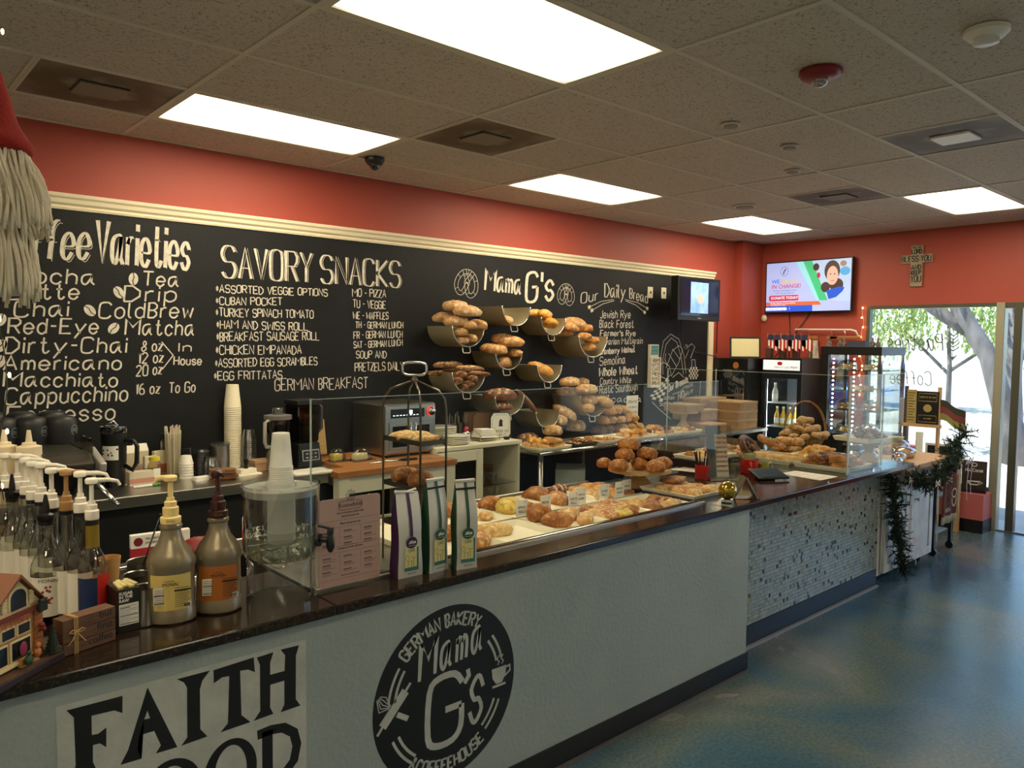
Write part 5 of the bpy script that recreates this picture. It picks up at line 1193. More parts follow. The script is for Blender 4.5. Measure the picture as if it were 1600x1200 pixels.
# tilted board, dishes, tools
t = thing('cutting_board', 'small pale wooden board leaning on the chalkboard above butter dishes', 'cutting board', (1.14, -.10, BZ), 0)
MB().box((0, 0, .13), (.15, .014, .24), rx=-.18).build('board', M_woodl, t, bevel=.006)
for k, (x, y, c, lb, w_) in enumerate(((1.16, -.36, '#e8cf5c', 'clear box with yellow butter left of the larger dome', .12), (1.30, -.42, '#efe3b0', 'clear domed dish with a cream cheese block', .17))):
    t = thing('butter_dish', lb, 'butter dish', (x, y, BZ), .1*k)
    MB().bx(-w_/2, w_/2, -.05, .05, 0, .008).build('plate', M_tubbg, t, bevel=.002); MB().bx(-w_*.35, w_*.2, -.03, .03, .0085, .05).build('butter', mat('butter_'+c.strip('#'), c, .5), t, bevel=.008)
    MB().ball((0, 0, .009), (w_*.48, .048, .08), 16, 10, lambda p: Vector((p.x, p.y, max(0, p.z)))).build('cover', M_acryl, t, smooth=True)
t = thing('steel_tongs', 'steel utensils lying on the wooden table before the oven', 'utensil', (1.40, -.58, BZ+.006), .1)
MB().tube([(-.14, 0, 0), (.14, .01, 0)], .005).tube([(-.14, 0, 0), (.14, -.03, 0)], .005).build('arms', M_chrome, t, smooth=True); MB().ball((.15, -.01, .002), (.03, .022, .007), 12, 8).build('spoon_bowl', M_chrome, t, smooth=True)
t = thing('bread_knife', 'long knife lying right of the tongs on the wooden table', 'knife', (1.62, -.62, BZ+.003), -.12)
MB().bx(-.02, .17, -.012, .012, -.001, .001).build('blade', M_chrome, t); MB().bx(-.13, -.0205, -.012, .012, -.003, .013).build('handle', M_blackpl, t, bevel=.003)
# toaster oven
t = thing('toaster_oven', 'stainless toaster oven with two glass doors and a black display', 'toaster oven', (1.66, -.25, BZ))
MB().bx(-.21, .21, -.20, .20, .015, .36).build('housing', M_steel, t, bevel=.012)
mb = MB()
for k in range(9): mb.bx(-.2125, -.2105, -.15+k*.028, -.135+k*.028, .26, .262).bx(-.2125, -.2105, -.15+k*.028, -.135+k*.028, .28, .282).bx(-.2125, -.2105, -.15+k*.028, -.135+k*.028, .30, .302)
mb.build('side_vents', M_blackpl, t)
MB().bx(-.205, .205, -.212, -.2005, .03, .35).build('front_frame', M_steel, t, bevel=.004)
MB().bx(-.16, .11, -.2155, -.2125, .265, .325).build('display', M_blackpl, t)
mb = MB(); R = rnd(3)
for k in range(9): mb.bx(-.145+k*.027, -.13+k*.027, -.2165, -.216, .28, .285)
mb.bx(-.02, .01, -.2165, -.216, .29, .315); mb.build('display_digits', mat('digit_glow', '#dff2ff', .5, emit=1.5), t)
for s in (-1, 1):
    d = MB().bx(s*.005 if s > 0 else -.175, .175 if s > 0 else -.005, -.218, -.2125, .05, .235).build('oven_door', M_steel, t, bevel=.003)
    MB().bx(s*.09-.06, s*.09+.06, -.2195, -.2185, .07, .21).build('door_window', mat('oven_glass', '#0c0d0e', .08), d)
    MB().tube([(s*.02, -.22, .06), (s*.02, -.245, .065), (s*.02, -.245, .225), (s*.02, -.22, .23)], .005).build('door_handle', M_chrome, d, smooth=True)
MB().lathe([(.028, 0), (.028, .018), (.02, .022)], (.165, -.213, .30), 20, (0, -1, 0)).build('dial', M_chrome, t, smooth=40)
mb = MB(); mb.tube([(.165+.032*math.cos(a), -.216, .30+.032*math.sin(a)) for a in [2*PI*k/20 for k in range(20)]], .004, 6, closed=True).build('dial_ring', mat('ring_red', '#d8483e', .4, emit=.6), t)
for x in (-.17, .17):
    for y in (-.16, .16): MB().cyl((x, y, 0), (x, y, .0148), .014).build('foot', M_blackpl, t)

# ================================================================ WHITE CABINET
CZ = .955
cb = thing('white_cabinet', 'cream cabinet with a glass door and open shelves of bowls and cutlery', 'cabinet', (0, 0, 0))
X0, X1, Y0, Y1 = 1.845, 2.635, -.50, -.03
MB().bx(X0, X1+.01, Y0-.015, Y1, CZ-.028, CZ).build('top_board', M_cream2, cb, bevel=.003)
MB().bx(X0, X0+.02, Y0, Y1, 0, CZ-.0285).build('side_panel', M_cream2, cb); MB().bx(X1-.02, X1, Y0, Y1, 0, CZ-.0285).build('side_panel', M_cream2, cb)
MB().bx(X0+.40, X0+.42, Y0, Y1, 0.04, CZ-.0285).build('partition', M_cream2, cb); MB().bx(X0+.02, X1-.02, Y1-.01, Y1, .04, CZ-.0285).build('back_panel', M_cream2, cb)
for z in (.04, .34): MB().bx(X0+.0205, X1-.0205, Y0+.02, Y1-.0105, z, z+.02).build('bottom_board', M_cream2, cb)
MB().bx(X0+.4205, X1-.0205, Y0+.02, Y1-.0105, .63, .638).build('glass_shelf', M_acryl, cb); MB().bx(X0+.0205, X0+.399, Y0+.02, Y1-.0105, .63, .638).build('glass_shelf', M_acryl, cb)
d = bpy.data.objects.new('door', None); C.objects.link(d); d.parent = cb
a0, a1, z0, z1 = X0+.01, X0+.41, .35, CZ-.035
MB().bx(a0, a0+.06, Y0-.02, Y0-.001, z0, z1).bx(a1-.06, a1, Y0-.02, Y0-.001, z0, z1).bx(a0+.06, a1-.06, Y0-.02, Y0-.001, z1-.075, z1).bx(a0+.06, a1-.06, Y0-.02, Y0-.001, z0, z0+.06).build('door_frame', M_cream2, d, bevel=.002)
MB().bx(a0+.06, a1-.06, Y0-.012, Y0-.009, z0+.06, z1-.075).build('door_pane', glass('smoked_pane', '#a8aaa4', 1.5), d)
def bowl_stack(label, x, y, z, n, r, m, grp, hb=.045, st=.018):
    t = thing('bowl_stack', label, 'bowls', (x, y, z), 0, grp)
    for k in range(n): MB().lathe([(r*.45, k*st), (r*.8, k*st+hb*.5), (r, k*st+hb), (r*.96, k*st+hb), (r*.7, k*st+hb*.45), (0, k*st+.006)], seg=22).build('bowl', m, t, smooth=50)
tanb = mat('tan_glaze', '#a77c4d', .35)
bowl_stack('tall stack of tan bowls on the cabinet glass shelf', X0+.50, -.20, .6385, 8, .075, tanb, 'tan bowls'); bowl_stack('lower stack of tan plates on the cabinet glass shelf', X0+.66, -.22, .6385, 6, .08, tanb, 'tan bowls', .02, .016)
bowl_stack('stack of white bowls at the bottom of the open shelf', X0+.53, -.20, .3605, 5, .08, M_china, 'white bowls')
for k, (x, y) in enumerate(((X0+.49, -.40), (X0+.60, -.42))):
    t = thing('water_glass', 'small clear glass on the cabinet shelf, '+('left' if k == 0 else 'right')+' one', 'glass', (x, y, .6385)); MB().lathe([(.02, 0), (.03, .07), (.028, .07), (.018, .006), (0, .006)], seg=18).build('glass', M_tubbg, t, smooth=50)
t = thing('red_mug', 'red mug behind the glass cabinet door', 'mug', (X0+.10, -.3, .6385)); MB().lathe([(.035, 0), (.04, .09), (.036, .09), (.032, .006), (0, .006)], seg=20).build('cup', M_red, t, smooth=50); MB().tube([(.04, 0, .075), (.065, 0, .07), (.065, 0, .03), (.038, 0, .02)], .006).build('handle', M_red, t, smooth=True)
for k in range(3):
    t = thing('white_mug', 'white mug behind the cabinet glass door, '+ORD[k], 'mug', (X0+.10+k*.11, -.28, .3605), .2*k, 'white mugs in the cabinet'); MB().lathe([(.04, 0), (.046, .11), (.042, .11), (.036, .006), (0, .006)], seg=20).build('cup', mat('grey_china', '#9a978c', .3), t, smooth=50)
    MB().tube([(.046, 0, .09), (.072, 0, .08), (.072, 0, .035), (.044, 0, .025)], .007).build('handle', mat('grey_china', '#9a978c', .3), t, smooth=True)
t = thing('cutlery_jar', 'jar packed with upright spoons on the open shelf', 'cutlery jar', (X0+.66, -.36, .3605))
MB().lathe([(.05, 0), (.055, .11), (.052, .11), (.047, .005), (0, .005)], seg=22).build('jar', M_tubbg, t, smooth=50)
R = rnd(9)
for k in range(14):
    a = R.uniform(0, 6.28); q = R.uniform(.01, .035); x, y = q*math.cos(a), q*math.sin(a); h = R.uniform(.16, .21)
    MB().tube([(x*.6, y*.6, .006), (x*1.5, y*1.5, h)], .003, 5).ball((x*1.6, y*1.6, h+.02), (.014, .006, .022), 8, 6).build('spoon', M_brass, t, smooth=True)
# on top of the cabinet
def plates(label, x, y, n, r, grp):
    t = thing('plate_stack', label, 'plates', (x, y, CZ), 0, grp)
    for k in range(n): MB().lathe([(r*.55, k*.0125), (r*.85, k*.0125+.004), (r, k*.0125+.014), (r*.97, k*.0125+.016), (r*.6, k*.0125+.009), (0, k*.0125+.008)], seg=32).build('plate', M_china, t, smooth=60)
plates('tall stack of white dinner plates on the cream cabinet', 2.08, -.22, 9, .13, 'white plates'); plates('low stack of smaller white plates before the tall one', 2.10, -.40, 5, .10, 'white plates')
plates('low white plates left of the tall stack beside the oven', 1.93, -.36, 3, .075, 'white plates')
t = thing('napkin_holder', 'brass wire napkin holder filled with white napkins', 'napkin holder', (2.40, -.36, CZ), .05)
MB().bx(-.10, .10, -.07, .07, .012, .016).build('base', M_brass, t)
for s in (-1, 1): MB().tube([(s*.10, -.06, .0), (s*.10, -.06, .05), (s*.10, 0, .085), (s*.10, .06, .05), (s*.10, .06, 0)], .003).build('side_hoop', M_brass, t, smooth=True)
for k in range(6): MB().box((0, .0+.004*(k % 2), .028+k*.011), (.17-.006*k, .12-.006*k, .009), ry=.05).build('napkin', M_paper, t, bevel=.003)
t = thing('tumbler_rack', 'cluster of clear glasses holding forks behind the plates', 'glassware', (2.38, -.14, CZ))
R = rnd(12)
for k in range(7):
    x, y = -.15+k*.05, R.uniform(-.02, .02); MB().lathe([(.018, 0), (.023, .12), (.021, .12), (.016, .005), (0, .005)], (x, y, 0), 14).build('glass', M_tubbg, t, smooth=50)
    for j in range(3): MB().tube([(x, y, .01), (x+R.uniform(-.02, .02), y+R.uniform(-.01, .01), R.uniform(.17, .21))], .0028, 5).build('fork', mat('cutlery', '#8f8a80', .3, .8), t)
t = thing('red_knob_jar', 'small pot with a pink red round knob beside the napkins', 'pot', (2.27, -.30, CZ)); MB().lathe([(.03, 0), (.034, .06), (.02, .075)], seg=18).build('pot', M_chrome, t, smooth=50); MB().ball((0, 0, .09), .018).build('knob', mat('knob_pink', '#d2354a', .3), t, smooth=True)
t = thing('framed_sign', 'octagonal framed paper with a small pot drawing and lettering', 'sign', (2.585, -.33, CZ), -.25)
oc = [(-.07, .0), (.07, .0), (.09, .025), (.09, .165), (.065, .20), (-.065, .20), (-.09, .165), (-.09, .025)]
MB().prism(oc, .012, 'y', 0).build('frame', mat('sign_dark', '#2b2a28', .5), t, bevel=.002); MB().prism([(x*.93, .007+z*.93) for x, z in oc], .002, 'y', -.0025).build('paper', M_paper, t)
mb = MB(); mb.ribbon([(x*.8, .02+z*.8) for x, z in oc], .002, closed=True); letter(mb, 'COFFEE CO', -.062, .045, .062, .045, .018, .003, ang=True); mb.add([(-.018, 0, .09), (.018, 0, .09), (.013, 0, .125), (.020, 0, .13), (0, 0, .15), (-.013, 0, .135)], [(0, 1, 2, 3, 4, 5)]); letter(mb, 'EST', -.05, .025, .05, .025, .008, .002)
mb.build('lettering', mat('ink_black', '#1a1a1a', .7), t, loc=(0, -.0032, 0))
t = thing('black_caddy', 'small black dish at the foot of the framed sign', 'dish', (2.57, -.42, CZ)); MB().lathe([(.02, 0), (.03, .02), (.027, .02), (.015, .004), (0, .004)], seg=18).build('dish', M_blackpl, t, smooth=50)
# more framed papers behind the sign
for k in range(2):
    t = thing('menu_plaque', 'brown octagonal plaque edge behind the framed sign, '+('nearer' if k == 0 else 'farther')+' one', 'plaque', (2.50-k*.05, -.22+k*.05, CZ), -.25, 'brown plaques behind the sign')
    MB().prism(oc, .012, 'y', 0).build('board', mat('plaque_brown', '#5a3d2c', .5), t, bevel=.002); MB().prism([(x*.9, .01+z*.9) for x, z in oc], .002, 'y', -.0025).build('face', mat('plaque_face', '#7a5a44', .5), t)

# ================================================================ THINGS ON THE FRONT COUNTER, LEFT
def pump(t, z, m, s=1., ang=0., hook=.075):
    """syrup pump: collar, stem, head with a drooping spout"""
    MB().lathe([(.021*s, z), (.022*s, z+.006), (.022*s, z+.024), (.017*s, z+.027), (.017*s, z+.040), (.0115*s, z+.043), (.0105*s, z+.052)], seg=18).build('pump_collar', m, t, smooth=40)
    MB().lathe([(.0075*s, z+.052), (.0070*s, z+.095)], seg=12).build('pump_stem', m, t, smooth=40)
    h = MB().lathe([(.008*s, z+.0955), (.019*s, z+.100), (.020*s, z+.110), (.016*s, z+.114), (0, z+.115)], seg=18)
    h.tube([(0, 0, z+.107), (hook*.6, 0, z+.106), (hook*.92, 0, z+.100), (hook, 0, z+.088)], [.009*s, .0075*s, .006*s, .0055*s], 8)
    o = h.build('pump_head', m, t, smooth=50); o.rotation_euler = (0, 0, ang)
def syrup(label, px, liquid, lab, h=.30, r=.038, pumpm=None, ang=.6, level=.6, spout=False, sc=1., lblrot=0., text=None):
    t = thing('syrup_bottle', label, 'bottle', (px[0], px[1], px[2] if len(px) > 2 and px[2] > .82 else .9), 0, 'syrup bottles on the counter')
    MB().lathe([(r*.9, 0), (r, .006), (r, h*.55), (r*.95, h*.62), (r*.55, h*.74), (r*.40, h*.80), (r*.38, h*.96), (r*.42, h*.97), (r*.42, h)], seg=26, cap=False).build('glass_bottle', glass('bottle_glass', '#e9eae2', 1.6, .04, 1.8), t, smooth=50)
    lh = h*.62*level
    MB().lathe([(r*.88, .004), (r*.97, .01), (r*.97, lh), (0, lh)] if level < .98 else [(r*.88, .004), (r*.97, .01), (r*.97, h*.55), (r*.52, h*.73), (r*.37, h*.80), (r*.36, h*.9)], seg=26).build('syrup', liquid, t, smooth=50)
    l = MB(); curved_label(l, r+.0008, -175, -60, h*.10, h*.50); o = l.build('label', lab, t); o.rotation_euler = (0, 0, lblrot)
    MB().lathe([(r*.40, h+.0005), (r*.46, h+.002), (r*.46, h+.012), (r*.40, h+.013)], seg=16).build('neck_ring', M_blackpl, t, smooth=40)
    if spout: MB().lathe([(r*.46, h+.0135), (r*.52, h+.018), (r*.52, h+.03), (r*.25, h+.035), (r*.22, h+.055), (r*.10, h+.085), (0, h+.087)], seg=16).build('pour_spout', M_blackpl, t, smooth=40)
    else: pump(t, h+.0135, pumpm or M_pumpw, .82, ang, .07)
    return t
M_pumpw = mat('pump_white', '#ece5d6', .35); M_pumpt = mat('pump_tan', '#a77f4d', .4); M_pumpc = mat('pump_cream', '#e8cf8c', .35); M_pumpb = mat('pump_brown', '#3a1a16', .3)
L_clear = mat('syrup_clear', '#b8ae94', .1, trans=.6); L_amber = mat('syrup_amber', '#a8702a', .1, trans=.5); L_red = mat('syrup_red', '#a84018', .1, trans=.3); L_dark = mat('syrup_dark', '#0d0907', .08); L_rose = mat('syrup_rose', '#a4553f', .12, trans=.2)
LB_w = mat('label_white', '#e4ddcc', .5); LB_b = mat('label_blue', '#1d2f57', .4); LB_r = mat('label_red', '#c42823', .4)
b = [('syrup bottle with red and yellow label and gold foil neck', (-0.760, -2.445, 1.275), L_rose, LB_b, M_pumpw, .75, .75),
     ('syrup bottle of orange syrup with white pump behind the gold necked one', (-0.778, -2.402, 1.285), L_red, LB_w, M_pumpw, .75, .62),
     ('syrup bottle with a tan coloured pump', (-0.802, -2.352, 1.295), L_clear, LB_w, M_pumpt, .6, .4),
     ('clear syrup bottle with white pump left of the tan pump', (-0.826, -2.291, 1.300), L_clear, LB_w, M_pumpw, .5, .35),
     ('clear syrup bottle, second white pump left of the tan pump', (-0.830, -2.172, 1.295), L_clear, LB_w, M_pumpw, .4, .3),
     ('clear syrup bottle, third white pump left of the tan pump', (-0.844, -2.126, 1.300), L_amber, LB_w, M_pumpw, .4, .3),
     ('clear syrup bottle, fourth white pump left of the tan pump', (-0.844, -2.029, 1.295), L_clear, LB_w, M_pumpw, .35, .3),
     ('syrup bottle with the highest white pump head near the left edge', (-0.850, -1.921, 1.300), L_clear, LB_w, M_pumpw, .3, .4),
     ('amber syrup bottle at the left edge below the white pumps', (-0.860, -1.776, 1.270), L_amber, LB_w, M_pumpw, .3, .95)]
for lb, p_, lq, lbm, pm, an, lv in b:
    t = syrup(lb, (p_[0], p_[1], .9), lq, lbm, h=.30 if p_[2] > 1.28 else .285, pumpm=pm, ang=an-.9, level=lv)
t = syrup('dark syrup bottle with black pour spout and white label in front', ((-0.850, -2.357, 0.900)[0]-.0, (-0.850, -2.357, 0.900)[1]+.02, .9), L_dark, LB_w, h=.275, r=.041, spout=True, level=.80)
print_text('lettering', 'MONIN', M_blackpl, t, (-.030, -.0405, .125), .014, (PI/2, 0, -.25))
MB().bx(.018, .034, -.0395, -.0385, .05, .12).build('side_label', M_paper, t).rotation_euler = (0, 0, .25)
t = syrup('syrup bottle with black pour spout between the white pumps at the back', ((-0.877, -2.056, 0.900)[0], (-0.877, -2.056, 0.900)[1]+.05, .9), L_clear, LB_w, h=.29, spout=True, level=.3)
# gold foil neck and red label on the frontmost bottle
p_ = (-0.760, -2.445, 1.275)
t = bpy.data.objects['syrup_bottle']
MB().lathe([(.0175, .222), (.0172, .283), (.0185, .284)], seg=20, cap=False).build('foil_neck', mat('gold_foil', '#9a8232', .35, .6), t, smooth=50)
mb = MB(); curved_label(mb, .0392, -88, -10, .045, .15); mb.build('front_label', LB_r, t); mb = MB(); curved_label(mb, .0393, -88, -10, .035, .055); mb.build('label_band', mat('label_yellow', '#e0a92c', .4), t)
print_text('lettering', 'Torani', M_paper, t, (.004, -.0405, .085), .034, (PI/2, .15, .62), shear=.25)
# squeeze bottles on a riser
rs = thing('riser_shelf', 'small steel riser behind the syrup bottles carrying squeeze bottles', 'riser', ((-0.812, -1.719, 1.187)[0], (-0.812, -1.719, 1.187)[1], .90))
MB().bx(-.13, .13, -.06, .06, .22, .23).build('shelf', M_steel, rs)
for s in (-1, 1): MB().bx(s*.125-.004, s*.125+.004, -.06, .06, 0, .2195).build('leg', M_steel, rs)
for k, q in enumerate(((-0.785, -1.744, 1.188), (-0.848, -1.687, 1.187))):
    t = thing('squeeze_bottle', ('right' if k == 0 else 'left')+' milky white squeeze bottle before the coffee machine', 'bottle', (q[0], q[1], 1.1305), 0, 'squeeze bottles')
    MB().lathe([(.034, 0), (.037, .006), (.037, .155), (.034, .165)], seg=24).build('body', mat('milky_plastic', '#e0cfae', .4, sss=.2), t, smooth=50)
    MB().lathe([(.038, .1655), (.038, .195), (.022, .200), (.021, .208), (.011, .210), (.006, .25), (0, .251)], seg=24).build('nozzle_cap', mat('milky_cap', '#ead9b8', .4), t, smooth=40)
# two big silver sauce jugs
def jug(label, px, lab, pm, an, words):
    t = thing('sauce_jug', label, 'jug', (px[0], px[1], .9), math.radians(-18)); t.scale = (.92, .92, 1)
    sm = mat('silver_plastic', '#8f836c', .32, .55)
    MB().lathe([(.058, 0), (.066, .006), (.066, .034), (.063, .04), (.063, .15), (.066, .158), (.066, .178), (.056, .200), (.036, .225), (.028, .25), (.027, .262), (.031, .266), (.031, .274), (.026, .278)], seg=36, sx=1.06, sy=.86).build('jug', sm, t, smooth=40)
    for k in range(10):
        a = 2*PI*k/10; MB().tube([((.0665*1.06)*math.cos(a+q*.10), (.0665*.86)*math.sin(a+q*.10), .160+.010*math.cos(q*1.2)) for q in (-1, -.5, 0, .5, 1)], .0009, 4).build('moulded_scallop', sm, t)
    l = MB(); curved_label(l, .0638, -150, -38, .042, .142, 14, 1.06, .86); l.build('label', lab, t)
    d = [('Le Sirop de', .124, .006, -.02, .6), ('MONIN', .112, .013, -.026, .5)]
    for s_, z, sz, x, _ in d: print_text('lettering', s_, M_blackpl, t, (x, -.0565, z), sz)
    mb = MB()
    for k in range(11):
        z = .104-k*.0052; mb.bx(.002, .045-.006*(k % 3 == 2), -.0552+.004*(k*0), -.0548, z, z+.0011)
    mb.bx(0, .048, -.0554, -.0546, .096, .099); o = mb.build('printed_lines', M_blackpl, t); o.rotation_euler = (0, 0, .12)
    o = MB().bx(-.046, -.014, -.0535, -.053, .06, .108).build('facts_panel', LB_w, t); o.rotation_euler = (0, 0, -.10)
    mb = MB()
    for k in range(8): mb.bx(-.044, -.016, -.0545, -.0540, .063+k*.0054, .064+k*.0054+(.0015 if k % 4 == 0 else 0))
    o = mb.build('facts_lines', M_blackpl, t); o.rotation_euler = (0, 0, -.10)
    o = MB().bx(.018, .044, -.0528, -.0522, .046, .060).build('barcode_patch', M_paper, t); o.rotation_euler = (0, 0, .22)
    mb = MB()
    for k in range(9): mb.bx(.021+k*.0023, .0217+k*.0023+(.0006 if k % 2 else 0), -.0536, -.0530, .048, .058)
    o = mb.build('bars', M_blackpl, t); o.rotation_euler = (0, 0, .22)
    MB().lathe([(.029, .2785), (.030, .283), (.030, .296), (.024, .299)], seg=22).build('cap_ring', pm, t, smooth=40)
    print_text('lettering', 'MONIN', mat('ring_ink', '#7a6a3a', .6), t, (-.013, -.0305, .286), .007)
    pump(t, .2995, pm, 1.05, an, .05)
    return t
jug('silver sauce jug with yellow label and cream pump', (-0.582, -2.539, 0.900), mat('label_yellowish', '#cdb568', .45), M_pumpc, 2.6, '')
jug('silver sauce jug with orange label and dark brown pump', (-0.449, -2.541, 0.900), mat('label_orange', '#a85f20', .45), M_pumpb, 1.2, '')
# water dispenser
p_ = (-0.258, -2.552, 0.900)
wd_ = thing('water_dispenser', 'clear drum water dispenser with black tap, half filled, on the granite', 'water dispenser', (p_[0], p_[1], .9))
A_c = glass('drum_acrylic', '#eef0ee', 1.55, .05, 2.2)
MB().lathe([(.104, 0), (.1045, .001), (.101, .128)], seg=56, cap=False).build('stand', A_c, wd_, smooth=50)
MB().lathe([(.099, .129), (.110, .14), (.1145, .16), (.1165, .352), (.118, .352), (.118, .356), (.113, .356)], seg=56, cap=False).build('tank', A_c, wd_, smooth=50)
MB().lathe([(.0975, .131), (.1135, .1615), (.1140, .205), (0, .2055)], seg=56).build('water', glass('water', '#e2e6dc', 1.5, .02, 2.), wd_, smooth=50)
MB().lathe([(.1155, .325), (.1155, .345), (.046, .347), (.046, .36), (.042, .36), (.042, .18), (.036, .172), (0, .171)], seg=44, cap=False).build('lid', mat('frost_lid', '#dcded6', .3, alpha=.38), wd_, smooth=50)
for k in range(9):
    a = 2*PI*k/9; MB().tube([(.103*math.cos(a+q*.24), .103*math.sin(a+q*.24), .131-.012*(1-q*q)) for q in (-1, -.5, 0, .5, 1)], .0018, 5).build('scallop', A_c, wd_)
a = math.radians(-52); d_ = Vector((math.cos(a), math.sin(a), 0)); q0 = d_*.116
tp = MB(); tp.cyl(tuple(q0+Vector((0, 0, .185))), tuple(q0+d_*.012+Vector((0, 0, .185))), .020, 20); tp.cyl(tuple(q0+d_*.012+Vector((0, 0, .187))), tuple(q0+d_*.045+Vector((0, 0, .187))), .009, 14)
tp.lathe([(.006, .150), (.012, .165), (.013, .175), (.011, .195), (.009, .20)], tuple(q0+d_*.045)[:2]+(0,), 16); tp.build('tap', M_blackpl, wd_, smooth=40)
MB().box(tuple(q0+d_*.045+Vector((0, 0, .212))), (.014, .022, .02), rz=a).box(tuple(q0+d_*.03+Vector((0, 0, .226))), (.05, .014, .007), rz=a, ry=.15).build('tap_lever', M_blackpl, wd_, bevel=.002)
t = thing('plastic_cup_stack', 'stack of clear plastic cups upside down in the dispenser lid', 'cup stack', (p_[0], p_[1], .9+.185))
for k in range(11):
    z0 = .155+k*.0065
    c = MB(); last = k == 10
    c.lathe([(.0375-.0002*k, z0), (.0385-.0002*k, z0+.003), (.0365-.0002*k, z0+.006)]+([(.028, z0+.085), (.0265, z0+.105), (.025, z0+.107)] if last else [(.0365-.0002*k, z0+.0064)]), seg=22, cap=last); c.build('cup', mat('cup_clear', '#e4e4da', .3, alpha=.72), t, smooth=40)
# menu card on the glass
t = thing('menu_card', 'pinkish laminated tea menu card standing against the glass guard', 'menu card', (-.045, -2.602, .911), 0)
mb = MB(); w_, h_ = .112, .283; pts = []
for cx_, cz_, a0 in ((w_-.012, .012, -90), (w_-.012, h_-.012, 0), (-w_+.012, h_-.012, 90), (-w_+.012, .012, 180)):
    for k in range(5): a = math.radians(a0+90*k/4); pts.append((cx_+.012*math.cos(a), cz_+.012*math.sin(a)))
mb.prism(pts, .002, 'y', 0).build('card', mat('card_pink', '#b3958c', .45), t)
for s_, z, sz in (('Ronnefeldt', .252, .020), ('TEA EXCELLENCE SINCE 1823', .232, .0075), ('BEST LOOSE LEAF TEA', .221, .0065), ('Black and green teas', .198, .009), ('Herbal and fruit infusions', .118, .009), ('Iced tea of the house', .030, .008)):
    print_text('lettering', s_, mat('menu_ink', '#33262a', .7), t, (0, -.0008, z), sz, align='CENTER')
mb = MB(); mb.ribbon([(.042*math.copysign(min(1, abs(math.cos(a))*1.25), math.cos(a)), .2575+.014*math.copysign(min(1, abs(math.sin(a))*1.25), math.sin(a))) for a in [2*PI*k/32 for k in range(32)]], .0016, closed=True)
for z in (.212, .190, .128, .108, .022): mb.ribbon([(-.105, z), (.105, z)], .0007)
R = rnd(31)
for cx_ in (-.075, .0, .075):
    for z0 in (.176, .155, .136, .094, .072, .05):
        mb.ribbon([(cx_-.025, z0), (cx_+.004, z0)], .003)
        for k in range(R.choice((1, 2, 3))): mb.ribbon([(cx_-.025, z0-.005-k*.0035), (cx_+R.uniform(.0, .03), z0-.005-k*.0035)], .0009)
for x_ in (-.038, .038): mb.ribbon([(x_, .186), (x_, .134)], .0007).ribbon([(x_, .104), (x_, .045)], .0007)
mb.build('menu_print', mat('menu_ink', '#33262a', .7), t, loc=(0, -.0006, 0))
MB().lathe([(.019, 0), (.017, .004), (.008, .006)], (0, -.001, .289), 20, (0, -1, 0)).build('suction_cup', M_acryl, t, smooth=40)
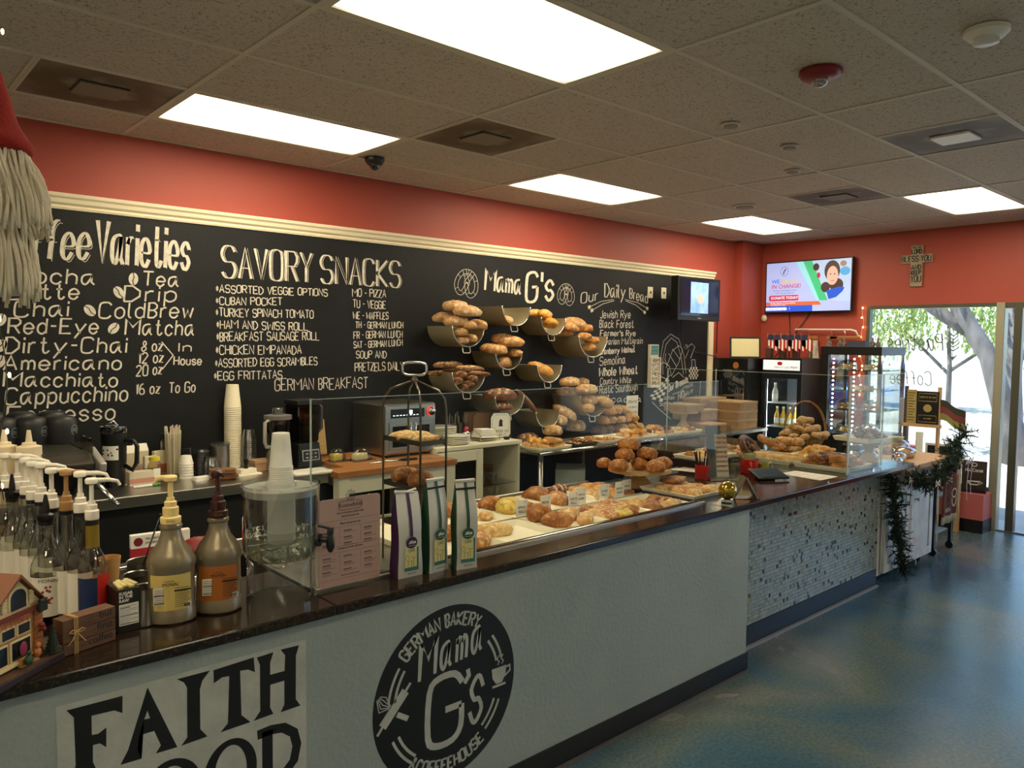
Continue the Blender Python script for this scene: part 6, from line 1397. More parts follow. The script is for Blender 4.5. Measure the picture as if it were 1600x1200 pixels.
# coffee bags
def coffee_bag(label, x, y, rz, w, d, h, side, folded, seed):
    t = thing('coffee_bag', label, 'coffee bag', (x, y, .9), rz, 'tall coffee bags on the ledge')
    R = rnd(seed); N = 12; foil = mat('white_foil', '#c9c9c4', .35, .25, bump=.5, bscale=18)
    F_, B_, L_, R_ = [], [], [], []
    rows = []
    for k in range(N+1):
        u = k/N; ww = w/2*(1-.04*u)+.002*math.sin(u*9+seed); dd = d/2*(1-max(0, (u-.55)/.45)**1.3*.92)*(1+.06*math.sin(u*7+seed)); z = u*h
        g = .012*math.sin(PI*min(1, u*1.3))
        rows.append([(-ww, -dd, z), (0, -dd-.006*math.sin(PI*u)-.002, z), (ww, -dd, z), (ww-g*.6, 0, z), (ww, dd, z), (-ww, dd, z), (-ww+g*.6, 0, z)])
    vs = [p for r in rows for p in r]; n = 7; mb = MB(); fs = []
    for k in range(N):
        for j in range(n):
            a = k*n+j; b_ = k*n+(j+1) % n; fs.append((a, b_, b_+n, a+n)); 
    fs += [tuple(range(n-1, -1, -1)), tuple(N*n+j for j in range(n))]
    mb.add(vs, fs)
    for i, f in enumerate(mb.f): 
        if len(f) == 4 and (i % n) in (5, 6, 2, 3): mb.mi[i] = 1
    mb.build('bag', [foil, side], t, smooth=35)
    # front ribbon stripe and round seal
    mb = MB(); vs = []
    for k in range(5, N+1):
        r = rows[k]; vs += [(-.006, r[1][1]-.0015, r[1][2]), (.006, r[1][1]-.0015, r[1][2])]
    mb.add(vs, [(2*k, 2*k+1, 2*k+3, 2*k+2) for k in range(N-5)]); mb.build('stripe', side, t)
    yf = -d/2-.0095
    mb = MB(); mb.lathe([(.020, 0), (.019, .0015)], (0, yf-.0, h*.42), 28, (0, -1, 0), sx=1.1).build('seal', side, t)
    mb = MB(); letter(mb, 'JoRosa', -.014, h*.42-.003, .014, h*.42-.003, .010, .0016, slant=.2); mb.ribbon([(-.013, h*.42-.010), (.013, h*.42-.010)], .001); mb.build('seal_lettering', M_paper, t, loc=(0, yf-.0022, 0))
    MB().bx(-.026, .026, yf+.001, yf+.0022, h*.09, h*.36).build('label', mat('bag_label', '#d3cb8c', .5), t)
    MB().bx(-.027, .027, yf, yf+.0008, h*.085, h*.125).bx(.021, .027, yf, yf+.0008, h*.125, h*.36).build('label_border', mat('teal_border', '#2c6a66', .5), t)
    mb = MB(); letter(mb, 'CAFE', -.012, h*.31, .012, h*.31, .009, .0014, ang=True); mb.ribbon([(-.014, h*.13), (-.014, h*.2), (0, h*.2), (0, h*.13)], .0012).ribbon([(.008, h*.13), (.008, h*.24), (-.002, h*.24)], .0012).ribbon([(.018, h*.24), (.008, h*.24)], .0012)
    mb.ribbon([(-.018+.006*math.cos(a_), h*.24+.010*math.sin(a_)) for a_ in [2*PI*k/12 for k in range(12)]], .001, closed=True); letter(mb, 'small batch', -.016, h*.045, .016, h*.045, .005, .0008)
    mb.build('label_drawing', mat('ink_black', '#1a1a1a', .7), t, loc=(0, yf-.0004, 0))
    if folded:
        MB().box((0, -.012, h-.022), (w*.98, .004, .007)).build('tin_tie', M_blackpl, t)
        MB().box((0, -.003, h+.004), (w*.96, .012, .012)).build('folded_top', foil, t, bevel=.003)
    else: MB().box((-.01, 0, h+.002), (w*.8, .012, .01), ry=.1).box((.02, 0, h+.005), (w*.4, .01, .008), ry=-.2).build('crumpled_top', foil, t, bevel=.003)
S_pur = mat('bag_purple', '#3a1747', .4); S_grn = mat('bag_green', '#1c4a30', .4)
coffee_bag('white coffee bag with purple side and crumpled top, leftmost of three', .162, -2.616, -.03, .094, .052, .285, S_pur, False, 1)
coffee_bag('white coffee bag with green seal, middle of three', .270, -2.630, .08, .084, .048, .315, S_grn, True, 2)
coffee_bag('white coffee bag with green side, standing alone on the right', .372, -2.668, -.22, .080, .05, .305, S_grn, True, 3)
# wooden word block
c0, c1 = Vector(((-0.875, -2.637, 0.900)[0], (-0.875, -2.637, 0.900)[1])), Vector(((-0.744, -2.597, 0.900)[0], (-0.744, -2.597, 0.900)[1]))
an = math.atan2(c1.y-c0.y, c1.x-c0.x); L_ = (c1-c0).length
t = thing('word_block', 'brown wooden word block tied with twine bow, lettered but first coffee', 'ornament', (c0.x, c0.y, .9), an)
for k in range(3): MB().bx(0, L_, 0, .045, .001+k*.0305, .0305+k*.0305).build('plank', mat('walnut_stain', '#6b4a32', .6, var='#4f3523', scale=6, stretch=(4, 30, 30)), t, bevel=.0012)
for s_, z in (('but', .066), ('first', .036), ('coffee', .006)): print_text('lettering', s_, mat('ink_black', '#1a1a1a', .7), t, (L_-.008, -.0006, z+.006), .027, align='RIGHT')
mb = MB()
for k in range(3): mb.tube([(.028+k*.004, -.002, 0), (.028+k*.004, -.0025, .094), (.028+k*.004, .02, .0945), (.028+k*.004, .047, .093), (.028+k*.004, .047, .001)], .0011, 5)
mb.build('twine', mat('twine', '#c3a068', .9), t)
mb = MB()
for sg in (-1, 1): mb.tube([(.032, -.005, .058), (.032+sg*.012, -.010, .066), (.032+sg*.020, -.008, .060), (.032+sg*.010, -.007, .056), (.032, -.005, .058)], .0013, 5).tube([(.032, -.005, .058), (.032+sg*.012, -.008, .040), (.032+sg*.022, -.006, .028)], .0013, 5)
mb.build('bow', mat('twine', '#c3a068', .9), t)
# sugar packet box, metal pots, utensil
c0 = (-0.729, -2.558, 0.900)
t = thing('sugar_box', 'black packet box with nutrition panel, open top showing packets', 'box', (c0[0], c0[1], .9), .05)
MB().bx(0, .058, 0, .095, 0, .118).build('box', mat('box_black', '#17150f', .4), t, bevel=.001)
MB().bx(.004, .054, -.0008, 0, .020, .078).build('facts_panel', M_paper, t)
mb = MB()
for k in range(12): mb.bx(.006, .052-.02*(k % 3 == 1), -.0012, -.0009, .023+k*.0044, .0238+k*.0044+(.0012 if k % 5 == 0 else 0))
mb.build('facts_lines', M_blackpl, t)
for s_, z in (('SUGAR', .104), ('IN THE', .094), ('RAW', .084)): print_text('lettering', s_, M_paper, t, (.004, -.0006, z), .011, bold=.0003)
for k in range(4): MB().box((.012+.012*k, .03+.012*(k % 2), .124), (.011, .05, .006), rz=.1*k, rx=.1).build('sugar_packet', mat('packet', '#d8c788', .6), t)
def pot(label, q, r, h, z=.9):
    t = thing('steel_pot', label, 'pot', (q[0], q[1], z), 0, 'steel pots behind the sugar box')
    MB().lathe([(r*.9, 0), (r, .004), (r*1.0, h), (r*1.03, h+.002), (r*.97, h), (r*.95, .006), (0, .005)], seg=34).build('pot', M_steel, t, smooth=40)
pot('larger steel pot behind, holding a twisted bar spoon', (-0.564, -2.240, 0.900), .053, .10); pot('steel pot in the middle of three', ((-0.639, -2.423, 0.900)[0], (-0.639, -2.423, 0.900)[1], 0), .036, .115); pot('front steel pot beside the yellow labelled jug', ((-0.651, -2.525, 0.900)[0], (-0.651, -2.525, 0.900)[1], 0), .034, .105)
q = (-0.564, -2.240, 0.900); t = thing('bar_spoon', 'dark twisted bar spoon leaning out of a steel pot', 'spoon', (q[0], q[1], .9)); MB().tube([(-.045, -.03, .01), (.045, .0, .235)], .0026, 6).ball((.046, 0, .238), .005, 8, 6).build('spoon', mat('dark_steel', '#3b3a38', .3, .9), t, smooth=True)
t = thing('kraft_cup', 'small tan paper cup behind the sugar box', 'cup', ((-0.613, -2.029, 0.900)[0]+.0, (-0.613, -2.029, 0.900)[1], .9)); MB().lathe([(.026, 0), (.034, .075), (.032, .075), (.025, .004), (0, .004)], seg=20).build('cup', mat('kraft_cup', '#b98a4f', .6), t, smooth=50)
# red and white packets behind the jugs
t = thing('gift_card_box', 'red and white printed box behind the yellow labelled jug', 'box', ((-0.390, -1.720, 0.830)[0], (-0.390, -1.720, 0.830)[1], .8305), -.1)
MB().bx(-.07, .14, 0, .03, 0, .075).build('lower_box', mat('card_red', '#b32a35', .5), t); MB().bx(-.07, .14, 0, .03, .0755, .125).build('upper_box', M_paper, t)
MB().lathe([(.016, 0), (.016, .001)], (-.045, -.0005, .10), 20, (0, -1, 0)).build('round_mark', mat('mark_red', '#7a1322', .5), t)
for s_, z in (('PRODUCT NAME', .105), ('DRINKING CHOCOLATE', .090)): print_text('lettering', s_, M_blackpl, t, (-.02, -.0008, z), .012)
t = thing('red_bag', 'crumpled dark red bag between the two silver jugs and the dispenser', 'bag', ((-0.240, -1.790, 0.830)[0]+.02, (-0.240, -1.790, 0.830)[1], .8305), 0)
MB().ball((0, 0, .04), (.12, .06, .06), 18, 12, lambda p: p*(1+.25*noise.noise(p*2.5))).build('bag', mat('bag_red', '#7a1418', .5), t, smooth=True)
# village shop ornament (rotated on its wooden base)
t = thing('village_ornament', 'miniature Christmas toy shop with lit windows on a wooden base, cut by the left edge', 'ornament', (-.872, -2.642, .9), math.radians(39))
MB().prism([(-.30, .0), (0, 0), (-.008, .115), (-.30, .13)], .018, 'z').build('base', mat('base_brown', '#2c1d1a', .4), t, bevel=.002)
MB().prism([(-.30, .001), (-.004, .001), (-.012, .10), (-.30, .12)], .004, 'z', .0182).build('snowy_path', mat('path_brown', '#6a4a34', .8, var='#4a3426', scale=30), t)
hx0, hx1, hy = -.215, -.028, .036
wal = mat('ornament_tan', '#b98b4e', .6, var='#a5793f', scale=12); crm = mat('ornament_cream', '#d9c79a', .5); dg = mat('ornament_glass', '#131c22', .1)
MB().bx(hx0, hx1, hy, .10, .0225, .150).build('walls', wal, t)
MB().prism([(hx0, .1505), (hx1, .1505), ((hx0+hx1)/2+.015, .232)], .064, 'y', hy).build('gable', crm, t)
ax_ = (hx0+hx1)/2+.015
for sg, xx in ((-1, hx0-.012), (1, hx1+.012)):
    a_ = Vector((ax_, .243)); b_ = Vector((xx, .143)); n_ = Vector((b_.y-a_.y, a_.x-b_.x)).normalized()*.005*sg
    MB().prism([(a_.x, a_.y), (b_.x, b_.y), (b_.x-n_.x, b_.y-n_.y-.006), (a_.x, a_.y-.009)], .086, 'y', hy-.014).build('roof', mat('ornament_roof', '#7c4a2a', .6), t)
# arched attic window
mb = MB(); arc = [(ax_-.028, .158), (ax_+.028, .158), (ax_+.028, .19)]+[(ax_+.028*math.cos(a), .19+.024*math.sin(a)) for a in [PI*k/10 for k in range(1, 10)]]+[(ax_-.028, .19)]
mb.prism(arc, .003, 'y', hy-.004).build('arched_frame', crm, t)
MB().prism([(ax_+(x-ax_)*.78, .160+(z-.158)*.84) for x, z in arc], .002, 'y', hy-.0062).build('arched_pane', dg, t)
# shutters
for sg in (-1, 1):
    mb = MB()
    for k in range(7): mb.bx(ax_+sg*.040-.007, ax_+sg*.040+.007, hy-.005, hy-.001, .160+k*.005, .1635+k*.005)
    mb.build('shutter', crm, t)
MB().bx(hx0-.004, hx1+.004, hy-.010, hy, .142, .151).build('cornice', mat('ornament_red', '#6d2a1c', .6), t)
print_text('lettering', 'TOY STORE', mat('letter_red', '#a8301f', .5), t, (-.135, hy-.0115, .127), .020, align='CENTER')
for x0_, x1_, z0_, z1_ in ((-.208, -.165, .095, .125), (-.160, -.118, .095, .125), (-.113, -.072, .095, .125), (-.208, -.140, .038, .088), (-.133, -.072, .038, .088)):
    MB().bx(x0_, x1_, hy-.005, hy-.0005, z0_, z1_).build('window_frame', crm, t); MB().bx(x0_+.004, x1_-.004, hy-.0065, hy-.0052, z0_+.004, z1_-.004).build('window_pane', dg, t)
MB().bx(-.215, -.066, hy-.011, hy-.0005, .030, .037).build('sill', crm, t)
MB().ball((-.10, hy-.009, .062), (.012, .003, .018), 8, 6).build('window_figure', mat('figure_pink', '#8c2a45', .6), t)
for k in range(8): MB().bx(-.060, -.034, hy-.006, hy-.0005, .026+k*.0145, .039+k*.0145).build('brick', mat('ornament_brick', '#9c5f38', .8), t, bevel=.001)
R = rnd(17); mb = MB()
for k in range(60):
    u = k/60; mb.ball((-.045+.010*math.sin(k), hy-.016, .150-.0*u+.012*math.cos(k*1.3)), .0045, 6, 4)
mb.build('wreath', mat('wreath_green', '#1c2b22', .8), t)
mb = MB()
for k in range(10): mb.ball((-.040+R.uniform(-.012, .02), hy-.02, .155+R.uniform(-.01, .035)), .0035, 6, 4)
for k in range(6): mb.ball((-.046+R.uniform(-.005, .005), hy-.014, .095+R.uniform(-.008, .008)), .006, 6, 4)
mb.build('berries', mat('berry_red', '#7c2020', .5), t)
mb = MB(); mb.lathe([(.003, 0), (.003, .008)], (-.028, .010, .0225), 6)
for k in range(7): mb.lathe([(.020-.0025*k, .008+k*.0085), (.003, .020+k*.0085)], (-.028, .010, .0225), 9)
mb.build('tiny_tree', mat('tiny_tree_green', '#18251c', .8), t)
mb = MB(); mb.ball((-.075, .012, .045), (.010, .008, .012), 10, 8).ball((-.075, .010, .063), .007, 10, 8); mb.build('carol_singer', mat('singer_orange', '#b8733c', .6), t, smooth=True)
mb = MB(); mb.ball((-.105, .010, .038), (.012, .008, .012), 10, 8).ball((-.105, .009, .056), .006, 10, 8); mb.build('carol_singer', mat('singer_green', '#26402c', .6), t, smooth=True)
MB().box((-.014, .006, .030), (.012, .010, .012)).build('tiny_gift', mat('gift_red', '#8c1f2a', .5), t)
MB().bx(-.115, -.062, .018, .030, .0225, .042).build('stone_step', wal, t)
# hanging yarn-bearded Santa on a cord, cut by the left edge
gp = (-1.033, -2.894, 2.113)
t = thing('santa_ornament', 'hanging Santa ornament with red felt hat and long white yarn beard', 'ornament', (gp[0], gp[1], gp[2]))
MB().tube([(0, 0, .12), (0, 0, CEIL-gp[2])], .0015, 5).build('cord', mat('twine', '#c3a068', .9), t)
felt = mat('red_felt', '#8c1812', .95, bump=.5, bscale=120)
MB().lathe([(.0, .14), (.018, .12), (.032, .07), (.045, .02), (.062, -.01), (.074, -.026), (.070, -.04), (.055, -.045), (0, -.04)], seg=26).build('felt_hat', felt, t, smooth=60)
MB().ball((0, 0, -.07), (.05, .05, .055), 18, 12).build('head', mat('felt_skin', '#d8a888', .9), t, smooth=True)
MB().ball((0, 0, -.20), (.055, .05, .09), 18, 12).build('body', felt, t, smooth=True)
yarn = mat('cream_yarn', '#d9cfb8', .95, bump=.4, bscale=300); R = rnd(77)
MB().lathe([(.045, -.03), (.078, -.10), (.082, -.17), (.05, -.19), (.055, -.25), (.06, -.31), (.04, -.33)], seg=22).build('beard_core', yarn, t, smooth=True)
for layer, (z0, ln, r0, r1, n_) in enumerate(((-.035, .17, .058, .098, 84), (-.155, .19, .050, .075, 76))):
    for k in range(n_):
        a = 2*PI*k/n_+R.uniform(-.05, .05); L0 = ln*R.uniform(.82, 1.05); fl = R.uniform(.8, 1.12); pts = []; ph = R.uniform(0, 6)
        for j in range(9):
            u = j/8; rr_ = (r0+(r1-r0)*math.sin(u*PI*.55))*(.85+.15*fl)+.004*math.sin(u*9+ph); aa = a+.07*math.sin(u*5+ph)
            pts.append((rr_*math.cos(aa), rr_*math.sin(aa), z0-L0*u))
        MB().tube(pts, .0036, 5).build('yarn_strand', yarn, t, smooth=True)
MB().tube([(.05*math.cos(a), .05*math.sin(a), -.165) for a in [2*PI*k/16 for k in range(16)]], .004, 6, closed=True).build('red_tie', M_red, t)
# warm string lights hanging beside it
ql = (-1.017, -2.825, 1.963)
t = thing('string_lights', 'string of warm fairy lights hanging down at the left edge', 'string lights', (ql[0], ql[1], CEIL))
MB().tube([(.01*math.sin(k), .01*math.cos(k*1.3), -.06*k) for k in range(26)], .0012, 5).build('wire', mat('wire_green', '#26301f', .6), t)
for k in range(13): MB().ball((.01*math.sin(2*k)+.006, .01*math.cos(2.6*k), -.12*k-.03), (.003, .003, .006), 8, 6).build('bulb', mat('fairy_bulb', '#ffd27a', .3, emit=14), t, smooth=True)

# ================================================================ PASTRY TRAYS IN THE WELL
WZ = .8625
for i, x in enumerate((.57, .883, 1.197, 1.515, 1.825)): tray('pastry_tray', None, (x, -2.36, WZ), .308, .295, .03, 0, M_tray, base='white tray in the front row behind the glass', group='front row trays')
for i, x in enumerate((.545, .88, 1.21, 1.54, 1.86)): tray('pastry_tray', None, (x, -2.01, WZ), .322, .36, .03, 0, M_tray, base='white tray in the back row of the well', group='back row trays')
tray('pastry_tray', 'longer white tray with bars, on the stone beside the gold ball', (2.14, -2.34, .9005), .30, .36, .022, 0, M_tray)
def pp(px, py, z=.885): pass
D1 = [  # name, kind, material, position, rz, scale, label
 ('croissant', 'croissant', K_brown, (1.173, -2.235, 0.890), .3, 1.45, 'big glossy golden croissant, tallest in the front row trays'),
 ('croissant', 'croissant', K_brown, (1.140, -2.372, 0.890), -.7, 1.3, 'brown croissant lying right of the tallest one'),
 ('apple_turnover', 'bun', K_pale, (1.295, -2.300, 0.890), .2, 1.0, 'pale turnover behind the brown croissant'), ('strudel', 'sub', K_pale, (1.317, -2.386, 0.890), .5, 1.0, 'pale long strudel piece right of the croissants'),
 ('sausage_roll', 'sub', K_pale, (0.820, -2.295, 0.885), -.35, 1.15, 'pale golden stuffed roll alone in a nearly empty tray'), ('pastry_crumb', 'pinch', K_straw, (0.668, -2.389, 0.885), .3, 1.6, 'flaky golden pastry beside the last coffee bag'),
 ('croissant', 'croissant', K_brown, (0.908, -1.880, 0.890), .9, 1.2, 'brown croissant seen between the coffee bags'), ('croissant', 'croissant', K_brown, (0.632, -2.251, 0.890), .2, 1.2, 'brown croissant low between the coffee bags'),
 ('filled_croissant', 'croissant', K_brown, (1.126, -1.936, 0.885), .0, 1.35, 'flat dark edged croissant in the back row, leftmost pair'), ('egg_pastry', 'bun', K_egg, (1.182, -2.001, 0.885), .4, 1.25, 'yellow egg and herb pastry beside the flat croissant'),
 ('pastry_piece', 'pinch', K_brown, (1.260, -2.045, 0.885), .3, 1.3, 'small brown pastry piece behind a price card'), ('pastry_piece', 'pinch', K_pale, (0.988, -2.056, 0.885), .3, 1.1, 'tiny leftover pastry in the emptiest back tray'),
 ('ham_croissant', 'lump', K_brown, (1.456, -1.905, 0.885), .3, 1.5, 'lumpy ham croissant before the dark loaf shaped one'), ('dark_croissant', 'oval', K_choc, (1.674, -1.859, 0.885), .25, .75, 'dark oval roll, highest in the back row'),
 ('nut_croissant', 'lump', K_straw, (1.480, -2.027, 0.885), .3, 1.3, 'nut topped croissant below the dark oval roll'), ('dark_croissant', 'sub', K_choc, (1.544, -2.038, 0.885), 1.4, .8, 'upright dark croissant end beside the nut croissant'),
 ('braided_loaf', 'strip', K_pale, (1.772, -2.354, 0.890), .3, 1.3, 'pale braided pastry in the fifth front tray'), ('filled_roll', 'sub', K_brown, (1.898, -2.395, 0.890), -.6, .95, 'dark filled roll at the right of the braided pastry'),
 ('flat_pastry', 'slab', K_brown, (2.185, -2.245, 0.910), .2, .9, 'flat brown pastry on top of bars in the longer tray')]
for n_, k_, m_, p_, rz_, s_, lb_ in D1: bread(n_, k_, m_, (p_[0], p_[1], .867 if p_[0] < 2.0 else .94), (0, 0, rz_), s_, cat='pastry', label=lb_, seed=len(lb_) % 3)
scatter('glazed fruit pastry in the fourth front tray', 'fruit pastries in the fourth tray', [('danish', K_pale), ('lump', K_straw), ('danish', K_egg), ('lump', K_brown)], 1.515, -2.36, .867, .24, .22, 9, 1, 1.0)
scatter('small savoury pastry in the fifth front tray', 'savoury pastries in the fifth tray', [('lump', K_pale), ('pinch', K_straw), ('lump', K_brown), ('pinch', K_pale)], 1.80, -2.38, .867, .24, .22, 10, 2, .95)
scatter('apple pastry in the back row tray', 'apple pastries in the back row', [('danish', K_pale), ('lump', K_gold), ('danish', K_brown)], 1.84, -2.02, .867, .26, .28, 9, 3, 1.1)
scatter('crumbly bar in the longer tray', 'bars in the longer tray', [('square', K_pale), ('square', K_straw)], 2.15, -2.36, .905, .24, .28, 9, 4, .85)
# price cards
for k, q in enumerate(((815, 806, 'price card before the egg pastry'), (852, 798, 'price card left of the dark oval roll'), (896, 792, 'price card left of the folded pair'), (908, 786, 'price card overlapping its left neighbour'), (944, 779, 'narrow price card before the cake stand, left'), (968, 774, 'price card before the cake stand, middle'), (979, 771, 'price card before the cake stand, right'))):
    P_ = ((1.103, -2.178, 0.890), (1.266, -2.171, 0.890), (1.434, -2.197, 0.890), (1.542, -2.148, 0.890), (1.707, -2.158, 0.890), (1.821, -2.165, 0.890), (1.905, -2.144, 0.890))[k]
    t = thing('price_card', 'white '+q[2], 'price card', (P_[0], P_[1], .8705), -.1, 'white price cards')
    MB().bx(-.032, .032, -.0015, .0015, .012, .095).build('card', M_paper, t); MB().bx(-.030, .030, -.008, .008, 0, .0115).build('clip_foot', M_acryl, t)
    mb = MB(); letter(mb, ('GERMAN', 'PRETZEL', 'CHEESE', 'SPINACH', 'ALMOND', 'BERRY', 'APPLE')[k], -.022, .055, .022, .055, .010, .002, ang=True); letter(mb, ('ROLL', 'DANISH')[k % 2], -.018, .035, .018, .035, .009, .002, ang=True); letter(mb, 'C', .015, .078, .024, .078, .008, .0015)
    mb.build('lettering', mat('ink_grey', '#6a6a6e', .8), t, loc=(0, -.002, 0))
# three tier rack
nc = (0.286, -2.521, 1.343)
t = thing('tiered_rack', 'wire rack of three small trays with arched frame and loop handle', 'rack', (nc[0], nc[1], WZ))
rw, rd = .115, .245; zz = nc[2]-WZ
dm = mat('antique_metal', '#6b6457', .3, .9)
for x, y in ((0, 0), (rw, 0), (0, rd), (rw, rd)):
    cx_, cy_ = rw/2, rd/2; MB().tube([(x, y, 0), (x, y, zz+.10), (x+(cx_-x)*.05, y+(cy_-y)*.05, zz+.145), (x+(cx_-x)*.25, y+(cy_-y)*.25, zz+.175), (x+(cx_-x)*.9, y+(cy_-y)*.9, zz+.205)], .0042, 8).build('frame_rod', dm, t, smooth=True)
MB().lathe([(.016, zz+.200), (.012, zz+.215), (.006, zz+.222), (.009, zz+.228)], (rw/2, rd/2, 0), 14).build('hub', dm, t, smooth=True)
R_ = [(rw/2+.045*math.copysign(abs(math.cos(a))**.6, math.cos(a))*.743, rd/2-.045*math.copysign(abs(math.cos(a))**.6, math.cos(a))*.669, zz+.252+.024*math.copysign(abs(math.sin(a))**.6, math.sin(a))) for a in [2*PI*k/28 for k in range(28)]]
MB().tube(R_, .0045, 8, closed=True).build('loop_handle', M_chrome, t, smooth=True)
tz = [zz-.005, zz-.175, zz-.325]
for z in tz: MB().bx(.004, rw-.004, .004, rd-.004, z-.016, z-.012).bx(.002, rw-.002, .001, .004, z-.018, z).bx(.002, rw-.002, rd-.004, rd-.001, z-.018, z).bx(.001, .004, .004, rd-.004, z-.018, z).bx(rw-.004, rw-.001, .004, rd-.004, z-.018, z).build('tray', mat('tray_dark_metal', '#5f5a50', .35, .8), t)
W0 = Vector((nc[0], nc[1], WZ))
for k, (y, kd, m, s) in enumerate(((.045, 'sub', K_seed, .62), (.12, 'sub', K_pale, .75), (.20, 'sub', K_pale, .62))): bread('seeded_roll', kd, m, tuple(W0+Vector((rw/2, y, tz[0]-.011))), (0, -.1, -.55+.1*k), s, 'seed topped golden roll on the rack top tray', 'bread', 'rolls on the rack top tray', seed=k)
for k, (y, rz) in enumerate(((.07, .4), (.17, .1))): bread('soft_pretzel', 'croissant', K_brown, tuple(W0+Vector((rw/2, y, tz[1]-.011))), (0, 0, rz), 1.15, 'glossy brown pretzel roll on the rack middle tray', 'bread', 'pretzel rolls on the rack', seed=k)
bread('bun', 'bun', K_gold, tuple(W0+Vector((rw/2, .17, tz[2]-.011))), (0, 0, .2), .8, label='pale round bun on the lowest rack tray', seed=1)
# sauce bottles at the back of the well
for k, (x, c, cap, h, lb) in enumerate(((.50, '#b3451c', '#8a2f1a', .15, 'orange hot sauce bottle left behind the rack'), (.56, '#d8cfa8', '#dfb73a', .16, 'pale squeeze bottle with yellow cap behind the rack'), (.44, '#9c1f1f', '#7a1515', .14, 'red ketchup bottle at the back of the well'))):
    t = thing('sauce_bottle', lb, 'bottle', (x-.08, -1.84-.02*k, WZ)); MB().lathe([(.022, 0), (.025, .005), (.025, h*.55), (.012, h*.75), (.011, h*.85)], seg=16).build('bottle', mat('sauce_'+c.strip('#'), c, .3), t, smooth=50); MB().lathe([(.013, h*.8505), (.013, h*.97), (.006, h)], seg=14).build('cap', mat('cap_'+cap.strip('#'), cap, .4), t, smooth=40)
    MB().lathe([(.0255, h*.15), (.0255, h*.45)], seg=16, cap=False).build('label', M_cream2, t)
t = thing('candy_packet', 'small orange red packet on the well floor left of the bags', 'packet', (.08, -2.45, WZ), .3); MB().ball((0, 0, .012), (.05, .035, .014), 12, 8, lambda p: p*(1+.2*noise.noise(p*3))).build('packet', mat('packet_orange', '#d0452a', .3), t, smooth=True)
# wooden cake stand with brown buns
cake_stand('wooden cake stand heaped with glossy brown buns behind the price cards', (2.08, -2.09, .9005), .175, .105, M_woodl)
B_ = 'glossy brown bun heaped on the wooden cake stand'
for k, (P_, s) in enumerate((((1.868, -2.014, 1.048), .8), ((1.835, -2.146, 1.047), 1.05), ((2.026, -2.131, 1.040), .95), ((2.014, -2.254, 1.039), 1.05), ((2.188, -2.169, 1.032), 1.0), ((1.955, -2.089, 1.091), 1.0), ((2.091, -2.131, 1.091), 1.0), ((2.001, -2.073, 1.142), 1.05))):
    bread('brown_bun', 'bun', K_brown, (P_[0], P_[1], max(1.006, P_[2]-.025)), (0, .0, .3*k), s, B_, 'bread', 'brown buns on the cake stand', seed=k % 3)

# ================================================================ PAY AREA
q = (2.570, -2.175, 0.900); t = thing('pen_mug', 'red mug crammed with black pens and a white tube', 'mug', (q[0], q[1], .9))
MB().lathe([(.042, 0), (.046, .004), (.046, .085), (.042, .085), (.041, .006), (0, .006)], seg=24).build('mug', M_red, t, smooth=50)
R = rnd(3)
for k in range(11):
    a = R.uniform(0, 6.28); x, y = .025*math.cos(a), .025*math.sin(a); MB().cyl((x, y, .008), (x*2.0, y*2.0, .13+R.uniform(0, .05)), .0045, 7).build('pen', M_white if k in (3, 7) else M_blackpl, t)
q = (2.651, -2.293, 0.900); t = thing('acrylic_sign', 'slanted clear acrylic sign holder with red lettered price strip', 'sign', (q[0]-.02, q[1]+.03, .9), -.55)
MB().box((0, .02, .16), (.17, .005, .32), rx=-.22).build('holder', M_acryl, t); MB().bx(-.09, .09, -.06, .08, 0, .004).build('foot', M_acryl, t)
MB().box((-.035, .03, .165), (.10, .003, .30), rx=-.22).build('backing_sheet', mat('sheet_grey_blue', '#6a7188', .5), t)
o = MB().bx(-.032, .045, -.001, .001, .02, .27).build('strip', M_paper, t); o.location = (.0, -.012, 0); o.rotation_euler = (-.22, 0, 0)
mb = MB()
for k, s_ in enumerate(('Coffee Cups', 'Breakfast', 'special', 'Turnover bag', 'cookie', 'coupon', 'comment', 'cookie')): letter(mb, s_, -.028, .245-k*.028, .04, .245-k*.028, .013, .003)
o = mb.build('lettering', mat('ink_red', '#b3433a', .7), t, loc=(0, -.0145, 0)); o.rotation_euler = (-.22, 0, 0)
q = (2.066, -2.671, 0.900); t = thing('gold_ball', 'golden glass ball on a clear round base at the counter edge', 'ball', (q[0], q[1]+.01, .9))
MB().lathe([(.030, 0), (.030, .022)], seg=26).build('clear_base', glass('thick_glass', '#d8dedc', 1.8, .03, 2.5), t, smooth=40); MB().ball((0, 0, .066), .046, 30, 20).build('ball', mat('gold_glass', '#a88a1c', .06, .75, coat=1), t, smooth=True)
q = (2.260, -2.666, 0.900); t = thing('tent_stand', 'silver and black tent shaped stand right of the gold ball', 'stand', (q[0], q[1]+.03, .9), -.75)
MB().box((.033, 0, .055), (.006, .09, .128), ry=-.5).build('mirror_side', M_chrome, t); MB().box((-.033, 0, .055), (.006, .09, .128), ry=.5).build('back_side', mat('olive_panel', '#5c5747', .4), t); MB().bx(-.07, .07, -.045, .045, 0, .003).build('foot', M_blackpl, t)
q = (2.881, -2.422, 0.900); t = thing('card_terminal', 'black tilted card tablet lying before the red mug', 'tablet', (q[0], q[1], .9), -.5); MB().box((0, 0, .03), (.20, .14, .012), rx=.25).build('body', M_blackpl, t, bevel=.003); MB().box((0, -.001, .0375), (.18, .12, .001), rx=.25).build('screen', mat('tablet_screen', '#2e4250', .08), t); MB().bx(-.06, .06, .02, .05, 0, .025).build('foot', M_blackpl, t)
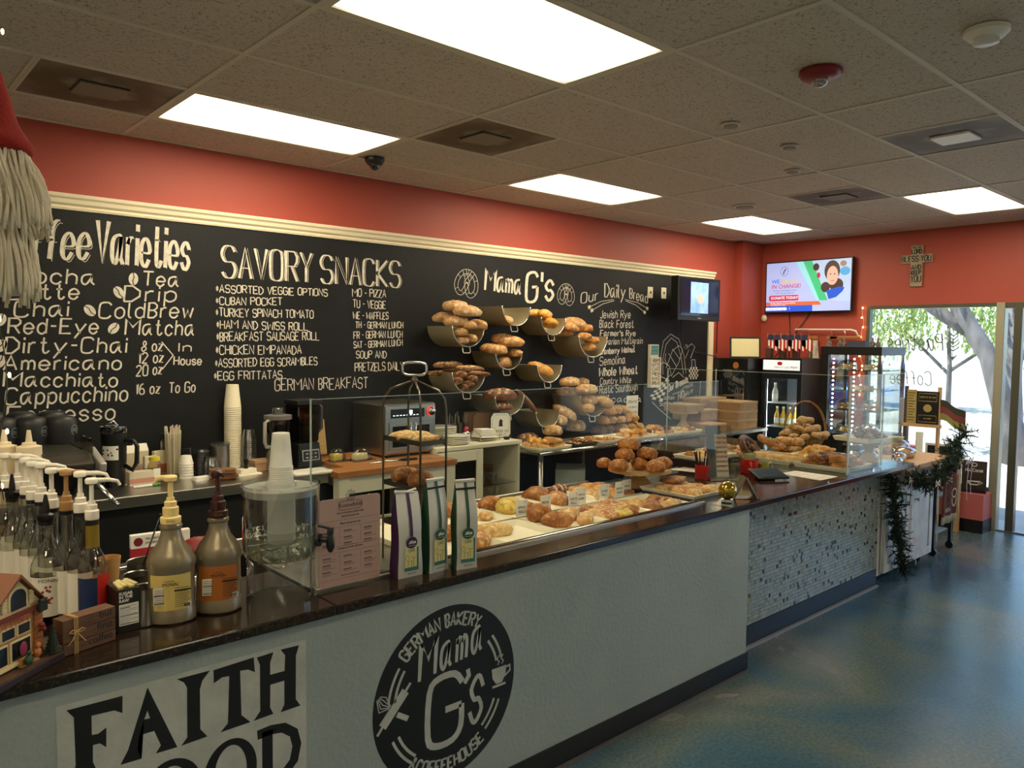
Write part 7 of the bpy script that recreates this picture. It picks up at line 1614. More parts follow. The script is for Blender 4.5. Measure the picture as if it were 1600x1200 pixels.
q = (2.999, -2.229, 0.900); t = thing('red_mug', 'red mug of green packets between sign and pastry trays', 'mug', (q[0], q[1], .9)); MB().lathe([(.05, 0), (.054, .005), (.054, .085), (.05, .085), (.048, .006), (0, .006)], seg=24).build('cup', M_red, t, smooth=50); MB().tube([(-.045, -.03, .07), (-.065, -.05, .06), (-.06, -.045, .025), (-.043, -.028, .02)], .007).build('handle', M_red, t, smooth=True)
for k in range(5): MB().box((-.025+.012*k, 0, .095), (.004, .055, .045), ry=.2*(k-2)*.5).build('packet', mat('packet_green', '#9aa36a', .6), t)
q = (3.089, -2.269, 0.900); t = thing('olive_pot', 'small olive green pot with a ribbon right of the red mug', 'pot', (q[0], q[1], .9)); MB().lathe([(.03, 0), (.036, .055), (.033, .055), (.028, .005), (0, .005)], seg=18).build('pot', mat('olive_glaze', '#8d8a2f', .3), t, smooth=50)
MB().tube([(.02, -.02, .05), (.045, -.03, .06), (.05, -.04, .02)], .002).build('ribbon', M_paper, t)
def sheet(label, pts, ink):
    t = thing('paper_menu', label, 'paper', (pts[0][0], pts[0][1], .9006)); mb = MB(); P_ = [(p[0]-pts[0][0], p[1]-pts[0][1]) for p in pts]; mb.prism(P_, .0012).build('sheet', M_paper, t)
    o0, ex, ey = Vector(P_[0]), Vector(P_[1])-Vector(P_[0]), Vector(P_[3])-Vector(P_[0]); mb = MB(); R = rnd(5)
    for i in range(4):
        for j in range(5):
            u0, v0 = .08+i*.23, .12+j*.16; a = o0+ex*u0+ey*v0; b_ = o0+ex*(u0+R.uniform(.08, .18))+ey*v0; n_ = ey*.035; mb.add([(a.x, a.y, .0016), (b_.x, b_.y, .0016), (b_.x+n_.x, b_.y+n_.y, .0016), (a.x+n_.x, a.y+n_.y, .0016)], [(0, 1, 2, 3)])
    mb.build('print', ink, t)
sheet('cream printed sheet lying before the big pastry trays', ((3.106, -2.373, 0.900), (3.071, -2.653, 0.900), (3.284, -2.657, 0.900), (3.278, -2.388, 0.900)), mat('print_tan', '#a88f6a', .7))
sheet('white printed sheet lying left of the pen mug', ((2.678, -1.855, 0.900), (2.723, -2.012, 0.900), (2.893, -2.085, 0.900), (2.911, -1.846, 0.900)), mat('print_red', '#c0604a', .7))
# tray on a stand behind
q = (2.749, -1.995, 1.000)
t = thing('plate_stand', 'small dark stand carrying one tray behind the white sheet', 'stand', (3.0, -1.90, .83)); MB().bx(-.20, .20, -.13, .13, .115, .125).build('top', M_blackpl, t); MB().bx(-.15, .15, -.1, .1, 0, .1145).build('base', mat('near_black', '#0d0c0b', .7), t)
side_c = thing('side_counter', 'low dark counter behind the pay area', 'counter', (0, 0, 0)); MB().bx(2.60, 3.34, -1.94, -1.55, .80, .83).build('worktop', M_steel, side_c); MB().bx(2.62, 3.34, -1.93, -1.57, 0, .7995).build('body', mat('near_black', '#0d0c0b', .7), side_c)
tray('pastry_tray', 'tray of brown pieces on the small stand left of the sign', (3.0, -1.90, .9555), .38, .24, .025, 0, M_tray)
scatter('brown pastry piece in the tray on the small stand', 'pieces on the small stand', [('lump', K_brown), ('lump', K_pale)], 3.0, -1.90, .960, .28, .16, 6, 5, .85)

# ================================================================ END CASE
T2 = 'white tray inside the corner glass guard'
for x, y, w, d in ((3.61, -2.47, .38, .36), (3.61, -2.09, .38, .36), (3.96, -2.20, .30, .26), (3.61, -1.71, .38, .36)): tray('pastry_tray', None, (x, y, .9005), w, d, .032, 0, M_tray, base=T2, group='trays in the end case')
scatter('dark sticky pastry in the nearest case tray', 'dark pastries in the case', [('lump', K_choc), ('lump', K_brown)], 3.60, -2.47, .905, .30, .30, 16, 1, 1.15, layers=2)
scatter('golden puff pastry in the second case tray', 'golden pastries in the case', [('sub', K_pale), ('lump', K_gold), ('bun', K_pale)], 3.60, -2.09, .905, .28, .28, 8, 2, .9)
scatter('yellow crumbly pastry in the rear right case tray', 'yellow pastries in the case', [('lump', K_gold), ('strip', K_gold)], 3.96, -2.20, .905, .22, .18, 12, 3, 1.0, layers=2)
scatter('pale folded pastry in the rear case tray', 'folded pastries in the case', [('lump', K_pale), ('danish', K_straw), ('lump', K_brown)], 3.61, -1.71, .905, .30, .28, 9, 4, 1.05)
for k, (P_, rz) in enumerate(((((3.416, -1.984, 0.920)), .2), (((3.836, -1.880, 0.920)), .6))):
    bread('big_pretzel', 'pretzel', K_choc if k == 0 else K_brown, (P_[0]+.12*(k == 0), P_[1]+(.1 if k == 0 else 0), .965), (.9 if k == 0 else .5, 0, rz), 1.5, label=('dark upright pretzel' if k == 0 else 'brown pretzel lying')+' behind the red mug', cat='pastry')
# basket of rolls
bq = (4.30, -1.92)
t = thing('bread_basket', 'wicker basket with tall hoop handle filled with round rolls', 'basket', (bq[0], bq[1], .9)); wick = mat('wicker', '#b58a55', .7, var='#8f6638', scale=40)
for k in range(9):
    r_ = .12+.006*k; z = .008+k*.0135; MB().tube([((r_+.004*math.sin(j*PI+k*PI))*math.cos(2*PI*j/28), (r_+.004*math.sin(j*PI+k*PI))*.85*math.sin(2*PI*j/28), z) for j in range(28)], .0066, 6, closed=True).build('wicker_strand', wick, t, smooth=True)
mb = MB()
for j in range(24): a = 2*PI*j/24; mb.tube([(.12*math.cos(a), .102*math.sin(a), 0), (.172*math.cos(a), .146*math.sin(a), .125)], .004, 5)
mb.lathe([(.12, 0), (.12, .004)], seg=24, sy=.85); mb.build('wicker_stakes', wick, t)
MB().tube([(.172*math.cos(a), 0-.0, .12+.25*math.sin(a)) for a in [PI*k/18 for k in range(19)]], .009, 8, flat=.6).build('hoop_handle', wick, t, smooth=True).rotation_euler = (0, 0, -.6)
R = rnd(6)
for k in range(22):
    L = 0 if k < 12 else 1 if k < 19 else 2; n_ = (12, 7, 3)[L]; a = 2*PI*k/n_+L*.4; r_ = (.145, .088, .03)[L]
    bread('round_roll', 'round', K_floury, (bq[0]+r_*math.cos(a)*1.1, bq[1]+r_*math.sin(a), .9+.10+.052*L+R.uniform(-.01, .01)), (R.uniform(-.5, .5), R.uniform(-.5, .5), R.uniform(0, 3)), .46, 'round floury roll in the wicker basket', 'bread', 'rolls in the wicker basket', seed=k % 3)
for k in range(6): bread('round_roll', 'round', K_tan, (bq[0]-.25+.02*(k % 2), bq[1]+.06-.06*(k % 3), .9+.055*(k//3)+.001), (0, 0, k), .62, 'round tan roll piled left of the wicker basket', 'bread', 'rolls left of the basket', seed=k % 3)
# cake stand with tray of dark cookies under film
cake_stand('pale cake stand under a raised tray inside the glass guard', (4.09, -2.50, .9005), .14, .145, M_woodl)
tray('pastry_tray', 'raised tray on the pale cake stand, film over dark cookies', (4.07, -2.50, 1.0465), .40, .28, .03, -.2, M_tray)
scatter('dark cookie in the raised tray', 'dark cookies in the raised tray', [('cookie', K_choc), ('lump', K_choc)], 4.05, -2.50, 1.052, .28, .18, 10, 7, .9, layers=2)
MB().ball((0, 0, 0), (.14, .08, .05), 16, 10, lambda p: p*(1+.25*noise.noise(p*3))).build('x', M_acryl, None, smooth=True, loc=(4.07, -2.48, 1.10))
o = bpy.data.objects['x']; o.name = 'plastic_film'; tag(o, 'crumpled clear plastic film over the raised cookie tray', 'plastic film')

# ================================================================ RIGHT END: BREAD TABLE, CART, WINDOW THINGS
tb = thing('bread_cabinet', 'distressed white cabinet with two panelled doors and wooden top', 'cabinet', (0, 0, 0)); cab = mat('distressed_white', '#b9bfc4', .6, var='#d6d9da', scale=6)
MB().bx(4.28, 5.27, -2.66, -2.09, .815, .85).build('wood_top', mat('pine_top', '#b58e63', .5, var='#caa67a', scale=4, stretch=(3, 30, 30)), tb, bevel=.004); MB().bx(4.24, 5.20, -2.52, -2.12, .06, .8145).build('carcass', cab, tb)
MB().bx(4.24, 5.20, -2.525, -2.5205, .70, .8145).build('drawer_rail', mat('weathered_wood', '#8f7a62', .7, var='#6a5a48', scale=8, stretch=(2, 20, 20)), tb)
for x0 in (4.27, 4.74):
    d = MB().bx(x0, x0+.43, -2.545, -2.5255, .08, .69).build('door', cab, tb, bevel=.004); x1 = x0+.43
    mb = MB(); mb.bx(x0, x1, -2.556, -2.5455, .08, .14).bx(x0, x1, -2.556, -2.5455, .63, .69).bx(x0, x0+.06, -2.556, -2.5455, .14, .63).bx(x1-.06, x1, -2.556, -2.5455, .14, .63); mb.build('door_frame', cab, d, bevel=.003)
    MB().bx(x0+.075, x1-.075, -2.551, -2.5455, .155, .615).build('raised_panel', cab, d, bevel=.005)
    xk = x0+.36 if x0 < 4.5 else x0+.06
    MB().lathe([(.006, 0), (.006, .018), (.014, .022), (.013, .032), (0, .034)], (xk, -2.5565, .55), 14, (0, -1, 0)).build('knob', M_steel, d, smooth=50)
for x in (4.30, 5.14): MB().lathe([(.03, 0), (.03, .0595)], (x, -2.46, 0), 14).build('caster', M_blackpl, tb)
def garland(label, path, r, n, seed, base_name='fir_garland'):
    R = rnd(seed); t = thing(base_name, label, 'garland', path[0]); o0 = Vector(path[0]); P_ = [Vector(p)-o0 for p in path]
    MB().tube(P_, .006, 6).build('stem', mat('twig', '#3a2c20', .9), t); mb = MB(); L = len(P_)-1
    for k in range(n):
        u = R.random()*L; i = min(int(u), L-1); p = P_[i].lerp(P_[i+1], u-i); d = Vector((R.gauss(0, 1), R.gauss(0, 1), R.gauss(0, 1))).normalized()
        e = p+d*r*R.uniform(.5, 1.1); mb.tube([p, e], [.004, .002], 3)
        for j in range(11):
            q = p.lerp(e, .15+.85*j/11); s = Vector((R.gauss(0, 1), R.gauss(0, 1), R.gauss(0, 1))).normalized()*.034; w_ = s.cross(d).normalized()*.0045; mb.add([q-w_, q+w_, q+s+d*.008], [(0, 1, 2)])
    mb.build('needles', mat('fir_green', '#24392a', .8, var='#16241b', scale=9), t, kind='stuff'); return t
garland('fir garland hanging straight down at the tiled counter end', [(4.24, -2.60, .80), (4.26, -2.62, .62), (4.30, -2.62, .45), (4.34, -2.63, .30), (4.42, -2.63, .10)], .10, 240, 1)
garland('fir garland swagged along the edge of the bread cabinet', [(4.28, -2.72, .80), (4.45, -2.72, .74), (4.65, -2.72, .72), (4.85, -2.71, .77), (5.05, -2.71, .84), (5.25, -2.70, .88)], .10, 280, 2)
garland('fir sprig standing up at the cabinet corner by the door', [(5.24, -2.60, .855), (5.40, -2.64, .93), (5.52, -2.66, 1.02)], .13, 90, 3)
R = rnd(14)
for k, (x, z, l_, lb) in enumerate(((4.40, .34, .18, 'pale ribbon low on the hanging garland'), (4.27, .78, .40, 'pale ribbon at the counter end'), (4.92, .78, .26, 'pale ribbon middle of the swag'), (5.10, .84, .30, 'pale ribbon bow at the right of the swag'), (5.18, .84, .26, 'second pale ribbon of the right bow'), (4.50, .74, .22, 'pale ribbon near the left of the swag'))):
    t = thing('ribbon', lb, 'ribbon', (x, -2.72 if x < 4.45 else -2.81, z), 0, 'pale ribbons on the garland')
    mb = MB(); mb.ribbon([(0, 0), (.012, -l_*.3), (-.006, -l_*.6), (.008, -l_)], .010).ribbon([(0, 0), (-.03, .02), (-.04, -.02), (0, 0), (.035, .02), (.045, -.02), (0, 0)], .010); mb.build('ribbon_band', mat('ribbon_pink', '#c9b4ae', .6), t, solid=.001)
# bagged bread, clam boxes
for k, (x, y, rz, s, lb) in enumerate(((5.02, -2.30, -.2, 1.15, 'bagged long loaf at the right end of the bread cabinet'), (4.80, -2.46, -.25, .85, 'bagged loaf in front of the long one'), (4.62, -2.50, .1, .6, 'bagged dark slice pack at the front edge'), (4.38, -2.38, .4, .8, 'bagged round loaf near the glass guard'), (4.42, -2.56, .1, .5, 'small bagged bread next to the granite'))):
    t = thing('bagged_bread', lb, 'bread', (x, y, .8505), rz, 'bread in clear bags'); o = bpy.data.objects.new('loaf', loaf_mesh('oval', K_tan, k % 3)); C.objects.link(o); o.parent = t; o.scale = (s,)*3
    off = Vector((k, 0, 0)); MB().ball((0, 0, .052*s), (.145*s, .078*s, .053*s), 18, 12, lambda p: p*(1+.12*noise.noise(p*3+off))).build('clear_bag', glass('bag_film', '#eef0f2', 1.6, .12, 3), t, smooth=True)
for k in range(6):
    t = thing('clam_box', '', 'box', (4.56+.17*(k % 2), -2.20+.01*(k//2), .8505+.062*(k//2)), 0, 'clear boxes of bread on the cabinet'); auto(t, 'clear lidded box in the stack on the bread cabinet', 'box', 'clear boxes of bread on the cabinet')
    MB().bx(-.07, .07, -.07, .07, .0, .03).build('box_base', M_blackpl if k % 3 else M_tubbg, t, bevel=.006); MB().box((0, 0, .045), (.135, .135, .028), taper=.85).build('clear_lid', glass('lid_film', '#eef0f2', 1.6, .1, 3), t, bevel=.006)
# cart with towel
ct = thing('utility_cart', 'black metal cart on casters standing right of the bread cabinet', 'cart', (0, 0, 0))
for x in (5.36, 5.74):
    for y in (-2.50, -2.12):
        MB().bx(x-.012, x+.012, y-.012, y+.012, .075, .80).build('post', M_blackpl, ct); MB().cyl((x-.012, y, .032), (x+.012, y, .032), .031, 16).bx(x-.016, x+.016, y-.016, y+.016, .05, .0745).build('caster', M_blackpl, ct)
for z in (.16, .46, .78): MB().bx(5.375, 5.725, -2.485, -2.135, z, z+.012).build('shelf', mat('cart_white', '#9aa3ad', .5), ct)
MB().cyl((5.33, -2.53, .76), (5.77, -2.53, .76), .007).build('rail', M_steel, ct)
tw = thing('kitchen_towel', 'brown towel printed with a coffee cup, hanging from the cart rail', 'towel', (5.53, -2.548, .26)); nx = 14; vs = [((-.17+.34*i/nx)*(1-.25*j/8), -.008*math.sin(i*1.1)-.006, .5*j/8) for j in range(9) for i in range(nx+1)]
mb = MB(); mb.add(vs, [(j*(nx+1)+i, j*(nx+1)+i+1, (j+1)*(nx+1)+i+1, (j+1)*(nx+1)+i) for j in range(8) for i in range(nx)])
for i, f in enumerate(mb.f): mb.mi[i] = 1 if i < nx else 0
mb.build('cloth', [mat('towel_brown', '#4a1d18', .9, var='#6b3a28', scale=14), mat('towel_cream', '#b3a584', .9)], tw, smooth=True, solid=.003)
mb = MB(); mb.ribbon([(.07+.05*math.cos(a), .24+.035*math.sin(a)) for a in [2*PI*k/20 for k in range(20)]], .012, closed=True).ribbon([(.02, .20), (.035, .15), (.07, .13), (.105, .15), (.12, .20)], .014); letter(mb, 'CAFE', -.12, .34, .02, .34, .05, .008); letter(mb, 'MOCHA', -.12, .10, -.01, .10, .03, .005, ang=True); mb.build('print', mat('towel_print', '#c9b48c', .9), tw, loc=(0, -.018, 0))
# easel with plaque, flag, jars on a side ledge by the window
ld = thing('window_ledge_table', 'plain pale side table by the window behind the bread cabinet', 'table', (0, 0, 0)); MB().bx(5.86, 6.45, -2.36, -1.86, .64, .67).build('top', M_woodl, ld, bevel=.003)
for x in (5.89, 6.42):
    for y in (-2.33, -1.89): MB().bx(x-.02, x+.02, y-.02, y+.02, 0, .6395).build('leg', M_woodl, ld)
t = thing('plaque', 'black and gold award plaque on a wooden easel in the window', 'plaque', (6.2, -2.06, .6705), -PI/2+.06)
for x in (-.13, .15): MB().box((x, .02, .33), (.03, .02, .66), rx=-.03).build('easel_leg', M_woodd if x < 0 else M_woodl, t)
MB().bx(-.16, .18, -.02, .01, .29, .32).build('easel_ledge', M_woodl, t); MB().bx(-.03, .16, -.018, .0, .3205, .62).build('black_plate', M_blackpl, t, bevel=.002); MB().bx(-.11, -.031, -.016, .0, .3205, .63).build('gold_text_plate', mat('plate_gold', '#b59d5a', .4, .3), t)
mb = MB()
for a, b_ in ((.53, .60), (.34, .40)): mb.ribbon([(-.01, a), (.14, a), (.14, b_), (-.01, b_)], .004, closed=True)
mb.lathe([(.036, 0), (.034, .002)], (.065, .002, .465), 20, (0, -1, 0)); letter(mb, 'BAKERY OF THE YEAR', .0, .56, .13, .56, .012, .003, ang=True); letter(mb, 'AWARD', .035, .365, .095, .365, .012, .003, ang=True); mb.build('gold_print', mat('plate_gold', '#b59d5a', .4, .3), t, loc=(0, -.0195, 0))
mb = MB()
for k in range(11): mb.ribbon([(-.102, .60-k*.025), (-.04-.01*(k % 3), .60-k*.025)], .006)
mb.build('plate_lines', mat('ink_black', '#1a1a1a', .7), t, loc=(0, -.0168, 0))
t = thing('german_flag', 'small black red gold flag on a pole by the window', 'flag', (6.20, -2.22, .6705), -PI/2); MB().cyl((0, 0, 0), (0, 0, .66), .008).build('pole', M_woodl, t)
for k, c in enumerate(('#3a3a2a', '#7a3a3c', '#8a8a4a')):
    z0 = .55-.06*(k+1); vs = []
    for i in range(9): x = .008+.026*i; dz = -.10*(i/8)**1.2+.008*math.sin(i); vs += [(x, .012*math.sin(i*.9), z0+dz), (x, .012*math.sin(i*.9), z0+.06+dz)]
    mb = MB(); mb.add(vs, [(2*i, 2*i+2, 2*i+3, 2*i+1) for i in range(8)]); mb.build('flag_stripe', mat('flag_'+c.strip('#'), c, .9), t, solid=.002)
t = thing('toy_mailbox', 'small red toy house shaped tin standing under the plaque', 'tin', (5.98, -2.05, .6705)); MB().bx(-.07, .07, -.07, .07, 0, .14).build('tin', M_red, t, bevel=.012); MB().bx(-.075, -.0705, -.045, -.01, .08, .10).bx(-.075, -.0705, .01, .045, .08, .10).build('white_marks', M_paper, t)
t = thing('white_roll', 'tall white paper roll standing beside the red tin', 'paper roll', (5.93, -2.16, .6705)); MB().lathe([(.03, 0), (.03, .27)], seg=20).build('roll', M_paper, t, smooth=40)
t = thing('frosted_bag', 'pale crumpled gift bag hanging left of the plaque', 'bag', (6.3, -1.92, .6705)); MB().box((0, 0, .42), (.05, .16, .24)).build('bag', mat('frost_bag', '#c4c6d0', .5), t, bevel=.01); MB().cyl((0, 0, 0), (0, 0, .30), .008).build('stem', M_steel, t)
t = thing('pink_pouch', 'pink red zip pouch lying by the cake display case', 'pouch', (5.92, -1.93, .6705)); MB().ball((0, 0, .06), (.04, .05, .06), 14, 10, lambda p: p*(1+.2*noise.noise(p*2))).build('pouch', mat('pouch_pink', '#b0354e', .5), t, smooth=True)
t = thing('window_poster', 'brown hot drink poster card standing on the pink knee wall', 'poster', (6.62, -2.40, .3555), -PI/2+.2); MB().bx(-.10, .10, -.004, .004, .03, .29).build('card', mat('poster_brown', '#3a2b26', .5), t); MB().bx(-.10, .10, -.05, .05, 0, .03).build('stand', M_blackpl, t)
mb = MB(); letter(mb, 'Hot Cocoa', -.07, .19, .07, .19, .028, .004); mb.ribbon([(-.05, .10), (-.03, .07), (.03, .07), (.05, .10), (-.05, .10)], .01); mb.ribbon([(.05, .10), (.07, .095), (.045, .075)], .005); mb.ribbon([(.02*math.cos(a), .255+.016*math.sin(a)) for a in [2*PI*k/14 for k in range(14)]], .006, closed=True); mb.build('print', M_paper, t, loc=(0, -.0052, 0))
t = thing('framed_picture', 'dark framed picture leaning on the knee wall behind the towel', 'picture', (6.60, -2.10, .3555), -PI/2+.1); MB().bx(-.12, .12, -.01, .01, 0, .42).build('frame', M_white, t, bevel=.002); MB().bx(-.10, .10, -.0112, -.0102, .02, .40).build('picture', mat('near_black', '#0d0c0b', .7), t)

# ================================================================ FRIDGES AND CAKE DISPLAY
fr = thing('black_cooler', 'black drinks cooler side with reflecting glass beside the kraft boxes', 'fridge', (5.93, -.46, 0)); MB().bx(0, .38, .02, .44, 0, 1.55).build('body', M_blackpl, fr, bevel=.004)
MB().bx(-.012, -.0005, .06, .38, .35, 1.42).build('glass_door', glass('cooler_glass', '#8fa0b0', 1.9, .03, 3), fr); MB().bx(-.006, -.0003, .07, .37, .36, 1.41).build('door_liner', mat('cooler_liner', '#8c97a6', .2, .6), fr)
mb = MB(); mb.bx(-.018, -.0005, .38, .395, .35, 1.43).bx(-.018, -.0005, .045, .06, .35, 1.43).bx(-.018, -.0005, .06, .38, 1.42, 1.43); mb.build('bright_trim', M_chrome, fr); MB().lathe([(.035, 0), (.034, .002)], (-.001, .16, 1.475), 20, (-1, 0, 0)).build('orange_sticker', mat('sticker_orange', '#a86a2e', .5), fr)
f2 = thing('drinks_fridge', 'glass door drinks fridge with lit white header and rows of cans', 'fridge', (6.14, -.93, 0)); MB().bx(.05, .58, .0, .03, 0, 1.40).bx(.05, .58, .42, .445, 0, 1.40).bx(.55, .58, .03, .42, 0, 1.40).bx(.05, .55, .03, .42, 0, .25).bx(.0, .58, .0, .445, 1.401, 1.56).build('cabinet', M_blackpl, f2)
MB().bx(.50, .549, .031, .419, .26, 1.40).build('back_lining', mat('fridge_lining', '#a3adb5', .3), f2); MB().bx(-.004, -.0005, .02, .43, 1.435, 1.54).build('header_sign', mat('header_white', '#e8eef2', .4, emit=.35), f2)
print_text('lettering', 'MINUS FORTY', mat('ink_grey', '#6a6a6e', .8), f2, (-.0052, .30, 1.455), .030, (PI/2, 0, -PI/2)); print_text('lettering', 'Apex', mat('ink_black', '#1a1a1a', .7), f2, (-.0052, .115, 1.46), .034, (PI/2, 0, -PI/2)); MB().ball((-.005, .24, 1.505), (.002, .03, .02), 12, 8).build('red_emblem', M_red, f2)
mb = MB(); mb.bx(0, .045, 0, .045, .2, 1.40).bx(0, .045, .40, .445, .2, 1.40).bx(0, .045, .045, .40, 1.35, 1.40).bx(0, .045, .045, .40, .2, .26); mb.build('door_frame', mat('frame_navy', '#151922', .3), f2)
MB().bx(.015, .02, .045, .40, .26, 1.35).build('door_glass', M_glass, f2)
for y in (.034, .405): MB().bx(.05, .056, y, y+.006, .30, 1.33).build('light_strip', mat('strip_light', '#eef4ff', .4, emit=22), f2)
for z in (.55, .83, 1.08): MB().bx(.06, .49, .04, .41, z, z+.012).build('wire_shelf', mat('shelf_pale', '#d8e2ea', .4), f2)
for k in range(14): MB().ball((.052, .052, .42+k*.066), (.006, .010, .014), 8, 6).build('led', mat('led_white', '#ffffff', .4, emit=40), f2)
def drink(label, x, y, z, c, can, grp):
    t = thing('drink_can' if can else 'drink_bottle', '', 'can' if can else 'bottle', (6.14+x, -.93+y, z), 0, grp); auto(t, label, 'can' if can else 'bottle', grp)
    if can: MB().lathe([(.026, 0), (.030, .008), (.030, .135), (.025, .145), (.025, .147)], seg=18).build('can', mat('can_'+c.strip('#'), c, .25, .4), t, smooth=50)
    else:
        MB().lathe([(.027, 0), (.03, .006), (.03, .11), (.012, .16), (.012, .185)], seg=18).build('bottle', mat('juice_'+c.strip('#'), c, .15), t, smooth=50); MB().lathe([(.014, .1855), (.014, .205)], seg=14).build('cap', M_white, t); MB().lathe([(.0305, .03), (.0305, .085)], seg=18, cap=False).build('label', M_paper, t)
for k in range(5): drink('canned drink on the lowest fridge shelf', .10, .09+.067*k, .5625, ('#8a4d6a', '#a3607a', '#3f9a4a', '#2f8a3f', '#2f8a3f')[k], True, 'cans in the drinks fridge')
for k in range(4): drink('yellow drink bottle on the middle fridge shelf', .10, .10+.07*k, .8425, '#d0a634', False, 'yellow bottles in the drinks fridge')
drink('clear drink bottle alone on the top fridge shelf', .10, .34, 1.0925, '#d8d4cc', False, 'top shelf bottle')
t = thing('glass_cake_case', 'tall black framed glass cake display with glass shelves by the window', 'display case', (5.92, -1.81, 0)); H_ = 1.69
MB().bx(0, .55, 0, .58, 0, .86).build('base', M_blackpl, t, bevel=.004); MB().bx(0, .55, 0, .58, H_-.08, H_).build('top', M_blackpl, t, bevel=.003); MB().bx(0, .05, .50, .58, .8605, H_-.0805).build('left_post', M_blackpl, t)
for x, y in ((0, 0), (.52, 0), (.52, .55)): MB().bx(x, x+.03, y, y+.03, .8605, H_-.0805).build('chrome_post', M_chrome, t)
MB().bx(.008, .012, .035, .495, .862, H_-.082).build('side_glass', M_glass, t); MB().bx(.035, .515, .008, .012, .862, H_-.082).build('front_glass', M_glass, t); MB().bx(.055, .515, .562, .566, .862, H_-.082).build('back_glass', M_glass, t)
for z in (1.08, 1.27, 1.46): MB().bx(.03, .515, .035, .545, z, z+.008).build('glass_shelf', glass('green_glass', '#bfe0d6', 1.6, .03, 2), t)
for y in (.06, .26, .46): 
    for k in range(17): MB().ball((.03, y, .90+k*.042), (.003, .008, .007), 6, 4).build('led', mat('led_white', '#ffffff', .4, emit=10), t)
for k, z in enumerate((.861, 1.0885, 1.4685)):
    for j in range(2):
        b_ = thing('domed_cake', '', 'cake', (6.12+.0*j, -1.65+.24*j, z), 0, 'covered cakes in the display'); auto(b_, 'cake under clear dome in the glass display', 'cake', 'covered cakes in the display'); MB().lathe([(.09, 0), (.09, .008)], seg=22).build('plate', M_tubbg, b_); MB().lathe([(.07, .0085), (.07, .05), (0, .055)], seg=22).build('cake', K_brown if k % 2 else K_pale, b_, smooth=50); MB().lathe([(.085, .0086), (.08, .07), (.03, .095), (0, .097)], seg=22).build('dome', M_acryl, b_, smooth=50)
b_ = thing('fruit_tart', 'brown topped tart on the middle shelf of the glass display', 'tart', (6.12, -1.55, 1.2785)); MB().lathe([(.10, 0), (.12, .035), (0, .04)], seg=26).build('tart', K_straw, b_, smooth=50)
t = thing('clothes_rail', 'white wall rail with curved end holding wooden hangers', 'rail', (XW, -.55, 1.87)); MB().tube([(-.06, .0, 0), (-.06, -.35, -.003), (-.06, -.62, -.005), (-.06, -.67, -.02), (-.06, -.69, -.06), (-.004, -.69, -.08)], .010, 8).cyl((-.06, -.12, 0), (-.004, -.12, -.02), .008).build('rail', M_white, t, smooth=True)
for k, (y, w_, c) in enumerate(((-.16, .2, K_floury), (-.42, .12, None), (-.56, .32, None))):
    h = thing('wooden_hanger', '', 'hanger', (XW-.06, -.55+y, 1.78), 0, 'hangers on the rail'); auto(h, 'wooden hanger on the white wall rail', 'hanger', 'hangers on the rail'); MB().bx(-.012, .012, -w_/2, w_/2, -.012, .018).build('bar', M_wood, h, bevel=.004); MB().tube([(0, 0, .018), (0, 0, .05), (0, .012, .075), (0, .02, .09)], .0025, 5).build('hook', M_chrome, h)
for k, (y0, y1, zt, zb, c, lb) in enumerate(((-.70, -.85, 1.75, 1.24, '#a8a294', 'pale printed apron with green strap hanging from the rail'), (-1.03, -1.12, 1.70, 1.20, '#8c8272', 'speckled oven cloth hanging beside the cake display'))):
    t = thing('apron', lb, 'apron', (XW-.05, (y0+y1)/2, zb)); w_ = abs(y1-y0); h_ = zt-zb; mb = MB(); vs = [(-.012*math.sin(i*1.7), (-.5+i/8)*w_*(1.15-.75*(j/8)), h_*j/8) for j in range(9) for i in range(9)]
    mb.add(vs, [(j*9+i, j*9+i+1, (j+1)*9+i+1, (j+1)*9+i) for j in range(8) for i in range(8)]); mb.build('cloth', mat('cloth_'+c.strip('#'), c, .9, var='#d2cdc0', scale=18), t, smooth=True, solid=.004)
    if k == 0: MB().tube([(-.015, .03, h_*.55), (-.015, .03, h_+.05)], .008).build('green_strap', mat('strap_green', '#2a5a34', .8), t)

# ================================================================ TELEVISIONS, WALL THINGS
def screen_quad(par, name, m, pts, d, ): mb = MB(); mb.add([(x, 0, z) for x, z in pts], [tuple(range(len(pts)))]); return mb.build(name, m, par, loc=(0, -d, 0))
t = thing('wide_television', 'wide wall television showing a blue donation advert with a child', 'television', (XW-.07, -.675, 2.34), -PI/2); t.rotation_euler = (0, 0, -PI/2-.02); W_, H2 = .50, .285
MB().bx(-W_, W_, 0, .04, -H2, H2).build('casing', M_blackpl, t, bevel=.004); MB().bx(-.15, .15, .0405, .068, -.12, .12).build('wall_bracket', M_blackpl, t)
def em(n_, c, e=.5): return mat('screen_'+n_, c, .3, emit=e)
w_, h_ = W_-.014, H2-.014
screen_quad(t, 'picture', em('blue', '#a0addf'), [(-w_, -h_), (w_, -h_), (w_, h_), (-w_, h_)], .0006)
screen_quad(t, 'green_band', em('green', '#3fae78'), [(-.05, h_), (.05, h_), (.24, -.16), (.15, -.16)], .0012); screen_quad(t, 'teal_band', em('teal', '#8cc9d6'), [(-.14, h_), (-.05, h_), (.15, -.16), (.12, -.16)], .0010)
screen_quad(t, 'photo_field', em('photo', '#a5b9dc'), [(.05, h_), (w_, h_), (w_, -.18), (.24, -.16)], .0008)
screen_quad(t, 'orange_band', em('orange', '#c0603a'), [(-w_, -.165), (.14, -.165), (.17, -.205), (-w_, -.205)], .0014); screen_quad(t, 'blue_band', em('royal', '#2a52c8'), [(-w_, -.205), (.07, -.205), (.07, -h_), (-w_, -h_)], .0014)
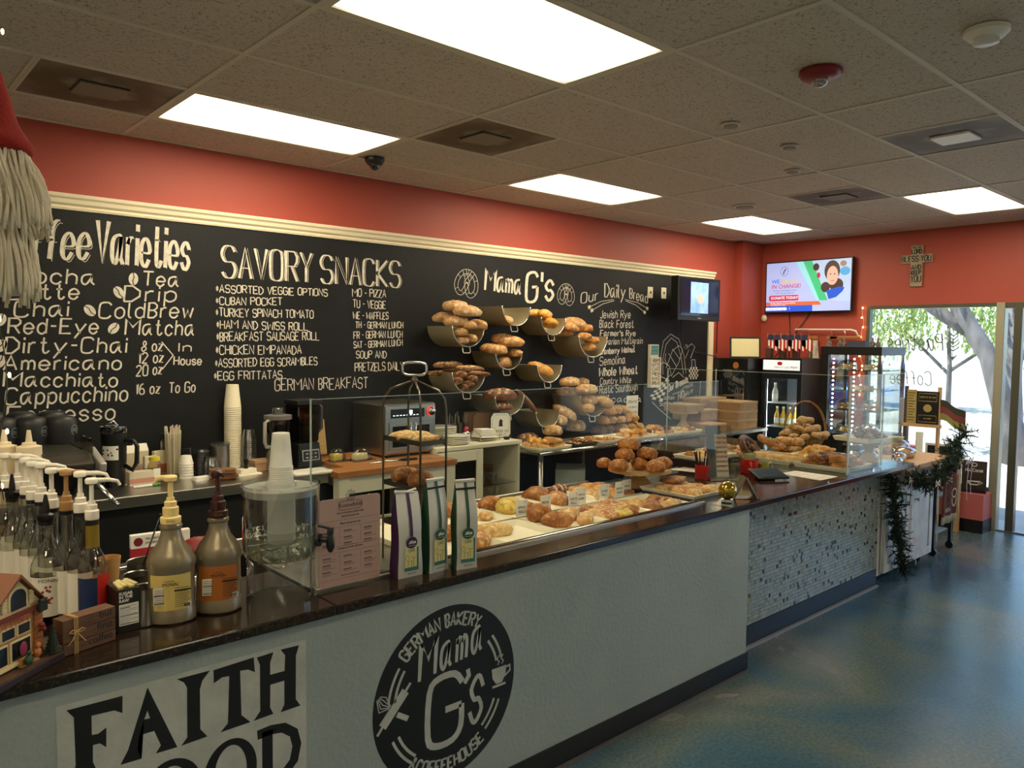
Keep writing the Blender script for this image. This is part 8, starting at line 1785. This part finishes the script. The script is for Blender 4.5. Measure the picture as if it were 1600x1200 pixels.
mb = MB(); mb.prism([(-.45, -.135), (-.44, -.15), (-.10, -.15), (-.09, -.135), (-.09, -.105), (-.10, -.09), (-.44, -.09), (-.45, -.105)], .0004, 'y', -.0018); mb.build('red_button', em('crimson', '#b02848'), t)
mb = MB(); mb.prism([(-w_, -.255), (-.24, -.255), (-.225, -.24), (-.24, -.225), (-w_, -.225)], .0004, 'y', -.0018); mb.build('address_field', em('white', '#e9ecff'), t)
for s_, x, z, sz, c in (('WE', -.42, .045, .062, em('royal', '#2a52c8')), ('BELIEVE', -.30, .045, .056, em('ochre', '#c9a83a')), ('IN CHANGE!', -.42, -.012, .062, em('crimson', '#b02848')), ('As long as child hunger persists', -.40, -.043, .022, em('navy', '#26305a')), ('none of us can truly rest', -.37, -.070, .022, em('navy', '#26305a')), ('DONATE TODAY!', -.425, -.132, .041, em('white', '#e9ecff')),
    ('Feeding Manatee County students', -.43, -.185, .022, em('white', '#e9ecff')), ('one backpack at a time', -.43, -.202, .020, em('white', '#e9ecff')), ('www.totinc.org', -.45, -.250, .028, em('navy', '#26305a')), ('f', -.20, -.252, .034, em('white', '#e9ecff'))): print_text('lettering', s_, c, t, (x, -.0025, z), sz, ext=.0001, bold=.0006 if sz > .04 else 0)
mb = MB(); mb.ribbon([(-.27+.045*math.cos(a), .175+.05*math.sin(a)) for a in [2*PI*k/24 for k in range(24)]], .004, closed=True).ribbon([(-.28, .14), (-.275, .17), (-.26, .19), (-.25, .2)], .012); mb.build('round_logo', em('navy', '#26305a'), t, loc=(0, -.002, 0))
def ell(name, c, x, z, a, b_, d): mb = MB(); mb.add([(x+a*math.cos(2*PI*k/24), 0, z+b_*math.sin(2*PI*k/24)) for k in range(24)], [tuple(range(24))]); mb.build(name, em(*c), t, loc=(0, -d, 0))
hair, skin = ('hair', '#43322c'), ('skin', '#d2a596'); ell('child_hair', hair, .28, .15, .085, .11, .0020); ell('child_hair', hair, .33, .0, .075, .07, .0021); ell('child_hair', hair, .21, -.02, .05, .055, .0021)
screen_quad(t, 'child_shirt', em('shirt', '#2450c0'), [(.22, -.06), (.25, -.15), (.33, -.13), (.40, -.07), (.42, -.03), (.36, -.02)], .0022); ell('child_face', skin, .285, .10, .062, .10, .0024); ell('second_child_hair', hair, .10, .20, .035, .04, .0018); ell('second_child_shirt', ('redshirt', '#a8323c'), .13, .11, .02, .03, .0018); ell('third_child_hair', ('brown', '#8c7468'), .40, .22, .035, .03, .0018); ell('third_child_shirt', ('cyan', '#4a96d0'), .42, .14, .055, .045, .0018)
for x in (.262, .308): ell('eye', ('navy', '#26305a'), x, .115, .009, .006, .0026)
mb = MB(); mb.ribbon([(.268, .048), (.285, .042), (.305, .05)], .006); mb.build('mouth', em('lip', '#a8505a'), t, loc=(0, -.0026, 0))
t = thing('small_television', 'small thick television on a bracket at the end of the chalkboard', 'television', (5.24, -.30, 2.145)); MB().bx(-.36, .36, 0, .09, -.215, .215).build('casing', M_blackpl, t, bevel=.006); MB().bx(-.05, .05, .0905, .29, -.05, .05).build('wall_arm', M_blackpl, t)
MB().bx(-.32, .32, -.003, -.0005, -.165, .185).build('screen', mat('dark_screen', '#141a2c', .1, emit=.5), t); MB().bx(-.16, .14, -.0045, -.0032, -.14, .165).build('picture', mat('snow_picture', '#8fa8d8', .3, var='#5f86c4', scale=7, emit=.0), t)
_p = MATS['snow_picture'].node_tree; _p.links.new(_p.nodes['Color Ramp'].outputs[0], _p.nodes['Principled BSDF'].inputs['Emission Color']); _p.nodes['Principled BSDF'].inputs['Emission Strength'].default_value = .9
mb = MB(); mb.ball((.0, -.006, -.0), (.05, .001, .05), 14, 8); mb.build('bread_picture', em('loaf', '#b89a8c', .8), t); MB().bx(-.03, .03, -.002, -.0005, -.195, -.185).build('maker_mark', M_steel, t)
t = thing('wall_cross', 'wooden wall cross printed with a blessing in black capitals', 'cross', (XW-.022, -1.775, 2.49), -PI/2); MB().bx(-.055, .055, 0, .02, -.20, .20).bx(-.145, .145, -.001, .0195, .03, .11).build('cross', mat('cross_wood', '#b3a282', .7, var='#94866a', scale=10), t, bevel=.003)
for s_, z, h_, x in (('MAY THE', .172, .018, .040), ('LORD', .122, .040, .046), ('BLESS YOU', .045, .052, .132), ('AND', -.035, .045, .045), ('KEEP', -.085, .038, .044), ('YOU', -.155, .058, .045)): mb = MB(); letter(mb, s_, -x, z, x, z, h_, .009 if h_ > .03 else .004); mb.build('lettering', M_blackpl, t, loc=(0, -.0025, 0))
t = thing('wall_sensor', 'small cream motion sensor on the coral wall near the corner', 'sensor', (XW-.001, -.11-.04, 2.0)); MB().ball((-.02, 0, 0), (.025, .035, .04), 12, 8).build('sensor', M_cream2, t, smooth=True)
t = thing('certificate', 'black framed certificate standing on top of the cooler', 'certificate', (6.05, -.33, 1.5505), -.75); MB().box((0, 0, .115), (.33, .012, .23), rx=-.1).build('frame', M_blackpl, t, bevel=.002); MB().box((0, -.0075, .115), (.29, .002, .19), rx=-.1).build('paper', mat('cert_paper', '#d8cfa0', .6), t)
mb = MB()
for z, x in ((.175, .07), (.13, .05), (.105, .11), (.09, .09), (.06, .05)): mb.ribbon([(-x, z), (x, z)], .006)
o = mb.build('print', mat('ink_grey', '#6a6a6e', .8), t, loc=(0, -.0105, 0)); o.rotation_euler = (-.1, 0, 0)
for k, (x, y, lb) in enumerate(((6.22, -.52, 'left group of small striped flags on the drinks fridge'), (6.28, -.64, 'middle group of small striped flags on the drinks fridge'), (6.34, -.76, 'right group of small striped flags on the drinks fridge'))):
    t = thing('flag_cup', lb, 'flags', (x, y, 1.5605), 0, 'small flags in dark blocks'); MB().box((0, 0, .05), (.06, .06, .10)).build('block', M_woodd, t)
    for j in range(2):
        a = -.3+.5*j; st_ = MB().cyl((0, 0, .09), (0, .15*math.sin(a), .26), .003, 6).build('stick', M_woodl, t)
        for q_ in range(6):
            u = q_/6; mb = MB(); y0 = .15*math.sin(a)-.015-.02*q_; mb.add([(-.004, y0, .25-.012*q_), (-.004, y0-.02, .238-.012*q_), (-.004, y0-.02, .12-.012*q_), (-.004, y0, .132-.012*q_)], [(0, 1, 2, 3)]); mb.build('flag_stripe', M_red if q_ % 2 else M_paper, t, solid=.001)
        MB().bx(-.008, -.0055, .15*math.sin(a)-.08, .15*math.sin(a)-.012, .19, .245).build('flag_canton', mat('flag_navy', '#262c48', .8), t)
for k, (pts, lb) in enumerate(((((5.60, -.25, 2.25), (5.75, -.06, 2.20), (5.99, -.02, 2.05), (5.99, -.02, 1.6)), 'black cable running down from the small television'), (((6.745, -.45, 2.06), (6.745, -.47, 1.8), (6.745, -.46, 1.56)), 'black cable hanging below the wide television, left one'), (((6.745, -.70, 2.06), (6.745, -.45, 1.72), (6.72, -.30, 1.56)), 'black cable running diagonally down to the fridge top'), (((5.3, -.04, 1.93), (5.32, -.03, 1.7), (5.5, -.03, 1.62), (5.7, -.03, 1.6), (5.95, -.05, 1.56)), 'black cable looping on the board below the small television'))):
    o = MB().tube(pts, .005, 6).build('cable', M_blackpl, None, smooth=True); tag(o, lb, 'cable')
t = thing('fairy_lights', 'warm fairy lights down the left edge of the window', 'string lights', (XW-.02, WY0+.03, WT)); MB().tube([(0, .012*math.sin(k*1.4), -.05*k) for k in range(20)], .0015, 5).build('wire', M_white, t)
for k in range(10): MB().ball((-.012, .016*math.sin(k*2.8), -.1*k-.02), .008, 8, 6).build('bulb', mat('fairy_bulb', '#ffd27a', .3, emit=14), t)
t = thing('bell_decor', 'row of small dark figures and a blue box on top of the cake display', 'decoration', (6.05, -1.5, H_+.0005)); MB().bx(-.05, .05, -.12, .04, 0, .055).build('blue_box', mat('box_slate', '#3d4658', .6), t)
for y in (-.22, -.17, .10, .14, .25): MB().lathe([(.02, 0), (.025, .03), (.008, .06), (.012, .08), (0, .09)], (0, y, 0), 12).build('figure', mat('figure_dark', '#4a403a', .6, var='#8c8070', scale=40), t, smooth=50)

# ================================================================ labels that tell pile neighbours apart, by their order in the picture
bpy.context.view_layer.update()
_inv = cam.matrix_world.inverted()
def _sx(o):
    q = _inv @ o.location; return q.x/-q.z
for o, lb in OUT: AUTO.setdefault(lb, []).append(o)
for base, lst in AUTO.items():
    lst.sort(key=_sx); n = len(lst)
    for i, o in enumerate(lst):
        if n == 1: o['label'] = base; continue
        w = ORD[i] if i < (n+1)//2 else ORDR[n-1-i]
        if n % 2 and i == n//2 and n > 2: w = 'middle one'
        o['label'] = base+', '+w
